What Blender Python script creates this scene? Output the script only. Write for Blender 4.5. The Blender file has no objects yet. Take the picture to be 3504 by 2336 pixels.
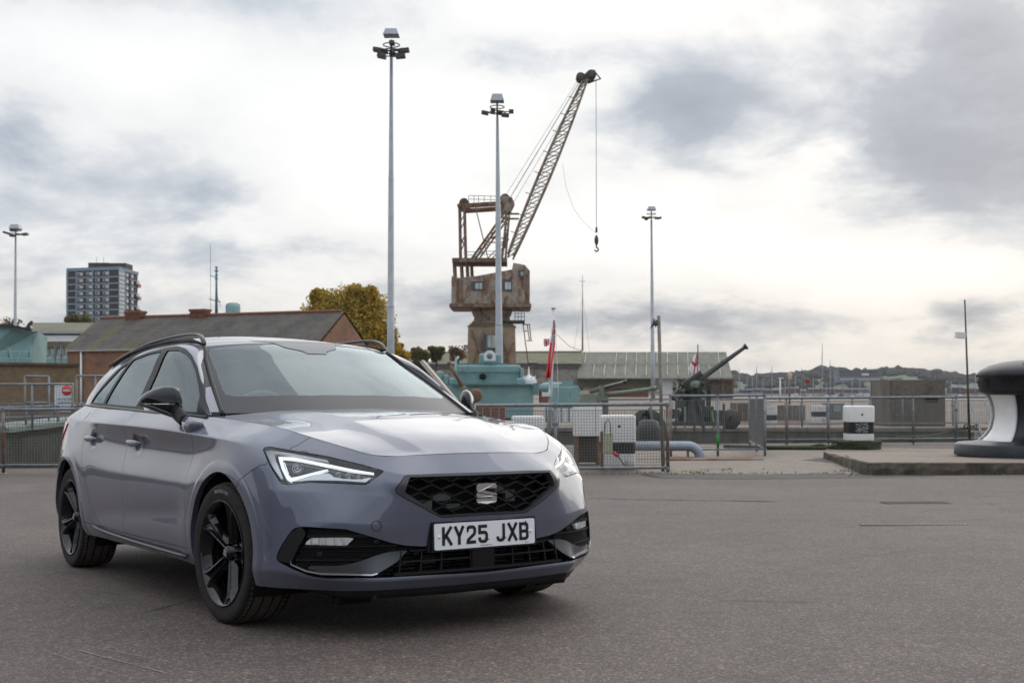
import bpy, bmesh, math, random
import numpy as np
from mathutils import Vector, Matrix
from mathutils.bvhtree import BVHTree
import mathutils.noise as mnoise
random.seed(7)
rad = math.radians
SC = bpy.context.scene
COL = SC.collection
# ---------------------------------------------------------------- camera
HC = 1.07                                    # eye height
cam_data = bpy.data.cameras.new('camera'); cam = bpy.data.objects.new('camera', cam_data); COL.objects.link(cam)
cam.location = (0, 0, HC); cam.rotation_euler = (rad(90), 0, 0)
cam_data.sensor_width = 36; cam_data.lens = 41.76; cam_data.shift_y = .0448
cam_data.clip_start = .1; cam_data.clip_end = 12000
cam_data.dof.use_dof = True; cam_data.dof.focus_distance = 6.6; cam_data.dof.aperture_fstop = 6.3
SC.camera = cam
SC.view_settings.view_transform = 'Standard'; SC.view_settings.look = 'None'
SC.view_settings.exposure = 0; SC.view_settings.gamma = 1; SC.view_settings.use_curve_mapping = False
SC.render.film_transparent = False
SC.cycles.use_denoising = True
SC.cycles.max_bounces = 6; SC.cycles.transparent_max_bounces = 16; SC.cycles.glossy_bounces = 4; SC.cycles.transmission_bounces = 4
SC.cycles.caustics_reflective = False; SC.cycles.caustics_refractive = False
SC.cycles.sample_clamp_indirect = 6
# ---------------------------------------------------------------- sky: overcast layer over a Nishita sky
SUN_EL, SUN_AZ = 30, 28                      # degrees; azimuth clockwise from +Y (behind the car, to the right)
wd = bpy.data.worlds.new('World'); SC.world = wd; wd.use_nodes = True
WN = wd.node_tree; WN.nodes.clear()
def wnode(t, **k):
    n = WN.nodes.new(t)
    for a, v in k.items(): setattr(n, a, v)
    return n
def wl(a, b): WN.links.new(a, b)
def wmath(op, a, b=None, clamp=False):
    n = wnode('ShaderNodeMath', operation=op); n.use_clamp = clamp
    for i, v in enumerate((a, b)):
        if v is None: continue
        if isinstance(v, (int, float)): n.inputs[i].default_value = v
        else: wl(v, n.inputs[i])
    return n.outputs[0]
def wramp(fac, stops):
    n = wnode('ShaderNodeValToRGB'); cr = n.color_ramp
    while len(cr.elements) > 1: cr.elements.remove(cr.elements[-1])
    for i, (p, c) in enumerate(stops):
        e = cr.elements[0] if i == 0 else cr.elements.new(p)
        e.position = p; e.color = (*c, 1) if len(c) == 3 else c
    wl(fac, n.inputs[0]); return n.outputs[0]
def wmix(f, a, b, mode='MIX'):
    n = wnode('ShaderNodeMix', data_type='RGBA', blend_type=mode)
    for i, v in ((0, f), (6, a), (7, b)):
        if isinstance(v, (int, float)): n.inputs[i].default_value = v
        elif isinstance(v, tuple): n.inputs[i].default_value = (*v, 1)
        else: wl(v, n.inputs[i])
    return n.outputs[2]
_tc = wnode('ShaderNodeTexCoord'); DIR = _tc.outputs['Generated']
_sp = wnode('ShaderNodeSeparateXYZ'); wl(DIR, _sp.inputs[0]); DX, DY, DZ = _sp.outputs
sky = wnode('ShaderNodeTexSky', sky_type='NISHITA'); sky.sun_disc = False
sky.sun_elevation = rad(SUN_EL); sky.sun_rotation = rad(SUN_AZ); sky.air_density = 1.6; sky.dust_density = 3
# cloud layer coordinates: a flat layer seen in perspective
_dz = wmath('ADD', wmath('MAXIMUM', DZ, 0.0), .30)
cx = wmath('DIVIDE', DX, _dz); cy = wmath('DIVIDE', DY, _dz)
_cb = wnode('ShaderNodeCombineXYZ'); wl(cx, _cb.inputs[0]); wl(cy, _cb.inputs[1]); LAYER = _cb.outputs[0]
def wnoise(scale, detail, rough, dist=0, off=(0, 0, 0), vec=None, sc=(1, 1, 1)):
    mp = wnode('ShaderNodeMapping'); wl(vec or LAYER, mp.inputs[0]); mp.inputs['Location'].default_value = off; mp.inputs['Scale'].default_value = sc
    n = wnode('ShaderNodeTexNoise'); wl(mp.outputs[0], n.inputs['Vector'])
    n.inputs['Scale'].default_value = scale; n.inputs['Detail'].default_value = detail; n.inputs['Roughness'].default_value = rough; n.inputs['Distortion'].default_value = dist
    return n.outputs['Fac']
n_big = wnoise(.62, 5, .55, .35, (3.1, 1.7, 0)); n_mid = wnoise(1.7, 7, .60, .3, (7.3, 2.2, 0)); n_fine = wnoise(5.5, 8, .62, .2, (1.3, 9.2, 0))
dens = wmath('ADD', wmath('ADD', wmath('MULTIPLY', n_big, .36), wmath('MULTIPLY', n_mid, .42)), wmath('MULTIPLY', n_fine, .22))
# heavier cloud banks seen in the photograph (direction, angular size, weight)
def blob(px, py, sx, sy, w):
    ax = (px*1.4898-1752)/4065; az = (1325-py*1.4898)/4065
    ux = wmath('DIVIDE', wmath('SUBTRACT', wmath('DIVIDE', DX, wmath('MAXIMUM', DY, .05)), ax), sx*1.4898/4065)
    uz = wmath('DIVIDE', wmath('SUBTRACT', wmath('DIVIDE', DZ, wmath('MAXIMUM', DY, .05)), az), sy*1.4898/4065)
    r2 = wmath('ADD', wmath('MULTIPLY', ux, ux), wmath('MULTIPLY', uz, uz))
    g = wmath('EXPONENT', wmath('MULTIPLY', r2, -1.0))
    return wmath('MULTIPLY', wmath('MULTIPLY', wmath('MULTIPLY', g, w*1.45), wmath('ADD', wmath('MULTIPLY', wmath('ADD', n_mid, wmath('MULTIPLY', n_fine, .6)), 2.2), -.75)), wmath('GREATER_THAN', DY, .06))
BLOBS = [(2230, 330, 330, 150, .20), (2250, 120, 250, 130, .13), (1590, 260, 150, 90, .13), (470, 460, 110, 60, .09), (20, 330, 90, 120, .07), (1150, 130, 220, 60, .05),
         (560, 580, 260, 50, .06), (1560, 730, 330, 45, .14), (2240, 720, 140, 45, .10), (1000, 680, 330, 60, .05),
         (820, 330, 330, 200, -.08), (1500, 560, 380, 90, -.08), (300, 150, 400, 130, -.07), (1350, 40, 300, 60, -.06), (2050, 620, 300, 60, -.08)]
for b in BLOBS: dens = wmath('ADD', dens, blob(*b))
cloud = wramp(dens, [(.41, (1.0, 1.0, 1.0)), (.50, (.88, .887, .895)), (.565, (.62, .66, .72)), (.65, (.39, .445, .535)), (.80, (.30, .35, .44))])
elev = wmath('MAXIMUM', DZ, 0.0)
glow = wramp(elev, [(0, (1.0, .945, .84)), (.045, (1.0, .97, .92)), (.11, (1, 1, 1))])
cloud = wmix(1.0, cloud, glow, 'MULTIPLY')
lift = wramp(elev, [(0, (.50, .50, .50)), (.30, (.53, .53, .53)), (.60, (.82, .83, .84)), (1.0, (1., 1., 1.))])
cloud = wmix(1.0, cloud, lift, 'MULTIPLY')
# the sky is brighter on the side of the hidden sun
fwd = wmath('ADD', wmath('MULTIPLY', DY, math.cos(rad(SUN_AZ))), wmath('MULTIPLY', DX, math.sin(rad(SUN_AZ))))
cloud = wmix(1.0, cloud, wramp(wmath('ADD', wmath('MULTIPLY', fwd, .5), .5), [(0, (.70, .73, .79)), (.45, (.78, .80, .84)), (.85, (1, 1, 1))]), 'MULTIPLY')
# scaled up by 1/strength so that the Background strength stays in the daylight range
SKYS = .10
cl = wnode('ShaderNodeVectorMath', operation='SCALE'); wl(cloud, cl.inputs[0]); cl.inputs['Scale'].default_value = 2.02/SKYS
full = wmix(.93, sky.outputs[0], cl.outputs[0])
bg = wnode('ShaderNodeBackground'); wl(full, bg.inputs[0]); bg.inputs[1].default_value = SKYS
wo = wnode('ShaderNodeOutputWorld'); wl(bg.outputs[0], wo.inputs[0])
# ---------------------------------------------------------------- sun through cloud
sun_d = bpy.data.lights.new('sun', 'SUN'); sun_d.energy = .8; sun_d.angle = rad(64); sun_d.color = (1, .955, .88)
sun = bpy.data.objects.new('sun', sun_d); COL.objects.link(sun)
_a, _e = rad(SUN_AZ), rad(SUN_EL)
sun_dir = Vector((math.sin(_a)*math.cos(_e), math.cos(_a)*math.cos(_e), math.sin(_e)))
sun.rotation_euler = (-sun_dir).to_track_quat('-Z', 'Y').to_euler()
sun.location = (20, 20, 60)

# ---------------------------------------------------------------- materials
class NB:
    def __init__(s, name):
        s.m = bpy.data.materials.new(name); s.m.use_nodes = True; s.t = s.m.node_tree; s.t.nodes.clear()
        s.out = s.t.nodes.new('ShaderNodeOutputMaterial'); s.p = s.t.nodes.new('ShaderNodeBsdfPrincipled'); s.l(s.p.outputs[0], s.out.inputs[0])
    def n(s, t, **k):
        x = s.t.nodes.new(t)
        for a, v in k.items(): setattr(x, a, v)
        return x
    def l(s, a, b): s.t.links.new(a, b)
    def put(s, sock, v):
        if isinstance(v, (int, float)): sock.default_value = v
        elif isinstance(v, tuple): sock.default_value = (*v, 1) if len(v) == 3 and sock.type == 'RGBA' else v
        else: s.l(v, sock)
    def coord(s, which='Object', scale=(1, 1, 1), rot=(0, 0, 0), loc=(0, 0, 0)):
        if which == 'World': g = s.n('ShaderNodeNewGeometry').outputs['Position']
        else: g = s.n('ShaderNodeTexCoord').outputs[which]
        mp = s.n('ShaderNodeMapping'); s.l(g, mp.inputs[0]); mp.inputs['Scale'].default_value = scale; mp.inputs['Rotation'].default_value = rot; mp.inputs['Location'].default_value = loc
        return mp.outputs[0]
    def noise(s, vec, scale, detail=4, rough=.55, dist=0):
        x = s.n('ShaderNodeTexNoise'); s.l(vec, x.inputs['Vector'])
        for k, v in (('Scale', scale), ('Detail', detail), ('Roughness', rough), ('Distortion', dist)): x.inputs[k].default_value = v
        return x.outputs['Fac']
    def voro(s, vec, scale, feature='F1', out='Distance'):
        x = s.n('ShaderNodeTexVoronoi', feature=feature); s.l(vec, x.inputs['Vector']); x.inputs['Scale'].default_value = scale; return x.outputs[out]
    def ramp(s, fac, stops, interp='LINEAR'):
        x = s.n('ShaderNodeValToRGB'); cr = x.color_ramp; cr.interpolation = interp
        while len(cr.elements) > 1: cr.elements.remove(cr.elements[-1])
        for i, (p, c) in enumerate(stops):
            if isinstance(c, (int, float)): c = (c, c, c)
            e = cr.elements[0] if i == 0 else cr.elements.new(p)
            e.position = p; e.color = (*c, 1)
        s.l(fac, x.inputs[0]); return x.outputs[0]
    def mix(s, f, a, b, mode='MIX'):
        x = s.n('ShaderNodeMix', data_type='RGBA', blend_type=mode)
        s.put(x.inputs[0], f); s.put(x.inputs[6], a); s.put(x.inputs[7], b); return x.outputs[2]
    def math(s, op, a, b=None, clamp=False):
        x = s.n('ShaderNodeMath', operation=op); x.use_clamp = clamp
        s.put(x.inputs[0], a)
        if b is not None: s.put(x.inputs[1], b)
        return x.outputs[0]
    def bump(s, h, strength=.5, dist=.01):
        x = s.n('ShaderNodeBump'); s.l(h, x.inputs['Height']); x.inputs['Strength'].default_value = strength; x.inputs['Distance'].default_value = dist
        s.l(x.outputs[0], s.p.inputs['Normal']); return x
    def set(s, **k):
        names = dict(color='Base Color', rough='Roughness', metal='Metallic', coat='Coat Weight', coatr='Coat Roughness', ior='IOR', spec='Specular IOR Level',
                     trans='Transmission Weight', emis='Emission Color', emiss='Emission Strength', alpha='Alpha', sheen='Sheen Weight')
        for a, v in k.items(): s.put(s.p.inputs[names[a]], v)
        return s
MAT = {}
def plain(name, color, rough=.5, metal=0., coat=0., spec=.5, var=0., vs=6., bump=0., bs=60., rust=0., rust_scale=3.):
    b = NB(name); c = b.coord('Object')
    col = color
    if var:
        f = b.noise(c, vs, 5, .6)
        lo = tuple(x*(1-var) for x in color); hi = tuple(min(1, x*(1+var)) for x in color)
        col = b.ramp(f, [(.3, lo), (.7, hi)])
    if rust:
        f2 = b.noise(b.coord('Object', scale=(1, 1, .38)), rust_scale, 8, .72, .5); m = b.ramp(f2, [(.60-rust*.25, 0.), (.66-rust*.25+.03, 1.)])
        rc = b.ramp(b.noise(c, rust_scale*4, 5, .6), [(.3, (.09, .038, .018)), (.7, (.22, .095, .04))])
        col = b.mix(m, col if not isinstance(col, tuple) else col, rc)
    b.set(color=col, rough=rough, metal=metal, coat=coat, coatr=.03, spec=spec)
    if bump: b.bump(b.noise(c, bs, 4, .6), bump, .004)
    MAT[name] = b.m; return b.m

# ---------------------------------------------------------------- mesh helpers
def lk(name, mesh, mat=None, parent=None):
    o = bpy.data.objects.new(name, mesh); COL.objects.link(o)
    if mat is not None and not mesh.materials:
        for m in (mat if isinstance(mat, (list, tuple)) else [mat]): mesh.materials.append(m)
    if parent is not None: o.parent = parent
    return o
def tag(o, label, cat, group=None, kind=None):
    if label: o['label'] = label
    if cat: o['category'] = cat
    if group: o['group'] = group
    if kind: o['kind'] = kind
    return o
def thing(name, label, cat, loc=(0, 0, 0), rz=0., group=None):
    o = bpy.data.objects.new(name, None); COL.objects.link(o); o.empty_display_size = .2
    o.location = loc; o.rotation_euler = (0, 0, rz); return tag(o, label, cat, group)
def copy_tree(o, parent=None):
    c = o.copy(); COL.objects.link(c); c.parent = parent
    for ch in list(o.children): copy_tree(ch, c)
    return c
class MB:
    """collects verts / faces for one mesh object"""
    def __init__(s): s.v = []; s.f = []; s.mi = []; s.sm = []
    def add(s, vs, fs, mi=0, sm=False):
        b = len(s.v); s.v += [tuple(v) for v in vs]; s.f += [tuple(i+b for i in f) for f in fs]; s.mi += [mi]*len(fs); s.sm += [sm]*len(fs); return s
    def box(s, c, d, mi=0, rz=0., rot=None):
        x, y, z = (k/2 for k in d)
        vs = [(-x,-y,-z),(x,-y,-z),(x,y,-z),(-x,y,-z),(-x,-y,z),(x,-y,z),(x,y,z),(-x,y,z)]
        R_ = rot if rot is not None else Matrix.Rotation(rz, 3, 'Z')
        vs = [R_@Vector(v)+Vector(c) for v in vs]
        return s.add(vs, [(0,3,2,1),(4,5,6,7),(0,1,5,4),(1,2,6,5),(2,3,7,6),(3,0,4,7)], mi)
    def bar(s, a, b, w, h=None, mi=0, up=(0, 0, 1)):
        a, b = Vector(a), Vector(b); d = b-a; L = d.length
        if L < 1e-6: return s
        d.normalize(); u = Vector(up)
        if abs(d.dot(u)) > .98: u = Vector((1, 0, 0))
        r = d.cross(u).normalized(); u = r.cross(d)
        h = h or w; vs = []
        for p in (a, b):
            for sx, sz in ((-1,-1),(1,-1),(1,1),(-1,1)): vs.append(p+r*sx*w/2+u*sz*h/2)
        return s.add(vs, [(0,1,2,3),(7,6,5,4),(0,4,5,1),(1,5,6,2),(2,6,7,3),(3,7,4,0)], mi)
    def tube(s, pts, r, n=8, mi=0, cap=True, sm=True, radii=None):
        pts = [Vector(p) for p in pts]; vs = []; fs = []
        u = None
        for i, p in enumerate(pts):
            d = (pts[min(i+1, len(pts)-1)]-pts[max(i-1, 0)]).normalized()
            if u is None:
                u = Vector((0, 0, 1)) if abs(d.z) < .9 else Vector((1, 0, 0))
            u = (u-d*u.dot(d)).normalized(); w = d.cross(u)
            rr = radii[i] if radii else r
            for k in range(n):
                a = 2*math.pi*k/n; vs.append(p+(u*math.cos(a)+w*math.sin(a))*rr)
        for i in range(len(pts)-1):
            for k in range(n):
                k2 = (k+1) % n; fs.append((i*n+k, i*n+k2, (i+1)*n+k2, (i+1)*n+k))
        s.add(vs, fs, mi, sm)
        if cap:
            b = len(s.v)-len(vs)
            s.f.append(tuple(b+k for k in reversed(range(n)))); s.f.append(tuple(b+(len(pts)-1)*n+k for k in range(n))); s.mi += [mi]*2; s.sm += [False]*2
        return s
    def lathe(s, prof, n=24, c=(0, 0, 0), axis='Z', mi=0, sm=True, a0=0., a1=2*math.pi, close=True):
        vs = []; fs = []; c = Vector(c); full = abs(a1-a0-2*math.pi) < 1e-6; m = n if full else n+1
        for k in range(m):
            a = a0+(a1-a0)*k/n; ca, sa = math.cos(a), math.sin(a)
            for r, h in prof:
                v = {'Z': (r*ca, r*sa, h), 'Y': (r*ca, h, r*sa), 'X': (h, r*ca, r*sa)}[axis]
                vs.append(Vector(v)+c)
        p = len(prof)
        for k in range(n):
            k2 = (k+1) % m
            for i in range(p-1):
                f = (k*p+i, k2*p+i, k2*p+i+1, k*p+i+1); fs.append(f if axis != 'Y' else f[::-1])
        return s.add(vs, fs, mi, sm)
    def prism(s, poly, z0, z1, mi=0, plane='XY'):
        n = len(poly)
        def P(a, b, h): return {'XY': (a, b, h), 'XZ': (a, h, b), 'YZ': (h, a, b)}[plane]
        vs = [P(a, b, z0) for a, b in poly]+[P(a, b, z1) for a, b in poly]
        fs = [tuple(reversed(range(n))), tuple(range(n, 2*n))]+[(i, (i+1) % n, n+(i+1) % n, n+i) for i in range(n)]
        return s.add(vs, fs, mi)
    def mesh(s, name):
        me = bpy.data.meshes.new(name); me.from_pydata(s.v, [], s.f)
        me.polygons.foreach_set('material_index', s.mi); me.polygons.foreach_set('use_smooth', s.sm); me.update(); return me
    def build(s, name, mat, parent=None, fix=True, loc=None):
        me = s.mesh(name)
        if fix:
            bm = bmesh.new(); bm.from_mesh(me); bmesh.ops.recalc_face_normals(bm, faces=bm.faces); bm.to_mesh(me); bm.free()
        o = lk(name, me, mat, parent)
        if loc is not None: o.location = loc
        return o

# ---------------------------------------------------------------- car body surfaces (car coords: x forward from front axle, y left, z up)
def herm(P, crease, ns):
    """P (n, m, 3) key points along axis 0; cubic Hermite, chord-length; crease (n,) or (n,m) 0..1; ns samples per span"""
    P = np.asarray(P, float); n = len(P)
    cr = np.zeros((n, P.shape[1])) if crease is None else np.asarray(crease, float)
    if cr.ndim == 1: cr = cr[:, None]*np.ones((1, P.shape[1]))
    d = np.diff(P, axis=0); L = np.maximum(np.linalg.norm(d, axis=2), 1e-6)[..., None]
    s = d/L
    ml = np.zeros_like(P); mr = np.zeros_like(P)
    for i in range(n):
        if i == 0: c = s[0]; a = b = c
        elif i == n-1: c = s[-1]; a = b = c
        else:
            c = (s[i-1]*L[i]+s[i]*L[i-1])/(L[i]+L[i-1]); a = s[i-1]; b = s[i]
        k = cr[i][:, None]
        ml[i] = c*(1-k)+a*k; mr[i] = c*(1-k)+b*k
    out = []; seg = []
    for i in range(n-1):
        for t in np.linspace(0, 1, ns[i], endpoint=False):
            h00 = 2*t**3-3*t**2+1; h10 = t**3-2*t**2+t; h01 = -2*t**3+3*t**2; h11 = t**3-t**2
            out.append(h00*P[i]+h10*L[i]*mr[i]+h01*P[i+1]+h11*L[i]*ml[i+1]); seg.append(i+t)
    out.append(P[-1]); seg.append(n-1.)
    return np.array(out), np.array(seg)

def rowcurve(keys, cols, mirror_end=False):
    """keys: list of (col, x, y, z); sample at cols with non-uniform Catmull-Rom in col"""
    K = np.array(keys, float)
    if mirror_end:
        g = K[-2].copy(); g[0] = 2*K[-1, 0]-g[0]; g[2] *= -1; K = np.vstack([K, g])
    t = K[:, 0]; P = K[:, 1:]
    m = np.zeros_like(P); dt = np.diff(t); s = np.diff(P, axis=0)/dt[:, None]
    m[0] = s[0]; m[-1] = s[-1]
    for i in range(1, len(t)-1): m[i] = (s[i-1]*dt[i]+s[i]*dt[i-1])/(dt[i]+dt[i-1])
    cols = np.asarray(cols, float); j = np.clip(np.searchsorted(t, cols, side='right')-1, 0, len(t)-2)
    h = dt[j]; u = ((cols-t[j])/h)[:, None]; h = h[:, None]
    return (2*u**3-3*u**2+1)*P[j]+(u**3-2*u**2+u)*h*m[j]+(-2*u**3+3*u**2)*P[j+1]+(u**3-u**2)*h*m[j+1]

R0 = [(0,-3.62,.45,1.02),(1,-3.35,.58,1.035),(2,-2.95,.69,1.04),(3,-2.65,.733,1.031),(4,-2.3,.757,1.02),(5,-1.75,.786,.997),(6,-1.15,.80,.972),
      (7,-.58,.796,.946),(7.4,-.30,.768,.932),(8,-.017,.717,.907),(8.7,.183,.702,.889),(9.3,.318,.679,.869),(10,.437,.631,.84),(10.8,.535,.574,.811),
      (11.4,.607,.519,.787),(12,.655,.475,.768),(12.5,.70,.40,.758),(13.1,.727,.31,.7605),(14,.752,.19,.7635),(15,.762,0,.7655)]
R1 = [(0,-3.70,.50,.97),(1,-3.42,.66,.965),(2,-3.108,.77,.955),(3,-2.75,.812,.94),(4,-2.35,.845,.926),(5,-1.75,.879,.910),(6,-1.1,.887,.889),
      (7,-.5,.882,.862),(8,0,.867,.832),(8.7,.2,.845,.812),(9.3,.334,.808,.790),(10,.442,.727,.782),(10.8,.57,.624,.762),(11.4,.640,.560,.738),
      (12,.690,.508,.719),(12.6,.755,.443,.697),(13.1,.815,.38,.681),(14,.832,.2,.681),(15,.840,0,.681)]
R2 = [(0,-3.72,.52,.82),(1,-3.47,.69,.82),(2,-3.1,.803,.82),(3,-2.72,.855,.82),(4,-2.3,.862,.83),(5,-1.7,.857,.825),(6,-1.1,.859,.81),(7,-.5,.860,.79),
      (8,0,.872,.762),(8.7,.22,.862,.742),(9.3,.41,.817,.72),(10,.50,.735,.715),(10.8,.605,.645,.71),(11.4,.665,.585,.695),(12,.71,.53,.682),
      (12.6,.765,.462,.664),(13.1,.822,.405,.645),(14,.852,.2,.645),(15,.860,0,.645)]
R3 = [(0,-3.74,.53,.66),(1,-3.5,.70,.66),(2,-3.12,.822,.66),(3,-2.686,.886,.66),(4,-2.3,.885,.65),(5,-1.7,.884,.63),(6,-1.1,.885,.62),(7,-.5,.885,.61),
      (8,0,.889,.62),(8.7,.22,.880,.612),(9.3,.43,.838,.618),(10,.545,.775,.618),(10.8,.645,.67,.612),(11.4,.70,.595,.606),(12,.745,.53,.60),
      (12.6,.79,.46,.594),(13.1,.824,.40,.588),(14,.854,.2,.585),(15,.861,0,.585)]
R4 = [(0,-3.75,.54,.50),(1,-3.52,.71,.5),(2,-3.14,.832,.5),(3,-2.686,.890,.5),(4,-2.3,.886,.48),(5,-1.7,.886,.475),(6,-1.1,.886,.47),(7,-.5,.886,.47),
      (8,0,.890,.48),(8.7,.22,.882,.48),(9.3,.43,.850,.48),(10,.555,.788,.478),(10.8,.665,.705,.488),(11.4,.725,.63,.486),(12,.765,.552,.479),
      (12.6,.797,.48,.472),(13.1,.82,.40,.47),(14,.845,.2,.47),(15,.852,0,.47)]
R5 = [(0,-3.74,.54,.38),(1,-3.51,.71,.38),(2,-3.13,.832,.38),(3,-2.686,.888,.38),(4,-2.3,.882,.37),(5,-1.7,.880,.36),(6,-1.1,.880,.355),(7,-.5,.882,.355),
      (8,0,.888,.36),(8.7,.22,.883,.36),(9.3,.42,.858,.36),(10,.535,.81,.37),(10.8,.64,.735,.372),(11.4,.705,.65,.37),(12,.755,.56,.365),
      (12.6,.79,.475,.362),(13.1,.81,.4,.36),(14,.835,.2,.36),(15,.842,0,.36)]
R6 = [(0,-3.70,.53,.30),(1,-3.47,.70,.30),(2,-3.10,.82,.30),(3,-2.686,.878,.30),(4,-2.3,.866,.292),(5,-1.7,.868,.285),(6,-1.1,.868,.282),(7,-.5,.870,.280),
      (8,0,.876,.28),(8.7,.22,.878,.28),(9.3,.41,.864,.28),(10,.53,.82,.285),(10.8,.634,.735,.262),(11.4,.70,.645,.25),(12,.76,.565,.247),
      (12.6,.812,.505,.247),(13.1,.832,.40,.245),(14,.846,.2,.243),(15,.85,0,.242)]
R7 = [(0,-3.60,.50,.25),(1,-3.38,.66,.25),(2,-3.02,.79,.25),(3,-2.686,.855,.24),(4,-2.3,.838,.235),(5,-1.7,.836,.232),(6,-1.1,.836,.230),(7,-.5,.838,.227),
      (8,0,.842,.222),(8.7,.22,.852,.216),(9.3,.40,.842,.212),(10,.505,.795,.21),(10.8,.60,.705,.205),(11.4,.665,.625,.20),(12,.73,.55,.20),
      (12.6,.785,.495,.204),(13.1,.80,.40,.203),(14,.812,.2,.20),(15,.815,0,.20)]
ROWS = [R0, R1, R2, R3, R4, R5, R6, R7]

def sstep(a, b, x):
    t = np.clip((x-a)/(b-a), 0, 1); return t*t*(3-2*t)

ARCH = [(0.015, .322, .362), (-2.686, .322, .362)]
HANDLES = [(-1.285, .800, .088, .060), (-2.13, .818, .082, .058)]
def lower_grid():
    cols = np.concatenate([np.linspace(0, 2, 22, endpoint=False), np.linspace(2, 8, 235, endpoint=False), np.linspace(8, 9.3, 44, endpoint=False), np.linspace(9.3, 15, 120)])
    K = np.array([rowcurve(r, cols, True) for r in ROWS])            # rows, cols, 3
    def cf(pts): return np.interp(cols, [p[0] for p in pts], [p[1] for p in pts])
    cr = np.zeros(K.shape[:2])
    cr[1] = cf([(0,.3),(1.5,.9),(3,.55),(4.2,.85),(8.0,.8),(8.8,.3),(9.4,.5),(12.4,.9),(15,.95)])
    cr[3] = cf([(8.9,0),(9.8,.5),(12.3,.5),(12.9,0)])
    cr[4] = cf([(9.8,0),(10.8,.8),(12.4,.7),(13,.2)])
    cr[6] = cf([(3.5,.2),(8,.2),(9,.3),(10.4,.85),(15,.9)])
    G, seg = herm(K, cr, [14, 14, 22, 18, 12, 10, 8])                 # v, u, 3
    P = G.transpose(1, 0, 2).copy()                                   # u, v, 3
    # outward normals of the undisplaced surface
    N = grid_normals(P)
    x, z = P[..., 0], P[..., 2]
    amp = np.zeros(x.shape)
    for cx, cz, r in ARCH:
        d = np.hypot(x-cx, z-cz)
        amp += .007*(1-sstep(r+.045, r+.060, d))*(z < .75)*sstep(.75, .70, z) * (abs(x-cx) < .46)
        amp += .006*np.exp(-((d-(r+.10))/.10)**2)*(z < .9)*sstep(.83, .72, z)
    for hx, hz, rx, rz in HANDLES:
        d = np.hypot((x-hx)/rx, (z-hz)/rz)
        amp += -.021*(1-sstep(.15, 1.0, d)) + .001*np.exp(-((d-1.08)/.12)**2)
    # sculpted lower doors
    w = sstep(-2.2, -1.9, x)*sstep(-.38, -.62, x)
    amp += -.010*np.exp(-((z-(.43+.05*(x+1.2)))/.055)**2)*w
    P = P+N*amp[..., None]
    return P

def grid_normals(P):
    du = np.gradient(P, axis=0); dv = np.gradient(P, axis=1)
    N = np.cross(du, dv); L = np.linalg.norm(N, axis=2, keepdims=True); N = N/np.maximum(L, 1e-9)
    # orient outward: away from (x*.0, 0, .5)
    c = P*np.array([1., 0, 0])+np.array([-.35, 0, .45]) ; c[..., 0] = np.clip(P[..., 0], -3.0, .15)
    s = np.sign(((P-c)*N).sum(2)); 
    return N*np.sign(np.median(s))

H1 = [(-.28,.445,.966),(.066,.381,.944),(.291,.35,.911),(.456,.305,.875),(.61,.259,.829),(.745,.215,.764)]
H0 = [(-.20,0,.975),(.10,0,.951),(.32,0,.918),(.48,0,.882),(.635,0,.835),(.762,0,.7655)]
def hood_grid():
    nu = 70
    def samp(K, n, mirror=False):
        K = np.array(K, float); s = np.concatenate([[0], np.cumsum(np.linalg.norm(np.diff(K, axis=0), axis=1))])
        kk = [(a, *p) for a, p in zip(s, K)]
        return rowcurve(kk, np.linspace(0, s[-1], n))
    e = rowcurve(R0, np.linspace(7.28, 12.3, 400), True)
    s = np.concatenate([[0], np.cumsum(np.linalg.norm(np.diff(e, axis=0), axis=1))])
    tt = np.linspace(0, s[-1], nu); edge = np.array([np.interp(tt, s, e[:, k]) for k in range(3)]).T
    c1 = samp(H1, nu); c0 = samp(H0, nu)
    u = np.linspace(0, 1, nu)[:, None]
    bulge = np.sin(np.pi*np.clip(u, 0, 1))**.6
    m1 = c0*.5+c1*.5+np.array([.012, 0, .001])*bulge; m1[:, 0] += .008*u[:, 0]
    m2 = c1*.62+edge*.38+np.array([0, 0, -.0125])*bulge
    m3 = c1*.30+edge*.70+np.array([0, 0, -.0065])*bulge+np.array([.0, 0, 0])
    K = np.array([c0, m1, c1, m2, m3, edge])
    # fix the front edge so it lies on the shutline curve
    fr = rowcurve(R0, np.linspace(12.3, 15, 200), True)[::-1]
    for r, y in ((1, K[1, -1, 1]), (2, K[2, -1, 1]), (3, K[3, -1, 1]), (4, K[4, -1, 1])):
        t = np.array([np.interp(y, fr[:, 1], fr[:, k]) for k in range(3)])
        K[r] += (t-K[r, -1])*np.linspace(0, 1, nu)[:, None]**3
    cr = np.zeros(K.shape[:2]); cr[2] = .75*sstep(-.05, .35, np.linspace(0, 1, nu))+.0
    G, _ = herm(K, cr, [10, 8, 8, 8, 10])
    # mirrored tangent at the centre: flatten
    return G.transpose(1, 0, 2).copy()

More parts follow.
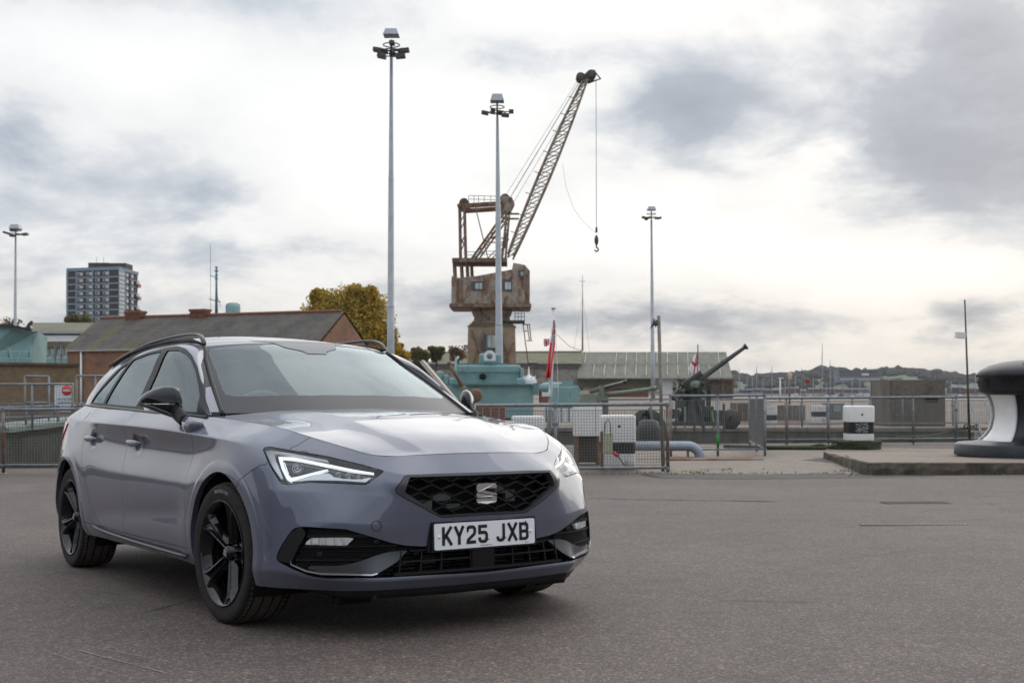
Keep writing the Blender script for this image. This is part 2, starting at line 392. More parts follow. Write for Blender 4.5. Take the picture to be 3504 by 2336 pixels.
EK = [(-.413,.715,.955),(-.667,.667,1.096),(-.915,.61,1.229),(-1.074,.565,1.319),(-1.28,.55,1.362),(-1.65,.545,1.382),(-2.05,.545,1.378),(-2.45,.54,1.355),
      (-2.8,.53,1.315),(-3.1,.51,1.262),(-3.35,.48,1.17),(-3.5,.42,1.10)]
LK = [(-.405,.782,.940),(-.50,.79,.943),(-.68,.797,.950),(-.9,.80,.960),(-1.2,.80,.974),(-1.6,.79,.991),(-2.0,.775,1.008),(-2.4,.752,1.022),
      (-2.75,.72,1.034),(-3.05,.672,1.040),(-3.35,.58,1.035),(-3.6,.45,1.02)]
WK = [(-.415,.765,.945),(-.60,.735,1.05),(-.81,.690,1.185),(-1.0,.66,1.276),(-1.26,.641,1.336),(-1.65,.642,1.336),(-2.05,.650,1.309),(-2.43,.668,1.225),
      (-2.78,.652,1.19),(-3.08,.598,1.16),(-3.35,.54,1.11),(-3.55,.44,1.06)]
CK = [(-.20,0,.955),(-.47,0,1.10),(-.75,0,1.24),(-.985,0,1.347),(-1.22,0,1.388),(-1.65,0,1.433),(-2.05,0,1.447),(-2.45,0,1.440),(-2.8,0,1.42),(-3.1,0,1.395),
      (-3.4,0,1.36),(-3.55,0,1.33)]
def green_side():
    cols = np.linspace(0, 11, 190)
    f = lambda K: rowcurve([(i, *p) for i, p in enumerate(K)], cols)
    L, W, E = f(LK), f(WK), f(EK)
    M = L*.5+W*.5; M[:, 1] += .010
    K = np.array([L, M, W, E])
    cr = np.zeros(K.shape[:2]); cr[2] = .25
    G, _ = herm(K, cr, [16, 16, 14])
    return G.transpose(1, 0, 2).copy()
def top_grid():
    cols = np.linspace(0, 11, 130)
    f = lambda K: rowcurve([(i, *p) for i, p in enumerate(K)], cols)
    E, C = f(EK), f(CK)
    vs = np.linspace(0, 1, 34)
    G = np.zeros((len(cols), len(vs), 3))
    for j, v in enumerate(vs):
        G[:, j, 1] = E[:, 1]*v
        for k, ex in ((0, 2.3), (2, 2.5)):
            G[:, j, k] = C[:, k]+(E[:, k]-C[:, k])*v**ex
    return G

BAKED = {"headlight":[[0.3314,0.8105,0.7899],[0.3291,0.7983,0.7991],[0.3487,0.7825,0.8002],[0.44,0.7257,0.7843],[0.5712,0.6247,0.7604],[0.6792,0.5151,0.7252],[0.7539,0.4432,0.6977],[0.7364,0.5205,0.6422],[0.6589,0.6271,0.6491],[0.5844,0.7114,0.6528],[0.5232,0.7787,0.6407],[0.4992,0.7957,0.647],[0.4818,0.8019,0.6612],[0.4241,0.8146,0.7152]],"hl_drl_top":[[0.4098,0.7775,0.7662],[0.4567,0.7332,0.7624],[0.5991,0.626,0.7333],[0.6702,0.5515,0.713],[0.7279,0.481,0.6969],[0.7306,0.4824,0.6926],[0.6767,0.5549,0.7041],[0.6058,0.6293,0.724],[0.4638,0.7363,0.7521],[0.4282,0.7666,0.7595]],"hl_drl_v":[[0.4098,0.7775,0.7662],[0.4282,0.7666,0.7595],[0.4547,0.7703,0.7334],[0.4851,0.7697,0.699],[0.5088,0.7624,0.6775],[0.5264,0.7405,0.6829],[0.6012,0.6473,0.7118],[0.609,0.6381,0.7125],[0.6082,0.6426,0.709],[0.5743,0.6907,0.6902],[0.5473,0.7262,0.6776],[0.5171,0.768,0.6614],[0.4976,0.7792,0.6721],[0.4636,0.7841,0.7118]],"hl_drl_low":[[0.5171,0.768,0.6614],[0.5473,0.7262,0.6776],[0.5743,0.6907,0.6902],[0.6153,0.646,0.6964],[0.6241,0.6382,0.6939],[0.6429,0.6272,0.6795],[0.6733,0.5938,0.6715],[0.7137,0.5372,0.6689],[0.726,0.5109,0.6758],[0.7344,0.4948,0.6778],[0.7302,0.5213,0.6562],[0.6532,0.6242,0.6652],[0.5759,0.7074,0.6681]],"hl_corner":[[0.3403,0.807,0.7881],[0.3578,0.7864,0.7936],[0.4462,0.7285,0.777],[0.5787,0.6283,0.7506],[0.5911,0.6242,0.7423],[0.4541,0.732,0.766],[0.402,0.7733,0.7753],[0.392,0.785,0.7735],[0.4107,0.791,0.7553],[0.4558,0.7926,0.7118],[0.4893,0.7894,0.6703],[0.4827,0.7964,0.6692],[0.426,0.8114,0.7189]],"hl_drl_in":[[0.4445,0.7658,0.7461],[0.4483,0.7635,0.7443],[0.4886,0.7653,0.699],[0.4862,0.7682,0.699]],"hl_proj":[[0.4982,0.7318,0.7213]],"hl_proj2":[[0.6498,0.6084,0.692],[0.6774,0.5756,0.6871],[0.7043,0.5405,0.6807]],"wingcut":[[0.3901,0.8192,0.7398],[0.3476,0.8459,0.7122],[0.2553,0.8759,0.6652],[0.2421,0.8846,0.648],[0.2209,0.8881,0.6283]],"nosecut":[[0.4359,0.7239,0.788],[0.4546,0.6715,0.808],[0.4842,0.6076,0.8261]],"grille_out":[[0.8399,0,0.6811],[0.8158,0.3784,0.6806],[0.8121,0.4242,0.6198],[0.8126,0.4235,0.6125],[0.8189,0.4124,0.5995],[0.845,0.2338,0.5025],[0.8463,0.2143,0.4968],[0.8548,0,0.5005]],"grille_in":[[0.8467,0,0.67],[0.8267,0.3624,0.6697],[0.8299,0.3867,0.6106],[0.8413,0.3068,0.5585],[0.8459,0.2343,0.5121],[0.8469,0.2146,0.5034],[0.8556,0,0.5081]],"grille_in_r":[[0.8271,0.3588,0.6709],[0.8338,0.3765,0.6217],[0.8429,0.2888,0.5467],[0.8468,0.2236,0.5108]],"intake":[[0.5186,0.8293,0.3296],[0.5197,0.8258,0.3544],[0.5353,0.8125,0.3921],[0.5644,0.7884,0.4457],[0.5807,0.7756,0.4632],[0.6006,0.7611,0.469],[0.6309,0.738,0.4698],[0.732,0.617,0.4608],[0.7733,0.5279,0.4297],[0.802,0.4384,0.3983],[0.8151,0.3745,0.3838],[0.8276,0.2787,0.375],[0.8397,0.2637,0.476],[0.8524,0.0148,0.4752]],"intake_b":[[0.5186,0.8293,0.3296],[0.5807,0.7891,0.2984],[0.6403,0.7292,0.2674],[0.6734,0.6841,0.2589],[0.7369,0.596,0.2591],[0.8082,0.5053,0.2609],[0.8317,0.3845,0.26],[0.8419,0.2632,0.2577],[0.8497,0.0176,0.25]],"blade_out":[[0.5233,0.8266,0.3283],[0.5245,0.8228,0.3546],[0.5385,0.8105,0.3923],[0.5675,0.7865,0.4458],[0.5979,0.7632,0.4677],[0.6094,0.755,0.4671],[0.6253,0.7455,0.4445],[0.6183,0.7524,0.432],[0.5976,0.7732,0.373],[0.5787,0.7899,0.3277],[0.5804,0.789,0.3169],[0.629,0.7441,0.2905],[0.6661,0.6974,0.2777],[0.793,0.5249,0.2722],[0.8028,0.5058,0.2766],[0.8129,0.4163,0.3195],[0.816,0.3662,0.3637],[0.7994,0.4441,0.3637],[0.7591,0.5555,0.3306],[0.7122,0.6348,0.3089],[0.6386,0.735,0.3092],[0.6386,0.735,0.3092],[0.6253,0.7491,0.3102]],"blade_vert":[[0.5233,0.8266,0.3283],[0.5245,0.8228,0.3546],[0.5385,0.8105,0.3923],[0.5675,0.7865,0.4458],[0.5979,0.7632,0.4677],[0.6094,0.755,0.4671],[0.6238,0.7465,0.446],[0.6245,0.7468,0.4383],[0.6074,0.7642,0.3948],[0.5902,0.78,0.3512],[0.5814,0.7878,0.3278],[0.5818,0.7879,0.3154]],"blade_edge":[[0.5785,0.7898,0.3323],[0.581,0.7886,0.3154],[0.6291,0.7441,0.292],[0.6681,0.695,0.2798],[0.7925,0.5247,0.274],[0.8022,0.5055,0.2787],[0.8048,0.5034,0.2742],[0.795,0.5243,0.2681],[0.6676,0.6948,0.2736],[0.6266,0.7463,0.2861],[0.5783,0.7907,0.3132]],"blade_low":[[0.6386,0.735,0.3086],[0.7122,0.6348,0.3089],[0.737,0.5959,0.3176],[0.7592,0.5556,0.3297],[0.7831,0.4986,0.3504],[0.7994,0.4441,0.3628],[0.816,0.3662,0.3637],[0.8129,0.4163,0.3195],[0.8028,0.5058,0.2766],[0.7925,0.5247,0.274],[0.6681,0.695,0.2798],[0.6295,0.7443,0.2998]],"ribs_top":[[0.6092,0.7549,0.4686],[0.732,0.617,0.4608],[0.7485,0.5842,0.4518],[0.7635,0.5506,0.4371],[0.7651,0.5445,0.4229],[0.7329,0.6107,0.4266],[0.6287,0.7437,0.4338],[0.6278,0.7433,0.4461]],"fog":[[0.6192,0.7545,0.3967],[0.6275,0.7466,0.4107],[0.6438,0.7305,0.4271],[0.7298,0.616,0.423],[0.7462,0.5838,0.4192],[0.7299,0.611,0.3913]],"sens":[[0.7809,0.5024,0.4006],[0.6653,0.7054,0.3573]],"sens2":[[0.8223,0.3248,0.3531]],"tow":[[0.7889,0.5012,0.4731],[0.7982,0.4765,0.4724],[0.7866,0.4999,0.4961],[0.7873,0.5005,0.4498]],"plate":[[0.84,0.2573,0.4719],[0.8394,0.2623,0.471],[0.8283,0.2699,0.3596],[0.8303,0.2511,0.3601]],"fdoor_f":[[-0.4132,0.7817,0.9373],[-0.407,0.8213,0.9058],[-0.3894,0.8736,0.8589],[-0.3885,0.8715,0.8164],[-0.394,0.8682,0.7894],[-0.4283,0.8689,0.735],[-0.4417,0.8756,0.6908]],"rdoor_f":[[-1.4959,0.7941,0.9864],[-1.4628,0.8352,0.9469],[-1.428,0.8712,0.9106],[-1.4969,0.8685,0.8382],[-1.5302,0.8671,0.7494],[-1.5249,0.8696,0.7317],[-1.4334,0.8867,0.5534],[-1.4297,0.8838,0.4842],[-1.4757,0.876,0.4351],[-1.5137,0.8762,0.3631],[-1.4741,0.8737,0.3075]],"rdoor_r":[[-2.3901,0.7528,1.0222],[-2.3785,0.8013,0.9725],[-2.3317,0.8474,0.9203],[-2.3963,0.8581,0.8629],[-2.3726,0.8724,0.794],[-2.3509,0.8805,0.7483],[-2.3013,0.888,0.6722],[-2.2227,0.8907,0.5725],[-2.109,0.8859,0.451],[-2.0501,0.877,0.3689],[-1.9561,0.8734,0.325],[-1.8733,0.8721,0.3084],[-1.477,0.8729,0.3026],[-1.1885,0.8713,0.294]],"sill":[[-2.0501,0.8669,0.2913],[-1.7538,0.8627,0.2751],[-1.3149,0.8526,0.2561],[-1.5022,0.8541,0.2588],[-0.4828,0.8605,0.252]],"fuel":[[-2.6895,0.8117,0.9456],[-2.6576,0.7818,0.9812],[-2.4836,0.7966,0.9739],[-2.3966,0.8265,0.9451],[-2.4111,0.8395,0.9296]],"tail":[[-3.1368,0.7726,0.92],[-3.0172,0.7923,0.9313],[-2.8872,0.8157,0.9013],[-2.8573,0.8267,0.8757],[-2.9312,0.8328,0.8205],[-3.1688,0.7781,0.8633]],"reflector":[[-2.696,0.8342,0.8937],[-2.5459,0.8417,0.9005],[-2.5202,0.8583,0.8477],[-2.6372,0.8541,0.8438]],"frame_out":[[-2.7537,0.717,1.0435],[-2.6239,0.7122,1.1072],[-2.479,0.6826,1.1927],[-2.3266,0.6454,1.2698],[-2.0527,0.65,1.3087],[-1.774,0.6444,1.3307],[-1.4815,0.6411,1.3399],[-1.2941,0.6401,1.3386],[-1.1214,0.6473,1.3131],[-0.97,0.6644,1.2643],[-0.8438,0.684,1.2038],[-0.7003,0.7108,1.1159],[-0.5467,0.7471,1.0174],[-0.4098,0.783,0.9419]],"frame_bot":[[-2.8516,0.7069,1.0373],[-2.3913,0.7525,1.0222],[-1.8596,0.781,1.0024],[-1.5012,0.793,0.9868],[-0.6874,0.7972,0.9503],[-0.4165,0.783,0.9404]],"g_quarter":[[-2.7155,0.7196,1.0501],[-2.3045,0.7538,1.034],[-2.1991,0.7163,1.1594],[-2.0666,0.6654,1.2851],[-2.2586,0.6652,1.2577],[-2.4196,0.6992,1.1697],[-2.5816,0.7179,1.1001]],"g_rear":[[-2.1254,0.7649,1.0246],[-1.5194,0.787,1.0025],[-1.49,0.7544,1.094],[-1.4795,0.7053,1.2207],[-1.4806,0.66,1.3181],[-1.7369,0.656,1.3174],[-1.989,0.6608,1.2996],[-2.0784,0.7176,1.1668]],"g_front":[[-1.3707,0.7529,1.1001],[-1.2888,0.7915,0.9963],[-1.1298,0.7967,0.9813],[-0.5528,0.7877,0.958],[-0.6078,0.7562,1.0349],[-0.5964,0.7531,1.0347],[-0.4392,0.7816,0.9535],[-0.5099,0.7605,0.9935],[-0.6702,0.7265,1.091],[-0.8222,0.6967,1.1831],[-0.9455,0.6781,1.2429],[-1.0636,0.6673,1.2816],[-1.1998,0.6617,1.3094],[-1.3673,0.6603,1.3187],[-1.3749,0.7075,1.2162]],"shield_in":[[-1.0311,0.5597,1.304],[-1.0069,0.4882,1.3119],[-0.9725,0.3529,1.3227],[-0.9442,0.2024,1.3268],[-1.0337,0.5636,1.304],[-0.8144,0.6085,1.1833],[-0.6007,0.656,1.0677],[-0.5145,0.6659,1.0218],[-0.475,0.654,1.0059],[-0.3909,0.4963,1.0064],[-0.3075,0.1789,1.0082]],"rail":[[-2.4885,0.5392,1.3516],[-2.0638,0.5449,1.3775],[-1.7204,0.5448,1.383],[-1.4044,0.5472,1.3722],[-1.2681,0.5504,1.3607],[-1.1798,0.5541,1.348],[-1.0987,0.5613,1.3275]]}

# ---------------------------------------------------------------- car materials
def car_mats():
    b = NB('car_paint'); c = b.coord('Object')
    fl = b.noise(c, 900, 2, .5)
    col = b.ramp(fl, [(.35, (.094, .104, .148)), (.65, (.105, .116, .164))])
    b.set(color=col, rough=.42, metal=.25, coat=1.0, coatr=.012, spec=.5, ior=1.5); b.p.inputs['Coat IOR'].default_value = 1.6; MAT['paint'] = b.m
    plain('gloss_black', (.004, .005, .006), .04, 0, .5, spec=.3)
    plain('satin_black', (.012, .012, .013), .45, spec=.25)
    plain('matt_black', (.010, .010, .010), .75, spec=.25)
    plain('trim_grey', (.06, .062, .066), .36, .25)
    plain('blade_grey', (.075, .08, .088), .34, .55)
    plain('silver_trim', (.62, .62, .63), .25, .9)
    plain('chrome', (.78, .79, .80), .07, 1.)
    plain('rail_grey', (.06, .062, .066), .33, .4)
    plain('frit', (.022, .024, .030), .35, 0, 0, spec=.3)
    plain('frit_grey', (.20, .205, .21), .6, 0, .1)
    plain('alloy_black', (.004, .0045, .005), .09, .0, .25, spec=.4)
    plain('brake_grey', (.20, .20, .20), .35, .9, var=.3)
    plain('interior', (.055, .058, .060), .8)
    plain('interior_light', (.16, .17, .17), .8)
    plain('reflector_white', (.75, .77, .78), .22, .5)
    plain('plate_white', (.80, .81, .84), .30, 0, .2)
    plain('lens_silver', (.45, .47, .5), .18, .9)
    # tyre
    b = NB('tyre_rubber'); c = b.coord('Object'); f = b.noise(c, 25, 5, .6)
    sx = b.n('ShaderNodeSeparateXYZ'); b.l(c, sx.inputs[0]); rr = b.math('SQRT', b.math('ADD', b.math('MULTIPLY', sx.outputs[0], sx.outputs[0]), b.math('MULTIPLY', sx.outputs[2], sx.outputs[2])))
    b.set(color=b.mix(b.ramp(rr, [(.3148, 0.), (.3162, 1.)]), b.ramp(f, [(.3, (.017, .016, .016)), (.7, (.032, .030, .029))]), b.ramp(f, [(.3, (.095, .080, .070)), (.7, (.15, .13, .115))])), rough=.78, spec=.25); MAT['tyre'] = b.m
    b = NB('tail_red'); b.set(color=(.32, .006, .008), rough=.12, coat=1., emis=(.5, .01, .01), emiss=.15); MAT['tail_red'] = b.m
    b = NB('drl_light'); b.set(color=(.9, .92, .95), rough=.4, emis=(.93, .97, 1.), emiss=.8); MAT['drl'] = b.m
    b = NB('fog_lit'); b.set(color=(.8, .82, .85), rough=.25, metal=.6, emis=(1, 1, 1), emiss=.12)
    v = b.n('ShaderNodeTexWave', wave_type='BANDS'); b.l(b.coord('Object', scale=(1, 1, 1)), v.inputs['Vector']); v.inputs['Scale'].default_value = 16; v.inputs['Distortion'].default_value = 3
    b.bump(v.outputs['Fac'], 1, .01); MAT['fog'] = b.m
    for nm, tint, k, add in (('glass', (.66, .78, .77), 1.15, .03), ('glass_dark', (.08, .10, .10), 1.15, .03), ('lens_clear', (.93, .95, .96), 1.0, 0.)):
        b = NB(nm); b.t.nodes.remove(b.p)
        tr = b.n('ShaderNodeBsdfTransparent'); tr.inputs[0].default_value = (*tint, 1)
        gl = b.n('ShaderNodeBsdfGlossy'); gl.inputs['Roughness'].default_value = .01; gl.inputs[0].default_value = (.82, .93, .97, 1) if nm != 'lens_clear' else (1, 1, 1, 1)
        fr = b.n('ShaderNodeFresnel'); fr.inputs[0].default_value = 1.52
        f2 = b.math('ADD', b.math('MULTIPLY', fr.outputs[0], k), add, True)
        mx = b.n('ShaderNodeMixShader'); b.l(f2, mx.inputs[0]); b.l(tr.outputs[0], mx.inputs[1]); b.l(gl.outputs[0], mx.inputs[2]); b.l(mx.outputs[0], b.out.inputs[0]); MAT[nm] = b.m
car_mats()

# ---------------------------------------------------------------- surface -> panels
class Surf:
    def __init__(s, G):
        s.G = G; s.nu, s.nv = G.shape[:2]; s.N = grid_normals(G)
        s.V = [Vector(p) for p in G.reshape(-1, 3)]; s.VN = [Vector(p) for p in s.N.reshape(-1, 3)]
        s.F = []
        for i in range(s.nu-1):
            for j in range(s.nv-1):
                a = i*s.nv+j; s.F.append((a, a+1, a+s.nv+1, a+s.nv))
        s.bvh = BVHTree.FromPolygons(s.V, s.F)
        # orientation of the quads against the normals
        f = s.F[len(s.F)//2]; n = (s.V[f[1]]-s.V[f[0]]).cross(s.V[f[3]]-s.V[f[0]])
        s.flip = n.dot(s.VN[f[0]]) < 0
    def normal(s, p):
        loc, n, idx, d = s.bvh.find_nearest(p)
        f = s.F[idx]; vs = [s.V[i] for i in f]
        try: w = interp_poly(vs, loc)
        except Exception: w = [.25]*4
        r = Vector((0, 0, 0))
        for k, i in zip(w, f): r += s.VN[i]*k
        if r.length < 1e-6: return n
        return r.normalized()
    def bm(s, faces=None):
        bm = bmesh.new(); idx = {}
        for fi in (faces if faces is not None else range(len(s.F))):
            f = s.F[fi]; vs = []
            for i in f:
                if i not in idx: idx[i] = bm.verts.new(s.V[i])
                vs.append(idx[i])
            vs = list(dict.fromkeys(vs))
            if s.flip: vs.reverse()
            try: bm.faces.new(vs)
            except ValueError: pass
        return bm
    def near(s, pts, pad=.03):
        P = np.array(pts); lo, hi = P.min(0)-pad, P.max(0)+pad
        Fa = np.array(s.F); Va = s.G.reshape(-1, 3); c = Va[Fa].mean(1)
        return np.nonzero(((c > lo) & (c < hi)).all(1))[0]
from mathutils.interpolate import poly_3d_calc as interp_poly
LOW = Surf(lower_grid()); HOOD = Surf(hood_grid()); GS = Surf(green_side()); TOPG = top_grid(); TOP = Surf(TOPG)
EX, ED = (1., 0., 0.), (-.5, .866, 0.)      # projection axes: side view, three-quarter view
def p2(p, e): return (p[0]*e[0]+p[1]*e[1], p[2])
def inpoly(q, poly):
    x, y = q; c = False; n = len(poly)
    for i in range(n):
        x1, y1 = poly[i]; x2, y2 = poly[i-1]
        if (y1 > y) != (y2 > y) and x < (x2-x1)*(y-y1)/(y2-y1)+x1: c = not c
    return c
def smooth_poly(poly, r=.010, n=3):
    """round the corners of a closed 2D polygon"""
    out = []; m = len(poly)
    for i in range(m):
        p0, p1, p2_ = Vector(poly[i-1]), Vector(poly[i]), Vector(poly[(i+1) % m])
        a, b = (p0-p1), (p2_-p1); la, lb = a.length, b.length
        if la < 1e-5 or lb < 1e-5: continue
        k = min(r, la*.45, lb*.45); a = p1+a/la*k; b = p1+b/lb*k
        for t in np.linspace(0, 1, n+1): out.append(tuple((a*(1-t)**2+p1*2*t*(1-t)+b*t*t)))
    return out
def cut_poly(bm, poly, e, closed=True, pred=None):
    """cut the mesh along the extrusion of a 2D polyline (coordinates along e and z)"""
    ev = Vector(e); d = Vector((0, 0, 1)).cross(ev)           # extrusion direction
    n = len(poly); A = np.array(poly); S = A if not closed else np.vstack([A, A[:1]])
    fl = list(bm.faces)
    C_ = np.array([(f.verts[0].co.x*e[0]+f.verts[0].co.y*e[1], f.verts[0].co.z) for f in fl])
    near = np.zeros(len(fl), bool)
    for a, b in zip(S[:-1], S[1:]):
        lo = np.minimum(a, b)-.035; hi = np.maximum(a, b)+.035
        near |= ((C_ > lo) & (C_ < hi)).all(1)
    cand = [f for f, k in zip(fl, near) if k and (pred is None or pred(f.calc_center_median()))]
    for i in range(n if closed else n-1):
        a, b = poly[i], poly[(i+1) % n]
        t = Vector((b[0]-a[0], b[1]-a[1]))
        if t.length < 1e-5: continue
        no = ev*(-t.y)+Vector((0, 0, t.x)); co = ev*a[0]+Vector((0, 0, a[1]))
        lo = (min(a[0], b[0])-.001, min(a[1], b[1])-.001); hi = (max(a[0], b[0])+.001, max(a[1], b[1])+.001)
        fs = []; rest = []
        for f in cand:
            q = [(v.co.x*e[0]+v.co.y*e[1], v.co.z) for v in f.verts]
            if max(k[0] for k in q) < lo[0] or min(k[0] for k in q) > hi[0] or max(k[1] for k in q) < lo[1] or min(k[1] for k in q) > hi[1]: rest.append(f)
            else: fs.append(f)
        if not fs: continue
        geom = list({x for f in fs for x in (f, *f.edges, *f.verts)})
        r = bmesh.ops.bisect_plane(bm, geom=geom, dist=2e-4, plane_co=co, plane_no=no.normalized())
        cand = rest+[x for x in r['geom'] if isinstance(x, bmesh.types.BMFace)]
def offs(bm, surf, d):
    for v in bm.verts: v.co -= surf.normal(v.co)*d
def finish(bm, surf, name, mat, parent, gap=.0016, flange=.018, mirror='both', offset=0., centre=False, smooth=True, thick_mat=None, share=None, keepnorm=True):
    """turn a bmesh of surface faces (y >= 0 half) into panel object(s). mirror: 'both' = two objects, 'join' = one symmetric object, 'one'"""
    bmesh.ops.remove_doubles(bm, verts=bm.verts, dist=1e-5)
    bm.verts.ensure_lookup_table(); bm.faces.ensure_lookup_table(); bm.normal_update()
    vn = {v: surf.normal(v.co) for v in bm.verts}
    bedges = [ed for ed in bm.edges if len(ed.link_faces) == 1 and not (centre and all(abs(v.co.y) < 1e-4 for v in ed.verts))]
    mv = {}
    for ed in bedges:
        f = ed.link_faces[0]; a, b = ed.verts; t = (b.co-a.co)
        if t.length < 1e-7: continue
        t.normalize(); inn = vn[a].cross(t); c = f.calc_center_median()
        if inn.dot(c-a.co) < 0: inn = -inn
        for v in (a, b): mv.setdefault(v, []).append(inn.normalized())
    for v, L in mv.items():
        s = sum(L, Vector((0, 0, 0)))
        if s.length < .2: continue
        s.normalize(); dd = s*gap
        if centre and abs(v.co.y) < 1e-4: dd.y = 0
        v.co += dd
    if offset:
        for v in bm.verts: v.co -= vn[v]*offset
    main = [([v.index for v in f.verts]) for f in bm.faces]
    bm.verts.index_update(); bm.faces.index_update()
    V = [v.co.copy() for v in bm.verts]; NV = [vn[v] for v in bm.verts]
    main = [[v.index for v in f.verts] for f in bm.faces]
    fl = []; ring = {}
    if flange:
        for ed in bedges:
            f = ed.link_faces[0]
            # keep winding: find loop order
            vs = [v for v in f.verts]; a, b = ed.verts
            ia = vs.index(a)
            if vs[(ia+1) % len(vs)] is not b: a, b = b, a
            q = []
            for v in (a, b):
                if v not in ring:
                    ring[v] = len(V); V.append(v.co-vn[v]*flange); NV.append(vn[v])
                q.append(ring[v])
            fl.append([b.index, a.index, q[0], q[1]])
    def mk(sign, nm):
        Vx = [(v.x, v.y*sign, v.z) for v in V]
        A = [f if sign > 0 else f[::-1] for f in main]; B = [f if sign > 0 else f[::-1] for f in fl]
        return Vx, A, B
    def tomesh(nm, parts):
        VV = []; FF = []; NN = []; sm = []; mi = []
        for sign, (Vx, A, B) in parts:
            o = len(VV); VV += Vx
            for f in A:
                FF.append([i+o for i in f]); sm.append(True); mi.append(0); NN += [(NV[i].x, NV[i].y*sign, NV[i].z) for i in f]
            for f in B:
                FF.append([i+o for i in f]); sm.append(False); mi.append(1 if thick_mat else 0)
                p = [Vector(Vx[i]) for i in f]; n = (p[1]-p[0]).cross(p[2]-p[0]); n = n.normalized() if n.length > 1e-12 else Vector((0, 0, 1)); NN += [tuple(n)]*len(f)
        me = bpy.data.meshes.new(nm); me.from_pydata(VV, [], FF)
        me.polygons.foreach_set('use_smooth', sm); me.polygons.foreach_set('material_index', mi)
        me.normals_split_custom_set(NN); me.update(); return me
    mats = [mat]+([thick_mat] if thick_mat else [])
    bm.free()
    if mirror == 'join': return [lk(name, tomesh(name, [(1, mk(1, name)), (-1, mk(-1, name))]), mats, parent)]
    if mirror == 'one': return [lk(name, tomesh(name, [(1, mk(1, name))]), mats, parent)]
    if mirror == 'right': return [lk(name, tomesh(name, [(-1, mk(-1, name))]), mats, parent)]
    pr = parent if isinstance(parent, (list, tuple)) else (parent, parent)
    return [lk(name, tomesh(name, [(-1, mk(-1, name))]), mats, pr[0]), lk(name, tomesh(name, [(1, mk(1, name))]), mats, pr[1])]
def keep(bm, fn):
    bmesh.ops.delete(bm, geom=[f for f in bm.faces if not fn(f.calc_center_median())], context='FACES')
    return bm
def piece(surf, poly3, e, name, mat, parent, r=.004, offset=0., flange=.01, mirror='both', centre=False, gap=0., holes=(), thick_mat=None, pad=.03, sub=3):
    """cut one shape out of the surface along an outline"""
    poly = [p2(p, e) for p in poly3]
    if r: poly = smooth_poly(poly, r, sub)
    bm = surf.bm(surf.near(poly3, pad)); cut_poly(bm, poly, e)
    hp = []
    for h3, hr in holes:
        h = [p2(p, e) for p in h3]; h = smooth_poly(h, hr, sub) if hr else h; cut_poly(bm, h, e); hp.append(h)
    keep(bm, lambda c: inpoly(p2(c, e), poly) and not any(inpoly(p2(c, e), h) for h in hp))
    return finish(bm, surf, name, mat, parent, gap=gap, flange=flange, mirror=mirror, offset=offset, centre=centre, thick_mat=thick_mat)

car = thing('parked_car', 'grey lavender estate car with black wheels and mirrors parked on the open asphalt', 'car')
CARM = Matrix(((.56676289, .82385518, -.00651631, -.59488519), (-.82335889, .56666756, .03111304, 5.86015287), (.02932521, -.01226845, .99949463, -1.07694348+HC), (0, 0, 0, 1)))
car.matrix_world = CARM
# ---- lower body: cut every outline, then sort the faces into panels
O = BAKED
def fullpoly(half):                       # close a half outline on the centre line
    return half
gr_out = [(0.84, -.02, .6811)]+O['grille_out'][1:-1]+[(.855, -.02, .4985)]
gr_in = [(0.846, -.02, .6695)]+O['grille_in'][1:-1]+[(.8556, -.02, .5075)]
intake = O['intake'][:-1]+[(.85, -.02, .4752)]+[(.85, -.02, .250)]+O['intake_b'][:0:-1][1:]
P_head = smooth_poly([p2(p, ED) for p in O['headlight']], .012, 4)
P_gr = smooth_poly([p2(p, ED) for p in gr_out], .012, 4)
P_int = smooth_poly([p2(p, ED) for p in intake], .012, 4)
arch = [[(cx+r*math.cos(t), cz+r*math.sin(t)) for t in np.linspace(0, 2*math.pi, 72, endpoint=False)] for cx, cz, r in ARCH]
L_wing = [(.36, .722), (.3476, .7122), (.30, .689), (.2553, .6652), (.235, .648), (.2209, .6283), (.20, .60)]
L_nose = [(.43, .780), (.4359, .788), (.455, .808), (.4842, .8261), (.50, .835)]
L_fd = [(-.419, .96), (-.4132, .9373), (-.405, .9058), (-.3894, .8589), (-.3885, .8164), (-.394, .7894), (-.41, .735), (-.425, .6908), (-.43, .60), (-.43, .45), (-.42, .35), (-.405, .303)]
L_rf = [(-1.50, 1.02), (-1.487, .986), (-1.462, .93), (-1.462, .88), (-1.475, .838), (-1.49, .75), (-1.485, .66), (-1.466, .55), (-1.460, .48), (-1.465, .40), (-1.475, .34), (-1.47, .305)]
L_rr = [(-2.40, 1.06), (-2.39, 1.0222), (-2.37, .975), (-2.345, .93), (-2.345, .86), (-2.345, .80), (-2.335, .748), (-2.300, .672), (-2.222, .5725), (-2.135, .47), (-2.075, .39), (-2.00, .338), (-1.93, .318), (-1.85, .308)]
L_bot = [(-1.85, .308), (-1.47, .305), (-1.0, .303), (-.405, .303)]
bm = LOW.bm()
lines = [(P_head, ED, True), (P_gr, ED, True), (P_int, ED, True), (arch[0], EX, True), (arch[1], EX, True), (L_wing, EX, False), (L_nose, EX, False), (L_fd, EX, False), (L_rf, EX, False), (L_rr, EX, False), (L_bot, EX, False)]
preds = [None, None, None, lambda c: c.y > .6, lambda c: True, lambda c: c.x < .365, lambda c: c.z > .77, None, None, None, None]
for (pl, e, cl_), pr in zip(lines, preds): cut_poly(bm, pl, e, cl_, pr)
def xat(L, z):                              # x of a cut line at height z (z decreasing list)
    zs = [p[1] for p in L][::-1]; xs = [p[0] for p in L][::-1]
    return float(np.interp(z, zs, xs))
Bump_poly = [(.365, .722)]+L_wing[1:]+[(.12, .50), (.12, .1), (1.2, .1), (1.2, .765), (.60, .765), (.5, .765), (.43, .765)]
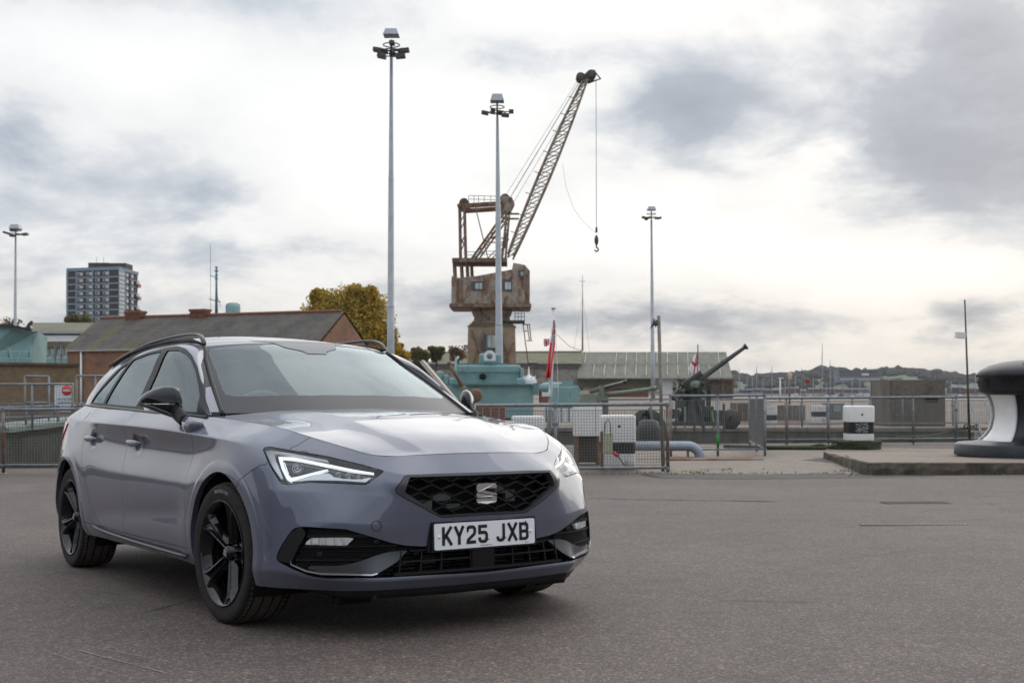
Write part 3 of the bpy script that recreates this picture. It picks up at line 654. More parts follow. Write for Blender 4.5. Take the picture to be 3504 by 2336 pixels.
def classify(c):
    q = p2(c, EX); qd = p2(c, ED)
    if c.x > .2 and inpoly(qd, P_head): return None
    if c.x > .6 and (inpoly(qd, P_gr) or inpoly(qd, P_int)): return None
    if c.x > .45 and inpoly(qd, P_int): return None
    for a in arch:
        if c.y > .6 and inpoly(q, a): return None
    if c.x > -.38 and c.z < .46 and c.x < .0: return 'front_wing'
    # ahead of the wing cut or of the nose cut
    if c.z < .723:
        if c.x > xat(L_wing, c.z) and c.x > .1: return 'front_bumper'
    elif c.x > (xat(L_nose, c.z) if c.z > .775 else .395): return 'front_bumper'
    if c.x > xat(L_fd, c.z): return 'front_wing' if c.z > .303 or c.x > -.40 else 'sill_panel'
    if c.z < .303+max(0, (-1.47-c.x))*.008 and c.x > -2.33: return 'sill_panel'
    if c.x > xat(L_rf, c.z): return 'front_door'
    if c.x > xat(L_rr, c.z) and c.z > .300: return 'rear_door'
    if c.z < .308 and c.x > -2.33: return 'sill_panel'
    return 'rear_quarter'
lab = {}
for f in bm.faces: lab[f.index] = None
bm.faces.index_update(); groups = {}
for f in bm.faces:
    k = classify(f.calc_center_median())
    if k: groups.setdefault(k, []).append(f)
SIDE = {}
for k, fs in groups.items():
    b2 = bmesh.new(); vm = {}
    for f in fs:
        vs = []
        for v in f.verts:
            if v not in vm: vm[v] = b2.verts.new(v.co)
            vs.append(vm[v])
        try: b2.faces.new(vs)
        except ValueError: pass
    if k == 'front_bumper': SIDE[k] = finish(b2, LOW, k, MAT['paint'], car, mirror='join', centre=True, flange=.022)
    else: SIDE[k] = finish(b2, LOW, k, MAT['paint'], car, gap=.0017 if k != 'sill_panel' else .001, flange=.028)
bm.free()
# ---- bonnet
SIDE['bonnet'] = finish(HOOD.bm(), HOOD, 'bonnet', MAT['paint'], car, mirror='join', centre=True, gap=.0022, flange=.02)
# ---- greenhouse side: uniside, window frame, glass
fr_poly = [p2(p, EX) for p in O['frame_out']]
fr_poly = fr_poly+[(-.43, .9375), (-.6874, .9475), (-1.18, .969), (-1.5012, .9845), (-1.8596, .9995), (-2.3913, 1.019), (-2.76, 1.033)]
fr_s = smooth_poly(fr_poly, .03, 4)
glp = {}
glp['quarter_window'] = [(-2.70, 1.0525), (-2.335, 1.038), (-2.205, 1.16), (-2.082, 1.278), (-2.2586, 1.248), (-2.42, 1.175), (-2.58, 1.105)]
glp['rear_door_window'] = [(-2.265, 1.034), (-1.545, 1.006), (-1.518, 1.10), (-1.497, 1.22), (-1.492, 1.317), (-1.7369, 1.314), (-1.989, 1.293), (-2.035, 1.27), (-2.12, 1.19), (-2.20, 1.105)]
glp['front_door_window'] = [(-1.455, 1.002), (-1.2, .989), (-.56, .962), (-.605, 1.034), (-.68, 1.088), (-.83, 1.182), (-.9455, 1.238), (-1.0636, 1.278), (-1.20, 1.306), (-1.385, 1.316), (-1.392, 1.22), (-1.41, 1.10)]
gl_s = {k: smooth_poly(v, .014, 4) for k, v in glp.items()}
sail = smooth_poly([(-.475, .957), (-.545, .960), (-.592, 1.022), (-.585, 1.026)], .004, 2)
def gsbm():
    b = GS.bm(); cut_poly(b, fr_s, EX)
    for k in gl_s: cut_poly(b, gl_s[k], EX)
    return b
b = keep(gsbm(), lambda c: not inpoly(p2(c, EX), fr_s)); finish(b, GS, 'roof_side_panel', MAT['paint'], car, gap=.001, flange=.012)
b = keep(gsbm(), lambda c: inpoly(p2(c, EX), fr_s) and not any(inpoly(p2(c, EX), g) for g in gl_s.values())); FRAMES = finish(b, GS, 'window_frame', MAT['satin_black'], car, gap=.001, flange=.014, offset=-.001)
for k, g in gl_s.items():
    b = GS.bm(GS.near([(x, .6, z) for x, z in g]+[(x, .85, z) for x, z in g], .05)); cut_poly(b, g, EX); keep(b, lambda c: inpoly(p2(c, EX), g))
    finish(b, GS, 'side_window', MAT['glass_dark'] if k != 'front_door_window' else MAT['glass'], car, gap=-.002, flange=0, offset=.004)
# bright edges of the door pillars and belt moulding
for sgn, fo in ((-1, FRAMES[0]), (1, FRAMES[1])):
    m = MB()
    belt = [(x, (y+.004)*sgn, z-.004) for x, y, z in [(-2.85,.709,1.036),(-2.6,.738,1.030),(-2.39,.7525,1.0205),(-2.1,.772,1.011),(-1.86,.7815,1.0005),(-1.5,.794,.985),(-1.18,.801,.9705),(-.69,.799,.948),(-.415,.784,.9375)]]
    m.tube(belt, .0095, 6); m.build('window_trim', MAT['trim_grey'], fo)
# ---- roof and windscreen
ncol = TOPG.shape[0]; icut = None
ti = np.linspace(0, 11, ncol)
def tbm(lo, hi):
    i0, i1 = np.searchsorted(ti, lo), np.searchsorted(ti, hi)
    nv = TOP.nv; return TOP.bm([i*(nv-1)+j for i in range(i0, min(i1, ncol-1)) for j in range(nv-1)])
finish(tbm(3.0, 11), TOP, 'roof_panel', MAT['paint'], car, mirror='join', centre=True, gap=.001, flange=.012)
shin = [(-.962, -.02), (-.98, .2), (-1.01, .4), (-1.033, .545), (-1.0, .568), (-.8144, .595), (-.62, .636), (-.555, .640), (-.515, .61), (-.45, .48), (-.385, .25), (-.368, -.02)]
def sh_in(c):   # clear part of the windscreen in plan view
    return inpoly((c.x, c.y), shin)
wb = tbm(0, 3.0)
for i in range(len(shin)-1):
    a, b_ = shin[i], shin[i+1]; no = Vector((b_[1]-a[1], -(b_[0]-a[0]), 0)).normalized()
    fs = [f for f in wb.faces if min(v.co.x for v in f.verts) < max(a[0], b_[0])+.03 and max(v.co.x for v in f.verts) > min(a[0], b_[0])-.03 and min(v.co.y for v in f.verts) < max(a[1], b_[1])+.03 and max(v.co.y for v in f.verts) > min(a[1], b_[1])-.03]
    bmesh.ops.bisect_plane(wb, geom=list({x for f in fs for x in (f, *f.edges, *f.verts)}), dist=1e-5, plane_co=(a[0], a[1], 0), plane_no=no)
w1 = keep(wb.copy(), sh_in); w2 = keep(wb, lambda c: not sh_in(c))
shield = finish(w1, TOP, 'windscreen', MAT['glass'], car, mirror='join', centre=True, gap=0, flange=0, offset=.001)[0]
finish(w2, TOP, 'windscreen_border', MAT['frit'], shield, mirror='join', centre=True, gap=0, flange=0, offset=.001)
for sgn in (-1, 1):
    m = MB(); e = [Vector((x, y*sgn, z)) for x, y, z in EK[:4]]
    pts = [(Vector(p[:3])) for p in rowcurve([(i, *p) for i, p in enumerate(EK)], np.linspace(-.1, 3.0, 22))]
    m.tube([(p.x, (p.y-.004)*sgn, p.z+.001) for p in pts], .0125, 8); m.build('windscreen_moulding', MAT['satin_black'], shield)
hb = TOP.bm(TOP.near([(-1.05, 0, 1.2), (-.80, .3, 1.4)], .05)); hp = smooth_poly([(-1.02, .19), (-.93, .16), (-.875, .07), (-.845, .06), (-.845, -.02), (-1.1, -.02), (-1.1, .30)], .02)
def cut_plan(b, poly):
    for i in range(len(poly)):
        a_, c_ = poly[i-1], poly[i]; no = Vector((c_[1]-a_[1], -(c_[0]-a_[0]), 0))
        if no.length > 1e-6: bmesh.ops.bisect_plane(b, geom=list(b.faces)+list(b.edges)+list(b.verts), dist=1e-5, plane_co=(a_[0], a_[1], 0), plane_no=no.normalized())
cut_plan(hb, hp); keep(hb, lambda c: inpoly((c.x, c.y), hp)); finish(hb, TOP, 'sensor_housing', MAT['frit_grey'], shield, mirror='join', centre=True, gap=0, flange=0, offset=-.0015)
# rear end closing panels
cap = [Vector(p) for p in LOW.G[0, ::-6]]+[Vector(p) for p in GS.G[-1, ::8]]+[Vector(p) for p in TOPG[-1, ::-5]]
m = MB(); vs = [(p.x, p.y, p.z) for p in cap]+[(p.x, -p.y, p.z) for p in cap]; n = len(cap)
m.add(vs, [(i, i+1, n+i+1, n+i) for i in range(n-1)]+[(0, n, n+1, 1)]); m.build('tailgate', MAT['paint'], car)
# ---- lamp units
heads = []
hl = O['headlight']
pan = piece(LOW, hl, ED, 'headlight', MAT['gloss_black'], car, r=.012, offset=.040, flange=-.038, gap=-.001)
for hd in pan: pass
lens = piece(LOW, hl, ED, 'lens', MAT['lens_clear'], pan, r=.012, offset=.001, flange=0, gap=.002)
def inpan(*a, **k): return piece(LOW, *a, parent=pan, **k)
inpan(O['hl_drl_top'], ED, 'light_strip', MAT['drl'], r=.002, offset=.012, flange=.012)
inpan(O['hl_drl_v'], ED, 'light_strip', MAT['drl'], r=.003, offset=.013, flange=.014)
inpan(O['hl_drl_low'], ED, 'reflector_bowl', MAT['reflector_white'], r=.006, offset=.015, flange=.014)
inpan(O['hl_corner'], ED, 'side_marker', MAT['reflector_white'], r=.004, offset=.010, flange=.012)
inpan(O['hl_drl_in'], ED, 'light_strip', MAT['drl'], r=0, offset=.016, flange=.006)
def ring(m, c, n, r0, r1, h, nseg=20):
    n = Vector(n).normalized(); u = n.cross(Vector((0, 0, 1))).normalized(); w = n.cross(u); c = Vector(c)
    prof = [(0, 0), (r0*.6, h*.35), (r0, h*.1), (r0, -h), (r1, -h), (r1, h*.5), (r0*1.02, h*.5)]
    vs = []; fs = []; p = len(prof)
    for k in range(nseg):
        a = 2*math.pi*k/nseg
        for r, hh in prof: vs.append(c+(u*math.cos(a)+w*math.sin(a))*r+n*hh)
    for k in range(nseg):
        for i in range(p-1): fs.append((k*p+i, ((k+1) % nseg)*p+i, ((k+1) % nseg)*p+i+1, k*p+i+1))
    m.add(vs, fs, 0, True)
for sgn, hd in ((-1, pan[0]), (1, pan[1])):
    for pt, r in ((O['hl_proj'][0], .024), (O['hl_proj2'][0], .016), (O['hl_proj2'][1], .016), (O['hl_proj2'][2], .013)):
        p = Vector(pt); nn = LOW.normal(p); c = p-nn*.026; m = MB(); ring(m, (c.x, c.y*sgn, c.z), (.9, .25*sgn, .05), r*.86, r, .009)
        m.build('projector', MAT['lens_silver'], hd, fix=True)
# tail lamps and side reflectors of the rear end, fuel flap
piece(LOW, [(-3.15, .77, .925), (-3.02, .79, .930), (-2.965, .80, .915), (-2.985, .80, .87), (-3.06, .80, .81), (-3.19, .78, .845), (-3.6, .6, .85), (-3.6, .6, .93)], EX, 'tail_light', MAT['tail_red'], car, r=.01, offset=-.007, flange=.01)
piece(LOW, [(-2.66, .80, .950), (-2.64, .78, .984), (-2.625, .78, .989), (-2.49, .79, .986), (-2.475, .79, .978), (-2.46, .83, .935)], EX, 'fuel_flap', MAT['paint'], car, r=.008, offset=-.0012, flange=.004, mirror='right')
# ---- grille
grf = piece(LOW, gr_out, ED, 'front_grille', MAT['trim_grey'], car, r=.010, offset=-.002, flange=.035, mirror='join', centre=True, holes=[(gr_in, .004)], gap=.0015)[0]
# keep the y>=0 half only; the centre hole stays open because the outline ends past the centre line
m = MB(); m.box((.70, 0, .59), (.02, .80, .20)); m.build('grille_backing', MAT['matt_black'], grf)
gi = [p2(p, ED) for p in gr_in]
gyz = [(p[1], p[2]) for p in O['grille_in']]; gyz = gyz+[(-y, z) for y, z in gyz[::-1]]
def gx(y, z, d=.022):
    p = LOW.bvh.find_nearest(Vector((.83, abs(y), z)))[0]; return p.x-d
m = MB(); cw, ch = .108, .0405
def lat(y0, z0, y1, z1, w=.0055, dep=.016):
    n = 6; run = []
    for t in np.linspace(0, 1, n+1):
        y, z = y0+(y1-y0)*t, z0+(z1-z0)*t
        if inpoly((y, z), gyz): run.append((gx(y, z), y, z))
        else:
            if len(run) > 1:
                for a, b in zip(run[:-1], run[1:]): m.bar(a, b, dep, w)
            run = []
    if len(run) > 1:
        for a, b in zip(run[:-1], run[1:]): m.bar(a, b, dep, w)
for r in range(-1, 7):
    for c in range(-5, 6):
        y0 = c*cw+(cw/2 if r % 2 else 0); z0 = .49+r*ch*.78
        lat(y0, z0, y0+cw*.62, z0+ch*.52); lat(y0+cw*.62, z0+ch*.52, y0+cw*.5, z0+ch*.78); lat(y0, z0, y0-cw*.38, z0+ch*.52); lat(y0-cw*.38, z0+ch*.52, y0-cw*.5, z0+ch*.78)
m.build('grille_lattice', MAT['satin_black'], grf)
for yy, zz, w_, h_ in ((-.16, .575, .09, .03), (-.24, .545, .06, .04), (.14, .60, .07, .035), (.2, .57, .05, .05), (-.10, .535, .07, .02)):
    m = MB(); m.box((.735, yy, zz), (.03, w_, h_)); m.build('grille_bracket', MAT['interior_light'], grf)
# badge: chrome S in a squared outline
bx = .852; bc = (.592)
def badge():
    w, h = .052, .044
    up = [(-w, h*.78), (-w*.86, h*.97), (0, h*1.04), (w*.86, h*.97), (w*.97, h*.8), (w, .012), (w*.55, .019), (-w*.45, .0185), (-w*.10, .0235), (w*.9, .0245), (w*.9, .0205), (w, .006), (w*.93, -.002), (-w*.62, .016), (-w*.95, .022)]
    lo = [(-w, .010), (-w*.97, .0165), (-w*.70, .0105), (w*.95, -.0075), (w, -.012), (w*.95, -h*.75), (w*.85, -h*.97), (0, -h*1.04), (-w*.86, -h*.97), (-w, -h*.8), (-w, -.0235), (w*.45, -.0235), (w*.62, -.0165), (w*.48, -.0165), (-w, -.0165)]
    top = [(-w, .0170), (-w, h*.78), (-w*.86, h*.97), (0, h*1.04), (w*.86, h*.97), (w, h*.78), (w, .0215), (-w*.05, .0215), (-w*.28, .0135), (w, -.0015), (w, -.0105), (-w*.92, .0065)]
    bot = [(w, -.017), (w, -h*.78), (w*.86, -h*.97), (0, -h*1.04), (-w*.86, -h*.97), (-w, -h*.78), (-w, -.0215), (w*.40, -.0215), (w*.66, -.0135)]
    mid = [(-w, .0025), (-w*.95, .0035), (w, -.0145), (w, -.0150), (w*.66, -.0105), (w*.50, -.0155), (-w, -.0155)]
    return top, mid, bot
m = MB()
for poly in badge():
    n = len(poly); vs = [(bx+.012-abs(y)*.02, y, bc+z) for y, z in poly]+[(bx-.012, y, bc+z) for y, z in poly]
    m.add(vs, [tuple(range(n)), tuple(reversed(range(n, 2*n)))]+[(i, (i+1) % n, n+(i+1) % n, n+i) for i in range(n)])
m.build('badge', MAT['chrome'], grf)
m = MB(); m.box((bx-.020, 0, bc), (.02, .104, .09)); m.build('badge_base', MAT['gloss_black'], grf)
# ---- lower intakes
aper = piece(LOW, intake, ED, 'lower_intake', MAT['matt_black'], car, r=.012, offset=.030, flange=-.028, mirror='join', centre=True, gap=-.001,
             holes=[([(.80, .375, .352), (.82, .30, .358), (.84, -.02, .36), (.84, -.02, .262), (.82, .40, .262), (.80, .49, .266)], .004)])[0]
m = MB(); m.box((.66, 0, .31), (.02, 1.05, .16)); m.build('radiator', MAT['matt_black'], aper)
m = MB()
for k in range(7): m.box((.68, 0, .255+k*.016), (.012, .95, .003))
for y, w in ((-.2, .09), (-.33, .05), (.13, .05)): m.box((.685, y, .30), (.012, w, .05 if y > 0 else .025), 0)
m.build('radiator_fins', MAT['interior_light'], aper)
def low_x(y, z, d=.0):
    p = LOW.bvh.find_nearest(Vector((.84, abs(y), z)))[0]; return p.x-d
m = MB()
ys = np.linspace(-.47, .47, 25)
for z, hh in ((.318, .007), (.268, .010), (.362, .006)):
    L_ = [y for y in ys if abs(y) < {.318: .43, .268: .47, .362: .36}[z]]
    for a, b in zip(L_[:-1], L_[1:]): m.bar((low_x(a, z, .028), a, z), (low_x(b, z, .028), b, z), .05, hh)
for y in (-.40, -.305, -.21, .155, .25, .34, .41):
    m.bar((low_x(y, .30, .03), y*1.02, .262), (low_x(y, .34, .03), y*.985, .36), .045, .006, up=(0, 1, 0))
m.build('lower_grille', MAT['satin_black'], aper)
m = MB(); m.box((.818, -.010, .309), (.045, .125, .098)); m.box((.842, -.010, .309), (.006, .110, .084)); m.build('radar_cover', MAT['gloss_black'], aper)
for sgn in (-1, 1):
    ha = aper
    for nm, (pt, r) in (('parking_sensor', (O['sens'][1], .0115)), ('parking_sensor', (O['sens2'][0], .0135)), ('parking_sensor', ((.80, .505, .402), .011))):
        p = Vector(pt); n = LOW.normal(p); c = p-n*(.018 if nm else 0); m = MB(); ring(m, (c.x, c.y*sgn, c.z), (n.x, n.y*sgn, n.z), r*.7, r, .006, 14); m.build(nm, MAT['trim_grey'] if pt is O['sens'][1] else MAT['satin_black'], ha)
bl = piece(LOW, O['blade_vert'], ED, 'bumper_blade', MAT['satin_black'], aper, r=.008, offset=-.002, flange=.03)
piece(LOW, O['blade_low'], ED, 'bumper_blade', MAT['blade_grey'], aper, r=.006, offset=.006, flange=.026)
piece(LOW, O['blade_edge'], ED, 'bumper_strip', MAT['silver_trim'], aper, r=.003, offset=-.004, flange=.012)
fogs = piece(LOW, O['fog'], ED, 'fog_light', MAT['fog'], aper, r=.006, offset=.014, flange=.014)
piece(LOW, O['fog'], ED, 'fog_lens', MAT['lens_clear'], fogs, r=.006, offset=.011, flange=0)
# ribbed infill: thin horizontal ribs standing on the recessed skin
for sgn in (-1, 1):
    m = MB(); Pblv = [p2(p, ED) for p in O['blade_vert']]; Pbll = [p2(p, ED) for p in O['blade_low']]; Pfog = [p2(p, ED) for p in O['fog']]
    zs = [.272+.0068*k for k in range(28)]
    for z in zs:
        thick = .0055 if (abs(z-.385) < .004 or abs(z-.336) < .004 or abs(z-.432) < .004) else .0028
        run = []
        for a in np.linspace(math.radians(58), math.radians(22), 36):
            hit = LOW.bvh.ray_cast(Vector((.0, .0, z)), Vector((math.cos(a), math.sin(a), 0)))
            if hit[0] is None: continue
            p = hit[0]; q = p2(p, ED); ok = inpoly(q, P_int) and not inpoly(q, Pblv) and not inpoly(q, Pbll) and not inpoly(q, Pfog) and p.z > .3+.0*p.x and (p.y > .40) and not (z < .30)
            if ok:
                n = LOW.normal(p); pp = p-n*(.022 if thick < .004 else .014); run.append((pp.x, pp.y*sgn, pp.z))
            elif run:
                if len(run) > 1:
                    for s_, t_ in zip(run[:-1], run[1:]): m.bar(s_, t_, .018, thick)
                run = []
        if len(run) > 1:
            for s_, t_ in zip(run[:-1], run[1:]): m.bar(s_, t_, .018, thick)
    o = m.build('intake_ribs', MAT['satin_black'], aper); o['kind'] = 'stuff'
# splitter and lip under the bumper
r7 = rowcurve(R7, np.linspace(10.6, 15, 50), True); m = MB(); vs = []; fs = []
for sgn in (-1, 1):
    b = len(vs)
    for i, p in enumerate(r7):
        j0, j1 = max(i-1, 0), min(i+1, len(r7)-1); t = Vector((r7[j1][0]-r7[j0][0], r7[j1][1]-r7[j0][1], 0)).normalized(); n = Vector((-t.y, t.x, 0))
        if n.x < 0: n = -n
        k = sstep(0, 12, i)
        for dx, dz in ((-.008, .006), (-.010, -.004-.010*k), (-.022, -.010-.026*k), (-.15, -.012-.026*k)): vs.append((p[0]+n.x*dx, (p[1]+n.y*dx)*sgn, p[2]+dz))
    for i in range(len(r7)-1):
        for j in range(3):
            f = (b+i*4+j, b+(i+1)*4+j, b+(i+1)*4+j+1, b+i*4+j+1); fs.append(f if sgn > 0 else f[::-1])
m.add(vs, fs, 0, True); m.build('splitter', MAT['satin_black'], car)
for sgn in (-1, 1):
    m = MB(); m.prism([(.56, .19), (.58, .135), (.62, .132), (.66, .19)], .44*sgn, (.60)*sgn, plane='XZ'); m.build('air_deflector', MAT['satin_black'], car)
# tow-eye cover ring: a fine groove
p = Vector(O['tow'][0]); n = LOW.normal(p); u = n.cross(Vector((0, 0, 1))).normalized(); w = n.cross(u); m = MB()
m.tube([p+u*.021*math.cos(t)*-1+w*.021*math.sin(t)+n*.0002 for t in np.linspace(0, 2*math.pi, 28)], .0011, 5, cap=False)
for v in range(len(m.v)): m.v[v] = (m.v[v][0], -m.v[v][1], m.v[v][2])
m.build('tow_cover', MAT['matt_black'], car)
# ---- number plate
def stroke(m, pts, w, depth, cen, closed=False, mi=0, xof=0.):
    """flat bar following a polyline in the plate plane (y to the left, z up)"""
    P = [Vector(p) for p in pts]; L, Rr = [], []
    for i, p in enumerate(P):
        a = (P[i]-P[i-1]).normalized() if i else None; b = (P[i+1]-P[i]).normalized() if i < len(P)-1 else None
        if a is None: n = Vector((-b.y, b.x)); k = 1
        elif b is None: n = Vector((-a.y, a.x)); k = 1
        else:
            n = Vector((-a.y, a.x))+Vector((-b.y, b.x)); n.normalize(); k = 1/max(.45, n.dot(Vector((-a.y, a.x))))
        L.append(p+n*w/2*k); Rr.append(p-n*w/2*k)
    n = len(P); vs = []
    for x in (0, depth):
        for q in L+Rr: vs.append((cen[0]+x+xof, cen[1]+q.x, cen[2]+q.y))
    fs = []
    for i in range(n-1):
        o = 2*n; fs.append((o+i, o+i+1, o+n+i+1, o+n+i)); fs.append((i, i+1, o+i+1, o+i)); fs.append((n+i, o+n+i, o+n+i+1, n+i+1))
    fs += [(0, 2*n, 3*n, n), (n-1, 2*n-1, 4*n-1, 3*n-1)]
    m.add(vs, fs, mi)
def arcp(cx, cy, r, a0, a1, n=8, ry=None):
    return [(cx+r*math.cos(rad(a0+(a1-a0)*i/n)), cy+(ry or r)*math.sin(rad(a0+(a1-a0)*i/n))) for i in range(n+1)]
GH, GW, GS_ = .079, .050, .014      # glyph height, width, stroke
def glyph(ch):
    h, w, s = GH/2-GS_/2, GW/2-GS_/2, GS_; H = GH/2
    if ch == 'K': return [[(-w, -H), (-w, H)], [(-w+.002, -.012), (w+.004, H)], [(-.006, .004), (w+.005, -H)]]
    if ch == 'Y': return [[(-w-.003, H), (0, -.004)], [(w+.003, H), (0, -.004)], [(0, .004), (0, -H)]]
    if ch == '2': return [[(-w, h-.018), (-w, h-.010)]+arcp(-w+.011, h-.011, .011, 180, 90, 4)+arcp(w-.011, h-.011, .011, 90, 0, 4)+[(w, .010), (w-.003, .002), (-w+.002, -h+.010), (-w, -h), (w+.006, -h)]]
    if ch == '5': return [[(w+.003, h), (-w, h), (-w, .006), (w-.012, .006)]+arcp(w-.011, -.005, .011, 90, 0, 4)+[(w, -h+.011)]+arcp(w-.011, -h+.011, .011, 0, -90, 4)+arcp(-w+.011, -h+.011, .011, 270, 180, 4)+[(-w, -h+.018)]]
    if ch == 'J': return [[(w-.004, H), (w-.004, -h+.012)]+arcp(w-.016, -h+.012, .012, 0, -90, 4)+arcp(-w+.012, -h+.012, .012, 270, 180, 4)+[(-w, -h+.017)]]
    if ch == 'X': return [[(-w-.004, H), (w+.004, -H)], [(w+.004, H), (-w-.004, -H)]]
    if ch == 'B': return [[(-w, -H), (-w, H)], [(-w, h), (w-.010, h)]+arcp(w-.010, h-.010, .010, 90, 0, 4)+[(w, .012)]+arcp(w-.009, .009, .009, 0, -90, 3)+[(-w, 0)], [(w-.012, 0)]+arcp(w-.009, -.010, .010, 90, 0, 4)+[(w+.001, -h+.010)]+arcp(w-.010, -h+.010, .010, 0, -90, 4)+[(-w, -h)]]
pl_c = (.851, 0, .4155)
m = MB(); m.box((0, 0, 0), (.012, .536, .127)); plb = m.build('number_plate', MAT['satin_black'], car); plb.location = (pl_c[0]-.007, 0, pl_c[2]); plb.rotation_euler = (0, rad(-1.5), 0)
m = MB(); pp = smooth_poly([(-.26, -.0555), (.26, -.0555), (.26, .0555), (-.26, .0555)], .008, 4); m.prism(pp, .006, .011, plane='YZ'); m.build('plate_face', MAT['plate_white'], plb)
cx0 = -.1985
ink = plain('plate_ink', (.004, .004, .004), .35)
for i, ch in enumerate('KY25 JXB'):
    if ch != ' ':
        m = MB()
        for st in glyph(ch): stroke(m, st, GS_, .0012, (.0112, cx0, .0015))
        m.build('plate_character', ink, plb)
    cx0 += .061 if ch != ' ' else .033
for sgn in (-1, 1):
    m = MB(); m.lathe([(0, .006), (.004, .0052), (.0062, .003), (.0066, 0)], 12, (.0112, .2385*sgn, 0), 'X'); m.build('plate_screw', MAT['plate_white'], plb)
def text_mesh(body, size, name, mat, parent, loc, rot, ext=.0004, align='CENTER'):
    cu = bpy.data.curves.new(name, 'FONT'); cu.body = body; cu.size = size; cu.extrude = ext; cu.align_x = align; cu.align_y = 'CENTER'
    o = bpy.data.objects.new(name, cu); COL.objects.link(o); dg = bpy.context.evaluated_depsgraph_get(); dg.update()
    me = bpy.data.meshes.new_from_object(o.evaluated_get(dg)); bpy.data.objects.remove(o); bpy.data.curves.remove(cu)
    r = lk(name, me, mat, parent); r.location = loc; r.rotation_euler = rot; return r
text_mesh('SEAT (UK) MK14 5AN', .0062, 'plate_text', ink, plb, (.0114, 0.0, -.0475), (rad(90), 0, rad(90)))
text_mesh('BS AU 145e', .0042, 'plate_text', ink, plb, (.0114, .215, -.048), (rad(90), 0, rad(90)))
m = MB(); m.prism([(-.285, .352), (.285, .352), (.272, .482), (-.272, .482)], .815, .838, plane='YZ'); m.build('plate_mount', MAT['satin_black'], car)
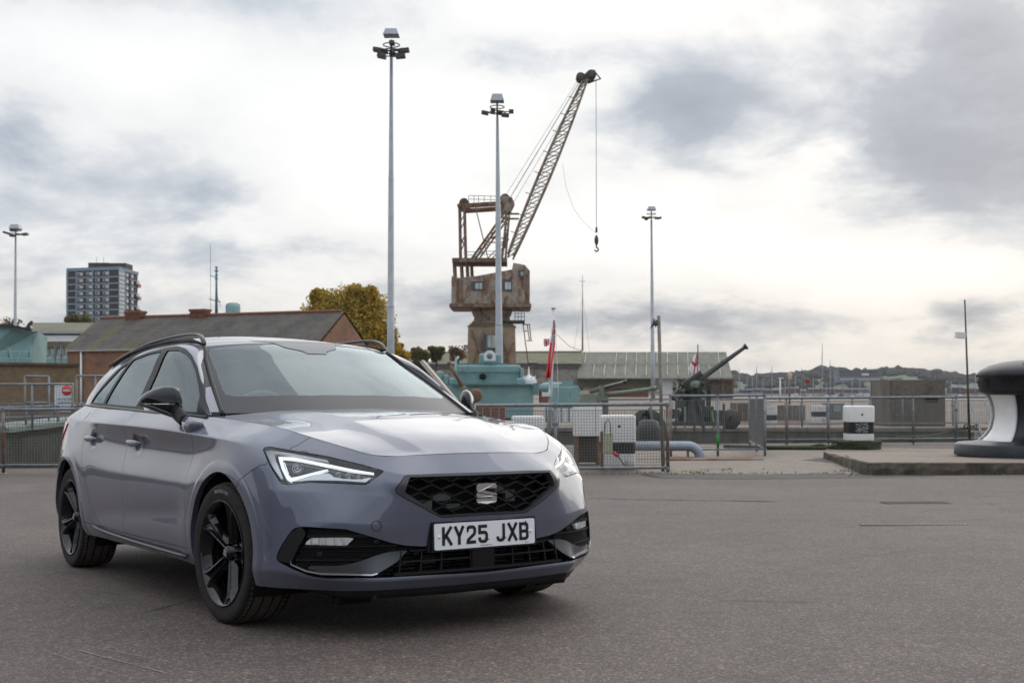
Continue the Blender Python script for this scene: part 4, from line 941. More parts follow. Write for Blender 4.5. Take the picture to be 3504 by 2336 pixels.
# ---- door handles, mirrors, rails, sills
for sgn in (-1, 1):
    for k, (hx, hz, rx, rz) in enumerate(HANDLES):
        dr = SIDE['front_door' if k == 0 else 'rear_door'][0 if sgn < 0 else 1]
        m = MB(); pts = []; Rr = []
        for t in np.linspace(0, 1, 12):
            x = hx-.125+.245*t; s = math.sin(math.pi*t)**.45
            pts.append((x, (.876+.019*s)*sgn, hz+.006-.006*t)); Rr.append(.005+.0115*s)
        vs = []; fs = []; n = 10
        for i, p in enumerate(pts):
            for a in range(n):
                th = 2*math.pi*a/n; vs.append((p[0], p[1]+.55*Rr[i]*math.cos(th), p[2]+1.15*Rr[i]*math.sin(th)))
        for i in range(len(pts)-1):
            for a in range(n): fs.append((i*n+a, i*n+(a+1) % n, (i+1)*n+(a+1) % n, (i+1)*n+a))
        m.add(vs, fs, 0, True); m.build('door_handle', MAT['paint'], dr)
    # mirror
    par = SIDE['front_door'][0 if sgn < 0 else 1]
    hs = MB()
    secs = [(.838, 1.000, .035, .030, -.655), (.850, 1.004, .078, .054, -.665), (.875, 1.006, .088, .064, -.69), (.91, 1.008, .084, .066, -.73), (.945, 1.008, .070, .062, -.765), (.972, 1.008, .051, .052, -.795), (.990, 1.008, .029, .035, -.815), (.999, 1.009, .006, .012, -.825)]
    def shell(m, secs, top, n=18, s2=2.4):
        vs = []; fs = []
        for (y, zc, hz_, hx_, xc) in secs:
            for a in range(n+1):
                th = math.pi*a/n
                cx_, sz_ = math.cos(th), math.sin(th)
                px = xc+math.copysign(abs(cx_)**(2/s2), cx_)*hx_; pz = zc+(abs(sz_)**(2/s2))*hz_*(1 if top else -.62)
                vs.append((px, y*sgn, pz-.006*(0 if top else 1)))
        for i in range(len(secs)-1):
            for a in range(n): fs.append((i*(n+1)+a, i*(n+1)+a+1, (i+1)*(n+1)+a+1, (i+1)*(n+1)+a))
        fs.append(tuple(range(n+1))); fs.append(tuple(reversed([(len(secs)-1)*(n+1)+k for k in range(n+1)])))
        m.add(vs, fs, 0, True)
    shell(hs, secs, True); mir = hs.build('door_mirror', MAT['gloss_black'], par)
    lo = MB()
    s2_ = [(.838, 1.000, .070, .030, -.655), (.850, 1.004, .104, .050, -.665), (.875, 1.006, .102, .060, -.69), (.91, 1.008, .076, .062, -.73), (.945, 1.008, .046, .054, -.765), (.972, 1.011, .026, .044, -.795), (.990, 1.009, .012, .030, -.815), (.999, 1.008, .004, .010, -.825)]
    shell(lo, s2_, False); lo.build('mirror_base', MAT['gloss_black'], mir)
    m = MB(); m.tube([(-.775, .993*sgn, 1.004), (-.715, .955*sgn, .988), (-.66, .905*sgn, .962), (-.625, .868*sgn, .935)], .0055, 6); m.build('indicator_strip', MAT['trim_grey'], mir)
    for nm, A, mt in (('mirror_arm', [(-.655, .862, .968, .050, .030), (-.60, .860, .945, .048, .028), (-.55, .860, .925, .044, .026), (-.505, .862, .910, .042, .026)], 'satin_black'),
                      ('mirror_foot', [(-.508, .862, .911, .041, .026), (-.46, .864, .895, .046, .029), (-.42, .862, .882, .052, .030), (-.36, .845, .872, .050, .026)], 'paint')):
        m = MB(); vs = []; fs = []; n = 14
        for (xx, yy, zc, ra, rb) in A:
            for a in range(n):
                th = 2*math.pi*a/n; vs.append((xx+.5*ra*math.sin(th), (yy+rb*.8*math.cos(th))*sgn, zc+ra*.75*math.sin(th)))
        for i in range(len(A)-1):
            for a in range(n): fs.append((i*n+a, i*n+(a+1) % n, (i+1)*n+(a+1) % n, (i+1)*n+a))
        fs += [tuple(range(n)), tuple(reversed(range((len(A)-1)*n, len(A)*n)))]
        m.add(vs, fs, 0, True); m.build(nm, MAT[mt], mir)
    m = MB(); m.bar((-.735, .865*sgn, 1.010), (-.825, .965*sgn, 1.010), .01, .07); m.build('mirror_glass', MAT['chrome'], mir)
    # roof rail: flattened bar with a rounded front end
    m = MB(); rp = [(-1.088, .556, 1.336), (-1.105, .556, 1.358), (-1.135, .554, 1.378), (-1.18, .551, 1.392), (-1.25, .549, 1.402), (-1.40, .547, 1.409), (-1.70, .547, 1.410), (-2.07, .546, 1.398), (-2.47, .541, 1.366), (-2.75, .534, 1.334), (-2.92, .527, 1.306)]
    rp = [Vector(p) for p in rowcurve([(i, *p) for i, p in enumerate(rp)], np.linspace(0, 10, 50))]
    vs = []; fs = []; n = 10
    for i, p in enumerate(rp):
        d = (rp[min(i+1, 49)]-rp[max(i-1, 0)]).normalized(); up = Vector((0, 1, 0)).cross(d); up = up if up.z > 0 or abs(up.z) < .2 and up.x > 0 else -up
        hw = .0135*(1 if i > 3 else .75+.08*i); hh = .0085
        for a in range(n):
            th = 2*math.pi*a/n; c_, s_ = math.cos(th), math.sin(th)
            q = p+Vector((0, 1, 0))*math.copysign(abs(c_)**.7, c_)*hw+up*math.copysign(abs(s_)**.7, s_)*hh; vs.append((q.x, q.y*sgn, q.z))
    for i in range(len(rp)-1):
        for a in range(n): fs.append((i*n+a, i*n+(a+1) % n, (i+1)*n+(a+1) % n, (i+1)*n+a))
    fs += [tuple(range(n)), tuple(reversed(range(49*n, 50*n)))]
    m.add(vs, fs, 0, True)
    rail = m.build('roof_rail', MAT['rail_grey'], car)
    m = MB(); base = [(x, .551*sgn, z) for x, z in [(-1.11, 1.334), (-1.30, 1.372), (-1.65, 1.388), (-2.05, 1.384), (-2.45, 1.360), (-2.90, 1.300)]]; m.tube(base, .010, 6); m.build('rail_foot', MAT['satin_black'], rail)
    # sill trim
    m = MB(); st = [(-2.06, .884, .302), (-1.95, .884, .293), (-1.75, .882, .284), (-1.31, .880, .272), (-.90, .880, .267), (-.52, .881, .264), (-.44, .878, .262)]
    m.tube([(x, y*sgn, z) for x, y, z in st], .0085, 6); m.build('sill_trim', MAT['blade_grey'], SIDE['sill_panel'][0 if sgn < 0 else 1])
    # wiper
# wipers
for y0, y1 in ((-.62, -.03), (-.05, .55)):
    m = MB()
    def wp(y, dz=.012, dx=0):
        v = 1-abs(y)/.72; x = -.20-.213*(abs(y)/.715)**2.3; return (x-.03+dx, y, .928+dz-.0*v)
    ys = np.linspace(y0, y1, 8); m.tube([wp(y, .012+.02*(k/7)) for k, y in enumerate(ys)], .006, 5); m.tube([wp(y1, .03), wp((y0+y1)/2, .034), wp(y0, .0, .05)], .009, 5)
    m.build('wiper', MAT['satin_black'], shield)
# ---- wheel wells and underside
for cx, cz, r in ARCH:
    for sgn in (-1, 1):
        m = MB(); prof = [(r-.004, .862 if cx > -1 else .79), (r-.004, .60), (r-.02, .50), (0, .50)]
        vs = []; fs = []; n = 30
        m.lathe([(a, b*sgn) for a, b in prof], n, (cx, 0, cz), 'Y', a0=rad(-28), a1=rad(208))
        m.build('wheel_arch_liner', MAT['matt_black'], car, fix=False)
m = MB(); m.box((-1.45, 0, .24), (4.2, 1.10, .06)); m.box((-1.35, 0, .26), (2.1, 1.62, .05)); m.box((-3.3, 0, .34), (.7, 1.2, .12)); m.box((.62, 0, .215), (.30, 1.0, .03)); m.build('underbody', MAT['matt_black'], car)
# ---- interior
m = MB(); m.box((-1.6, 0, .55), (2.4, 1.5, .06)); m.box((-.32, 0, .80), (.35, 1.40, .24)); m.box((-.50, 0, .885), (.36, 1.34, .07)); m.box((-1.6, .74, .75), (2.4, .04, .42)); m.box((-1.6, -.74, .75), (2.4, .04, .42)); m.box((-2.9, 0, .8), (.05, 1.3, .4)); m.build('cabin', MAT['interior'], car)
for y in (-.37, .37):
    m = MB(); m.box((-1.15, y, .66), (.50, .50, .16)); m.box((-1.40, y, .92), (.13, .48, .50), rot=Matrix.Rotation(rad(-12), 3, 'Y')); m.box((-1.47, y, 1.20), (.09, .26, .17)); m.build('front_seat', MAT['interior'], car)
m = MB(); m.box((-2.15, 0, .66), (.5, 1.2, .16)); m.box((-2.42, 0, .90), (.12, 1.24, .46), rot=Matrix.Rotation(rad(-14), 3, 'Y'))
for y in (-.38, .38): m.box((-2.48, y, 1.13), (.08, .24, .12))
m.build('rear_seat', MAT['interior'], car)
m = MB(); sw = []; 
c0 = Vector((-.80, -.37, .905)); ax = Vector((.93, 0, -.38)).normalized(); u = Vector((0, 1, 0)); w = ax.cross(u)
m.tube([c0+(u*math.cos(t)+w*math.sin(t))*.175 for t in np.linspace(0, 2*math.pi, 33)], .016, 8, cap=False); m.bar(c0-u*.17, c0+u*.17, .03, .05); m.bar(c0, c0+w*-.17, .04, .04); m.bar(c0, c0+ax*.25, .07, .07); m.build('steering_wheel', MAT['interior_light'], car)

# ---- wheels
WR = .318
def tyre_mesh():
    m = MB(); prof = [(.225, -.100), (.232, -.108), (.245, -.1105), (.270, -.1145), (.290, -.1145), (.303, -.1115), (.3105, -.104), (.3145, -.094)]
    # tread with four grooves
    g = [(-.075, .011), (-.027, .009), (.022, .009), (.066, .011)]
    tread = []
    for c_, w in g: tread += [(WR-.0002, c_-w/2-.001), (WR-.009, c_-w/2), (WR-.009, c_+w/2), (WR-.0002, c_+w/2+.001)]
    half = [(WR-.0012, -.086)]+tread+[(WR-.0012, .079+.006)]
    prof = prof+half+[(.3145, .094), (.3105, .104), (.303, .1115), (.290, .1145), (.270, .1145), (.245, .1105), (.225, .100)]
    n = 70*4; vs = []; fs = []; p = len(prof)
    for k in range(n):
        slot = (k % 4 == 0)
        for i, (r, y) in enumerate(prof):
            a = 2*math.pi*(k+(.0 if abs(y) > .09 else (.9*abs(y)/.09 if y < 0 else .9*abs(y)/.09)))/n
            rr = r
            if slot and r > .311 and (y < -.078 or y > .070 or (-.068 < y < -.034)): rr = r-.006
            vs.append((rr*math.cos(a), y, rr*math.sin(a)))
    for k in range(n):
        for i in range(p-1): fs.append((k*p+i, ((k+1) % n)*p+i, ((k+1) % n)*p+i+1, k*p+i+1))
    m.add([(x, y, z) for x, y, z in vs], fs, 0, False)
    me = m.mesh('tyre')
    bm_ = bmesh.new(); bm_.from_mesh(me); bmesh.ops.recalc_face_normals(bm_, faces=bm_.faces)
    for f in bm_.faces:
        c_ = f.calc_center_median(); f.smooth = math.hypot(c_.x, c_.z) < .3135
    bm_.to_mesh(me); bm_.free(); me.materials.append(MAT['tyre']); return me
def rim_mesh():
    """outer face toward -y"""
    m = MB()
    barrel = [(.226, .10), (.222, .06), (.212, .03), (.205, -.02), (.206, -.06), (.222, -.098), (.2310, -.110), (.2385, -.1165), (.2400, -.1140), (.2385, -.105), (.229, -.096)]
    m.lathe([(r, y) for r, y in barrel], 72, axis='Y')
    m.lathe([(.0, -.080), (.029, -.080), (.032, -.076), (.036, -.058), (.060, -.040), (.074, -.02), (.078, .0), (.06, .02)], 40, axis='Y')
    # five pairs of blades with a faceted section
    for k in range(5):
        base = 2*math.pi*k/5+rad(90)
        for side in (-1, 1):
            def P(r, off, y):
                a = base+off; return Vector((r*math.cos(a), y, r*math.sin(a)))
            st = [(.046, .0, .30, .62), (.080, .03, .20, .38), (.125, .045, .155, .245), (.175, .05, .135, .205), (.205, .045, .15, .235), (.234, .03, .21, .34)]
            vs = []
            for (r, o0, o1, o2) in st:
                dish = -.072-.032*((r-.05)/.17)
                vs += [P(r, 0, dish+.020), P(r, side*o0, dish+.014), P(r, side*o1*.72, dish-.004), P(r, side*o1, dish-.002), P(r, side*o2, dish+.026), P(r, side*o2*.9, dish+.055)]
            fs = []
            for i in range(len(st)-1):
                for j in range(5): f = (i*6+j, (i+1)*6+j, (i+1)*6+j+1, i*6+j+1); fs.append(f)
            m.add(vs, fs)
        # web between pairs near the hub
        vs = []
        for (r, o, y) in ((.05, .62, -.046), (.085, .36, -.050), (.05, -.62, -.046), (.085, -.36, -.050)): a = base+o; vs.append((r*math.cos(a), y, r*math.sin(a)))
        a2 = base+math.pi/5
        # lug bolts
    for k in range(5):
        a = 2*math.pi*(k+.5)/5+rad(90); m.lathe([(0, -.064), (.009, -.064), (.010, -.045)], 8, (.052*math.cos(a), 0, .052*math.sin(a)), 'Y')
    me = m.mesh('rim'); bm_ = bmesh.new(); bm_.from_mesh(me); bmesh.ops.recalc_face_normals(bm_, faces=bm_.faces); bm_.to_mesh(me); bm_.free()
    me.materials.append(MAT['alloy_black']); return me
T_ME, R_ME = tyre_mesh(), rim_mesh()
dm = MB(); dm.lathe([(.07, -.012), (.148, -.012), (.148, .012), (.07, .012)], 40, axis='Y'); D_ME = dm.mesh('brake_disc'); D_ME.materials.append(MAT['brake_grey'])
cm = MB()
for k in range(7):
    a0 = rad(-35+10*k); cm.box((.125*math.cos(a0), -.005, .125*math.sin(a0)), (.07, .075, .03), rot=Matrix.Rotation(-a0, 3, 'Y'))
C_ME = cm.mesh('caliper'); C_ME.materials.append(MAT['satin_black'])
hm = MB(); hm.lathe([(0, -.0905), (.0255, -.0905), (.0275, -.078)], 24, axis='Y'); HB = hm.mesh('hub_cap'); HB.materials.append(MAT['gloss_black'])
sm_ = MB()
for poly in badge():
    k_ = .30; n = len(poly); sm_.add([(y*k_, -.0925, z*k_) for y, z in poly]+[(y*k_, -.090, z*k_) for y, z in poly], [tuple(range(n))]+[(i, (i+1) % n, n+(i+1) % n, n+i) for i in range(n)])
HS = sm_.mesh('hub_badge'); HS.materials.append(MAT['silver_trim'])
STEER = rad(3.0)
def tyre_text(parent, s='BRIDGESTONE', r=.279, mid=rad(88), size=.022):
    cu = bpy.data.curves.new('t', 'FONT'); cu.body = s; cu.size = size; cu.align_x = 'CENTER'; cu.align_y = 'CENTER'; cu.extrude = .0004
    o = bpy.data.objects.new('t', cu); COL.objects.link(o); bpy.context.view_layer.update(); dg = bpy.context.evaluated_depsgraph_get()
    me = bpy.data.meshes.new_from_object(o.evaluated_get(dg)); bpy.data.objects.remove(o); bpy.data.curves.remove(cu)
    for v in me.vertices:
        x, y, z = v.co; a = mid-x/r; rr = r+y; v.co = (rr*math.cos(a), -.1152-z+.0*abs(y), rr*math.sin(a))
    lk('tyre_lettering', me, TXT_M, parent)
TXT_M = plain('tyre_letter', (.32, .32, .32), .6)
for i, (wx, wy, sgn, st) in enumerate(((0.0, .765, -1, STEER), (0.0, .765, 1, STEER), (-2.686, .745, -1, 0), (-2.686, .745, 1, 0))):
    w = bpy.data.objects.new('wheel', None); COL.objects.link(w); w.parent = car; w.location = (wx, wy*sgn, WR)
    w.rotation_euler = (0, rad((17, 40, 33, 60)[i])*(1 if sgn < 0 else -1), st+(math.pi if sgn > 0 else 0))
    w.rotation_mode = 'XYZ'
    for nm, me in (('tyre', T_ME), ('rim', R_ME), ('hub_cap', HB), ('hub_badge', HS), ('brake_disc', D_ME), ('brake_caliper', C_ME)):
        o = lk(nm, me, None, w)
        if nm in ('brake_caliper',): o.rotation_euler = (0, -w.rotation_euler[1], 0)
    if i == 0:
        tyre_text(w)
        w.children[-1].rotation_euler = (0, -w.rotation_euler[1]*1, 0)

# ================================================================ surroundings (world coords: x right, y away from the camera, z up)
FP = 2728.6
def gz(x, y):                                   # ground height: the apron falls gently away, the quay beyond is nearly level
    yy = min(y, 20.)
    return HC-.8906+.0065*max(-25, min(25, x))-.0311*yy-.008*max(0, min(y, 40.)-20)
def at(px, py, Y): return Vector(((px-1176)/FP*Y, Y, HC+(889.4-py)/FP*Y))
def structure(name, mb, mat, **k):
    o = mb.build(name, mat, **k); o['kind'] = 'structure'; return o
# ---- materials
b = NB('asphalt'); c = b.coord('World')
ag2 = b.voro(c, 52, out='Color'); s2_ = b.n('ShaderNodeSeparateColor'); b.l(ag2, s2_.inputs[0])
agg = b.voro(c, 130, out='Color'); sp = b.n('ShaderNodeSeparateColor'); b.l(agg, sp.inputs[0])
f1 = b.noise(c, .35, 6, .6, .4); f2 = b.noise(c, 3.2, 6, .65); f3 = b.noise(c, 170, 3, .7)
base = b.ramp(f1, [(.28, (.056, .042, .036)), (.5, (.090, .069, .059)), (.72, (.132, .103, .089))])
base = b.mix(.45, base, b.ramp(f2, [(.3, (.060, .052, .048)), (.7, (.120, .104, .095))]), 'MIX')
chips = b.ramp(sp.outputs[0], [(0, (.45, .42, .40)), (.55, (.85, .82, .80)), (.86, (1.35, 1.3, 1.25)), (.965, (2.6, 2.5, 2.35))])
base = b.mix(.85, base, chips, 'MULTIPLY')
base = b.mix(.32, base, b.ramp(s2_.outputs[0], [(0, (.55, .53, .52)), (.5, (.95, .95, .95)), (.85, (1.35, 1.32, 1.28)), (.97, (2.1, 2.0, 1.9))]), 'MULTIPLY')
# tyre scuffs and pale scratches in the foreground on the left
sc = b.noise(b.coord('World', scale=(3.0, .22, 1), rot=(0, 0, rad(-38))), 5, 5, .72, .3)
gx_ = b.n('ShaderNodeSeparateXYZ'); b.l(c, gx_.inputs[0])
mask = b.math('MULTIPLY', b.ramp(gx_.outputs[0], [(0, 1), (.0, 1)]), 1.) if False else None
scm = b.ramp(sc, [(.665, 0.), (.70, .30)])
oil = b.ramp(b.noise(c, .9, 6, .62, .5), [(.60, 0.), (.70, .45)]); base = b.mix(oil, base, (.038, .032, .030))
dmp = b.ramp(b.noise(b.coord('World', scale=(1, .35, 1), rot=(0, 0, rad(20))), .55, 7, .7, .8), [(.58, 0.), (.66, .28)]); base = b.mix(dmp, base, (.135, .115, .10))
base = b.mix(scm, base, (.20, .185, .175))
crk = b.voro(b.coord('World', scale=(1, 1, 1)), .16, 'DISTANCE_TO_EDGE'); nz = b.noise(c, 2.5, 5, .7); 
crm = b.ramp(b.math('ADD', crk, b.math('MULTIPLY', b.math('SUBTRACT', nz, .5), .03)), [(.0, .75), (.0035, 0.)])
base = b.mix(b.math('MULTIPLY', crm, b.ramp(b.noise(c, .5, 2, .5), [(.5, 0.), (.62, 1.)])), base, (.028, .026, .025))
b.set(color=base, rough=b.ramp(f3, [(.3, .62), (.7, .88)]), spec=.55)
hh = b.math('ADD', b.math('MULTIPLY', sp.outputs[1], .7), b.math('MULTIPLY', f3, .6)); b.bump(hh, .75, .006); MAT['asphalt'] = b.m
def concrete(name, lo, hi, stain=(.06, .055, .045), st=.5, sc=.6, bump=.4, rough=.85, moss=0.):
    b = NB(name); c = b.coord('World'); f = b.noise(c, sc, 8, .65, .3); g = b.noise(c, 9, 6, .7); h = b.noise(c, 60, 4, .7)
    col = b.ramp(f, [(.3, lo), (.7, hi)]); col = b.mix(.5, col, b.ramp(g, [(.3, tuple(x*.7 for x in lo)), (.7, tuple(min(1, x*1.25) for x in hi))]))
    col = b.mix(b.ramp(b.noise(b.coord('World', scale=(1, 1, .35)), 1.3, 8, .7, .5), [(.62-st*.2, 0.), (.72-st*.1, .85)]), col, stain)
    if moss: col = b.mix(b.ramp(b.noise(c, 2.2, 7, .7), [(.66-moss*.3, 0.), (.78-moss*.3, .8)]), col, (.075, .085, .03))
    b.set(color=col, rough=rough); b.bump(b.math('ADD', b.math('MULTIPLY', g, .6), h), bump, .02); MAT[name] = b.m; return b.m
concrete('quay_concrete', (.15, .122, .098), (.25, .21, .172), (.08, .064, .052), .4, .5)
concrete('plinth_concrete', (.075, .062, .045), (.16, .13, .095), (.025, .023, .018), .9, 1.8, .8, moss=.35)
concrete('plinth_top', (.17, .135, .108), (.25, .20, .165), (.11, .09, .075), .2, .5, .3)
concrete('bunker_concrete', (.085, .075, .062), (.185, .165, .138), (.04, .037, .03), .7, .35, .5)
concrete('dock_wall', (.07, .07, .05), (.14, .135, .10), (.03, .035, .02), .8, .8, .5, moss=.5)
concrete('patch_asphalt', (.065, .057, .053), (.10, .088, .08), (.045, .042, .04), .3, 2, .8)
plain('galv', (.215, .23, .25), .55, .35, var=.25, vs=9)
plain('galv_old', (.215, .20, .175), .6, .3, var=.35, vs=5, rust=.28, rust_scale=2.2)
plain('galv_wire', (.17, .17, .165), .6, .2)
plain('white_paint', (.74, .74, .72), .38, 0, .1, var=.05, rust=.16, rust_scale=1.5)
plain('black_paint', (.012, .013, .015), .30, 0, .4, var=.3)
plain('ink_paint', (.014, .016, .020), .42, 0, .05, spec=.3, var=.5, vs=3)
plain('teal', (.19, .325, .325), .55, 0, .05, var=.14, vs=1.2, rust=.04, rust_scale=1.6)
plain('teal_dark', (.10, .215, .225), .6, var=.15)
plain('white_gear', (.72, .74, .74), .5, var=.08)
plain('rust_steel', (.20, .155, .12), .8, var=.35, vs=1.2, rust=.55, rust_scale=1.6)
plain('crane_dark', (.085, .068, .055), .8, var=.4, vs=1.5, rust=.35, rust_scale=1.8)
plain('crane_panel', (.30, .25, .205), .75, var=.3, vs=2.1, rust=.42, rust_scale=1.5)
plain('window_dark', (.03, .04, .045), .15, 0, .6)
plain('window_pale', (.35, .42, .40), .2, 0, .5, var=.4, vs=1)
plain('mast_steel', (.32, .34, .36), .55, .1, var=.14, vs=1.5)
plain('lamp_dark', (.05, .052, .055), .5)
plain('lamp_grey', (.34, .37, .40), .4, .3)
plain('gun_green', (.16, .19, .14), .6, var=.2)
plain('gun_dark', (.045, .052, .046), .6, var=.35, vs=3)
plain('gun_rust', (.15, .12, .075), .85, var=.4, vs=2, rust=.3)
plain('wood_old', (.16, .10, .06), .8, var=.3)
plain('red_cloth', (.70, .015, .025), .8, var=.08)
plain('blue_cloth', (.012, .018, .08), .8)
plain('white_cloth', (.72, .73, .75), .8)
plain('brick_red', (.20, .085, .05), .85, var=.3)
plain('olive_sheet', (.13, .125, .075), .85, var=.25, vs=.5)
plain('rope', (.04, .052, .026), .95, var=.5, vs=14, bump=.9, bs=60)
plain('chain_steel', (.03, .028, .026), .6, rust=.3)
b = NB('roof_slate'); c = b.coord('Object')
br = b.n('ShaderNodeTexBrick'); b.l(c, br.inputs['Vector']); br.offset = .5
for k, v in (('Scale', 1.), ('Mortar Size', .012), ('Brick Width', .36), ('Row Height', .24), ('Bias', 0.)): br.inputs[k].default_value = v
br.inputs['Color1'].default_value = (.085, .078, .070, 1); br.inputs['Color2'].default_value = (.135, .122, .108, 1); br.inputs['Mortar'].default_value = (.03, .028, .026, 1)
col = b.mix(.6, br.outputs[0], b.ramp(b.noise(c, .9, 7, .7, .3), [(.3, (.05, .046, .042)), (.7, (.17, .155, .135))]))
strk = b.noise(b.coord('Object', scale=(1, .16, 1)), .8, 6, .65)
col = b.mix(b.ramp(strk, [(.56, 0.), (.68, .8)]), col, (.15, .125, .045))
b.set(color=col, rough=.8); b.bump(br.outputs[1], -.6, .02); MAT['slate'] = b.m
def brickmat(name, c1, c2, mort, sc=1.):
    b = NB(name); c = b.coord('Object'); mp = b.n('ShaderNodeSeparateXYZ'); b.l(c, mp.inputs[0]); cb = b.n('ShaderNodeCombineXYZ')
    b.l(b.math('ADD', mp.outputs[0], mp.outputs[1]), cb.inputs[0]); b.l(mp.outputs[2], cb.inputs[1])
    br = b.n('ShaderNodeTexBrick'); b.l(cb.outputs[0], br.inputs['Vector'])
    for k, v in (('Scale', sc), ('Mortar Size', .011), ('Brick Width', .225), ('Row Height', .075), ('Bias', -.1)): br.inputs[k].default_value = v
    br.inputs['Color1'].default_value = (*c1, 1); br.inputs['Color2'].default_value = (*c2, 1); br.inputs['Mortar'].default_value = (*mort, 1)
    col = b.mix(.45, br.outputs[0], b.ramp(b.noise(c, 1.6, 8, .7), [(.3, tuple(x*.45 for x in c1)), (.7, tuple(min(1, x*1.4) for x in c2))]))
    b.set(color=col, rough=.88); b.bump(br.outputs[1], -.5, .012); MAT[name] = b.m
brickmat('brick_wall', (.20, .088, .048), (.30, .15, .085), (.20, .17, .13)); brickmat('brick_yellow', (.14, .095, .050), (.22, .155, .085), (.12, .10, .075))
brickmat('stone_rough', (.24, .17, .11), (.34, .25, .165), (.25, .22, .18), .6)
def water_mat():
    b = NB('water'); b.set(color=(.02, .03, .03), rough=.08); b.bump(b.noise(b.coord('World', scale=(1, .35, 1)), 1.5, 5, .6), .3, .1); MAT['water'] = b.m
water_mat()

# ---- ground sheets. The dock basin lies behind the fences; beyond it the quay and the river
EDGE = [(-70, 23.6), (-1.2, 23.6), (-1.2, 33.4), (80, 33.4)]
def sheet(name, rings, mat, dz=0., grid=False):
    m = MB(); m.add([(x, y, gz(x, y)+dz) for x, y in rings], [tuple(range(len(rings)))]); return structure(name, m, mat)
m = MB(); xs = [-70, -40, -25, -12, -6, -1.2, 3, 8, 14, 20, 25, 45, 80]; ys = [-60, -20, -8, 0, 5, 10, 15, 20, 23.6, 28, 33.4]
vid = {}
for j, y in enumerate(ys):
    for i, x in enumerate(xs): vid[i, j] = len(m.v); m.v.append((x, y, gz(x, y)))
for j in range(len(ys)-1):
    for i in range(len(xs)-1):
        if ys[j] >= 23.6 and xs[i] < -1.2: continue
        m.f.append((vid[i, j], vid[i+1, j], vid[i+1, j+1], vid[i, j+1])); m.mi.append(0); m.sm.append(True)
ground = structure('ground', m, MAT['asphalt'])
rnd = random.Random(5)
# the concrete quay strip behind the apron, ragged along its front
ring_ = [(2.3, 33.3), (2.3, 20.75), (3.0, 20.5), (3.6, 20.62), (4.3, 20.3), (5.2, 20.45), (5.75, 20.2), (6.2, 21.5), (6.9, 24.5), (8.5, 25.6), (14, 26.4), (32, 27), (32, 33.3)]
sheet('quay_pavement', ring_, MAT['quay_concrete'], .004)
sheet('pavement', [(6.0, 24.6), (6.6, 25.4), (7.6, 25.4), (7.4, 24.0), (6.35, 23.6)], MAT['patch_asphalt'], .008)
sheet('road', [(2.2, 20.6), (2.5, 19.2), (3.4, 18.8), (5.2, 18.9), (6.9, 19.3), (6.4, 20.0), (5.7, 20.2), (4.4, 20.3), (3.6, 20.55), (2.9, 20.45)], MAT['patch_asphalt'], .004)
# dock basin walls, coping and water
m = MB()
E2 = EDGE
for (x0, y0), (x1, y1) in zip(E2[:-1], E2[1:]): m.add([(x0, y0, gz(x0, y0)), (x1, y1, gz(x1, y1)), (x1, y1, -7), (x0, y0, -7)], [(0, 1, 2, 3)])
m.add([(-70, 46, -.62), (80, 46, -.62), (80, 46, -7), (-70, 46, -7)], [(0, 1, 2, 3)])
structure('dock_wall', m, MAT['dock_wall'])
m = MB(); m.add([(-70, 23.6, -4.6), (80, 23.6, -4.6), (80, 46, -4.6), (-70, 46, -4.6)], [(0, 1, 2, 3)]); structure('water', m, MAT['water'])
m = MB(); m.box((5, 46.5, -.56), (150, 1.1, .14)); structure('kerb', m, MAT['quay_concrete'])
m = MB(); m.add([(-110, 46, -.63), (120, 46, -.63), (120, 140, -.8), (-150, 140, -.8)], [(0, 1, 2, 3)]); m.add([(-150, 140, -.8), (120, 140, -.8), (60, 300, -1.0), (-400, 300, -1.0)], [(0, 1, 2, 3)])
structure('far_quay', m, MAT['quay_concrete'])
m = MB(); m.add([(-2400, -300, -3.2), (2400, -300, -3.2), (2400, 2700, -3.2), (-2400, 2700, -3.2)], [(0, 1, 2, 3)])
plain('far_land', (.05, .06, .04), .9, var=.3, vs=.01)
b = NB('river'); b.set(color=(.03, .036, .038), rough=.75, spec=.12); MAT['river'] = b.m
structure('river', m, MAT['river'])
# weeds along the quay edge
plain('weed', (.10, .14, .03), .8, var=.3)
m = MB(); rn = random.Random(11)
for cx_, cy_, s in ((3.1, 20.55, .2), (3.35, 20.95, .3), (4.35, 20.5, .25), (4.0, 21.6, .3), (5.5, 20.35, .22), (6.05, 20.9, .2), (1.9, 20.6, .3), (2.5, 20.65, .3), (5.95, 19.72, .35), (8, 19.68, .25), (6.7, 30.0, .4), (9.4, 31.6, .6)):
    for _ in range(26):
        x, y = cx_+rn.gauss(0, s), cy_+rn.gauss(0, s*.35); a = rn.uniform(0, 6.28); h = rn.uniform(.015, .055); z = gz(x, y)+.004
        m.add([(x-.012*math.cos(a), y-.012*math.sin(a), z), (x+.012*math.cos(a), y+.012*math.sin(a), z), (x+rn.uniform(-.03, .03), y+rn.uniform(-.03, .03), z+h)], [(0, 1, 2)])
o = m.build('weeds', MAT['weed'], fix=False); tag(o, 'short green weeds growing in the joints along the quay edge', 'weeds', kind='stuff')
# drain gratings in the apron
for px, py, Y, L_, lab_ in ((2105, 1155.5, 13.0, .72, 'flat rusty drain cover farther from the camera, set flush in the asphalt'), (2100, 1185.5, 10.25, .92, 'long narrow slotted drain nearer the camera, set flush in the asphalt')):
    p = at(px, py, Y); z = gz(p.x, Y); t = thing('drain_cover', lab_, 'drain cover', (p.x, Y, z))
    m = MB(); m.box((0, 0, .002), (L_, .10 if L_ > .9 else .30, .006)); m.build('frame', MAT['gun_rust'], t)
    for k in range(24):
        m = MB(); m.box((-L_/2+(k+.5)*L_/24, 0, .0065), (L_/48, .07 if L_ > .9 else .25, .003)); m.build('slot', MAT['lamp_dark'] if L_ > .9 else MAT['patch_asphalt'], t)

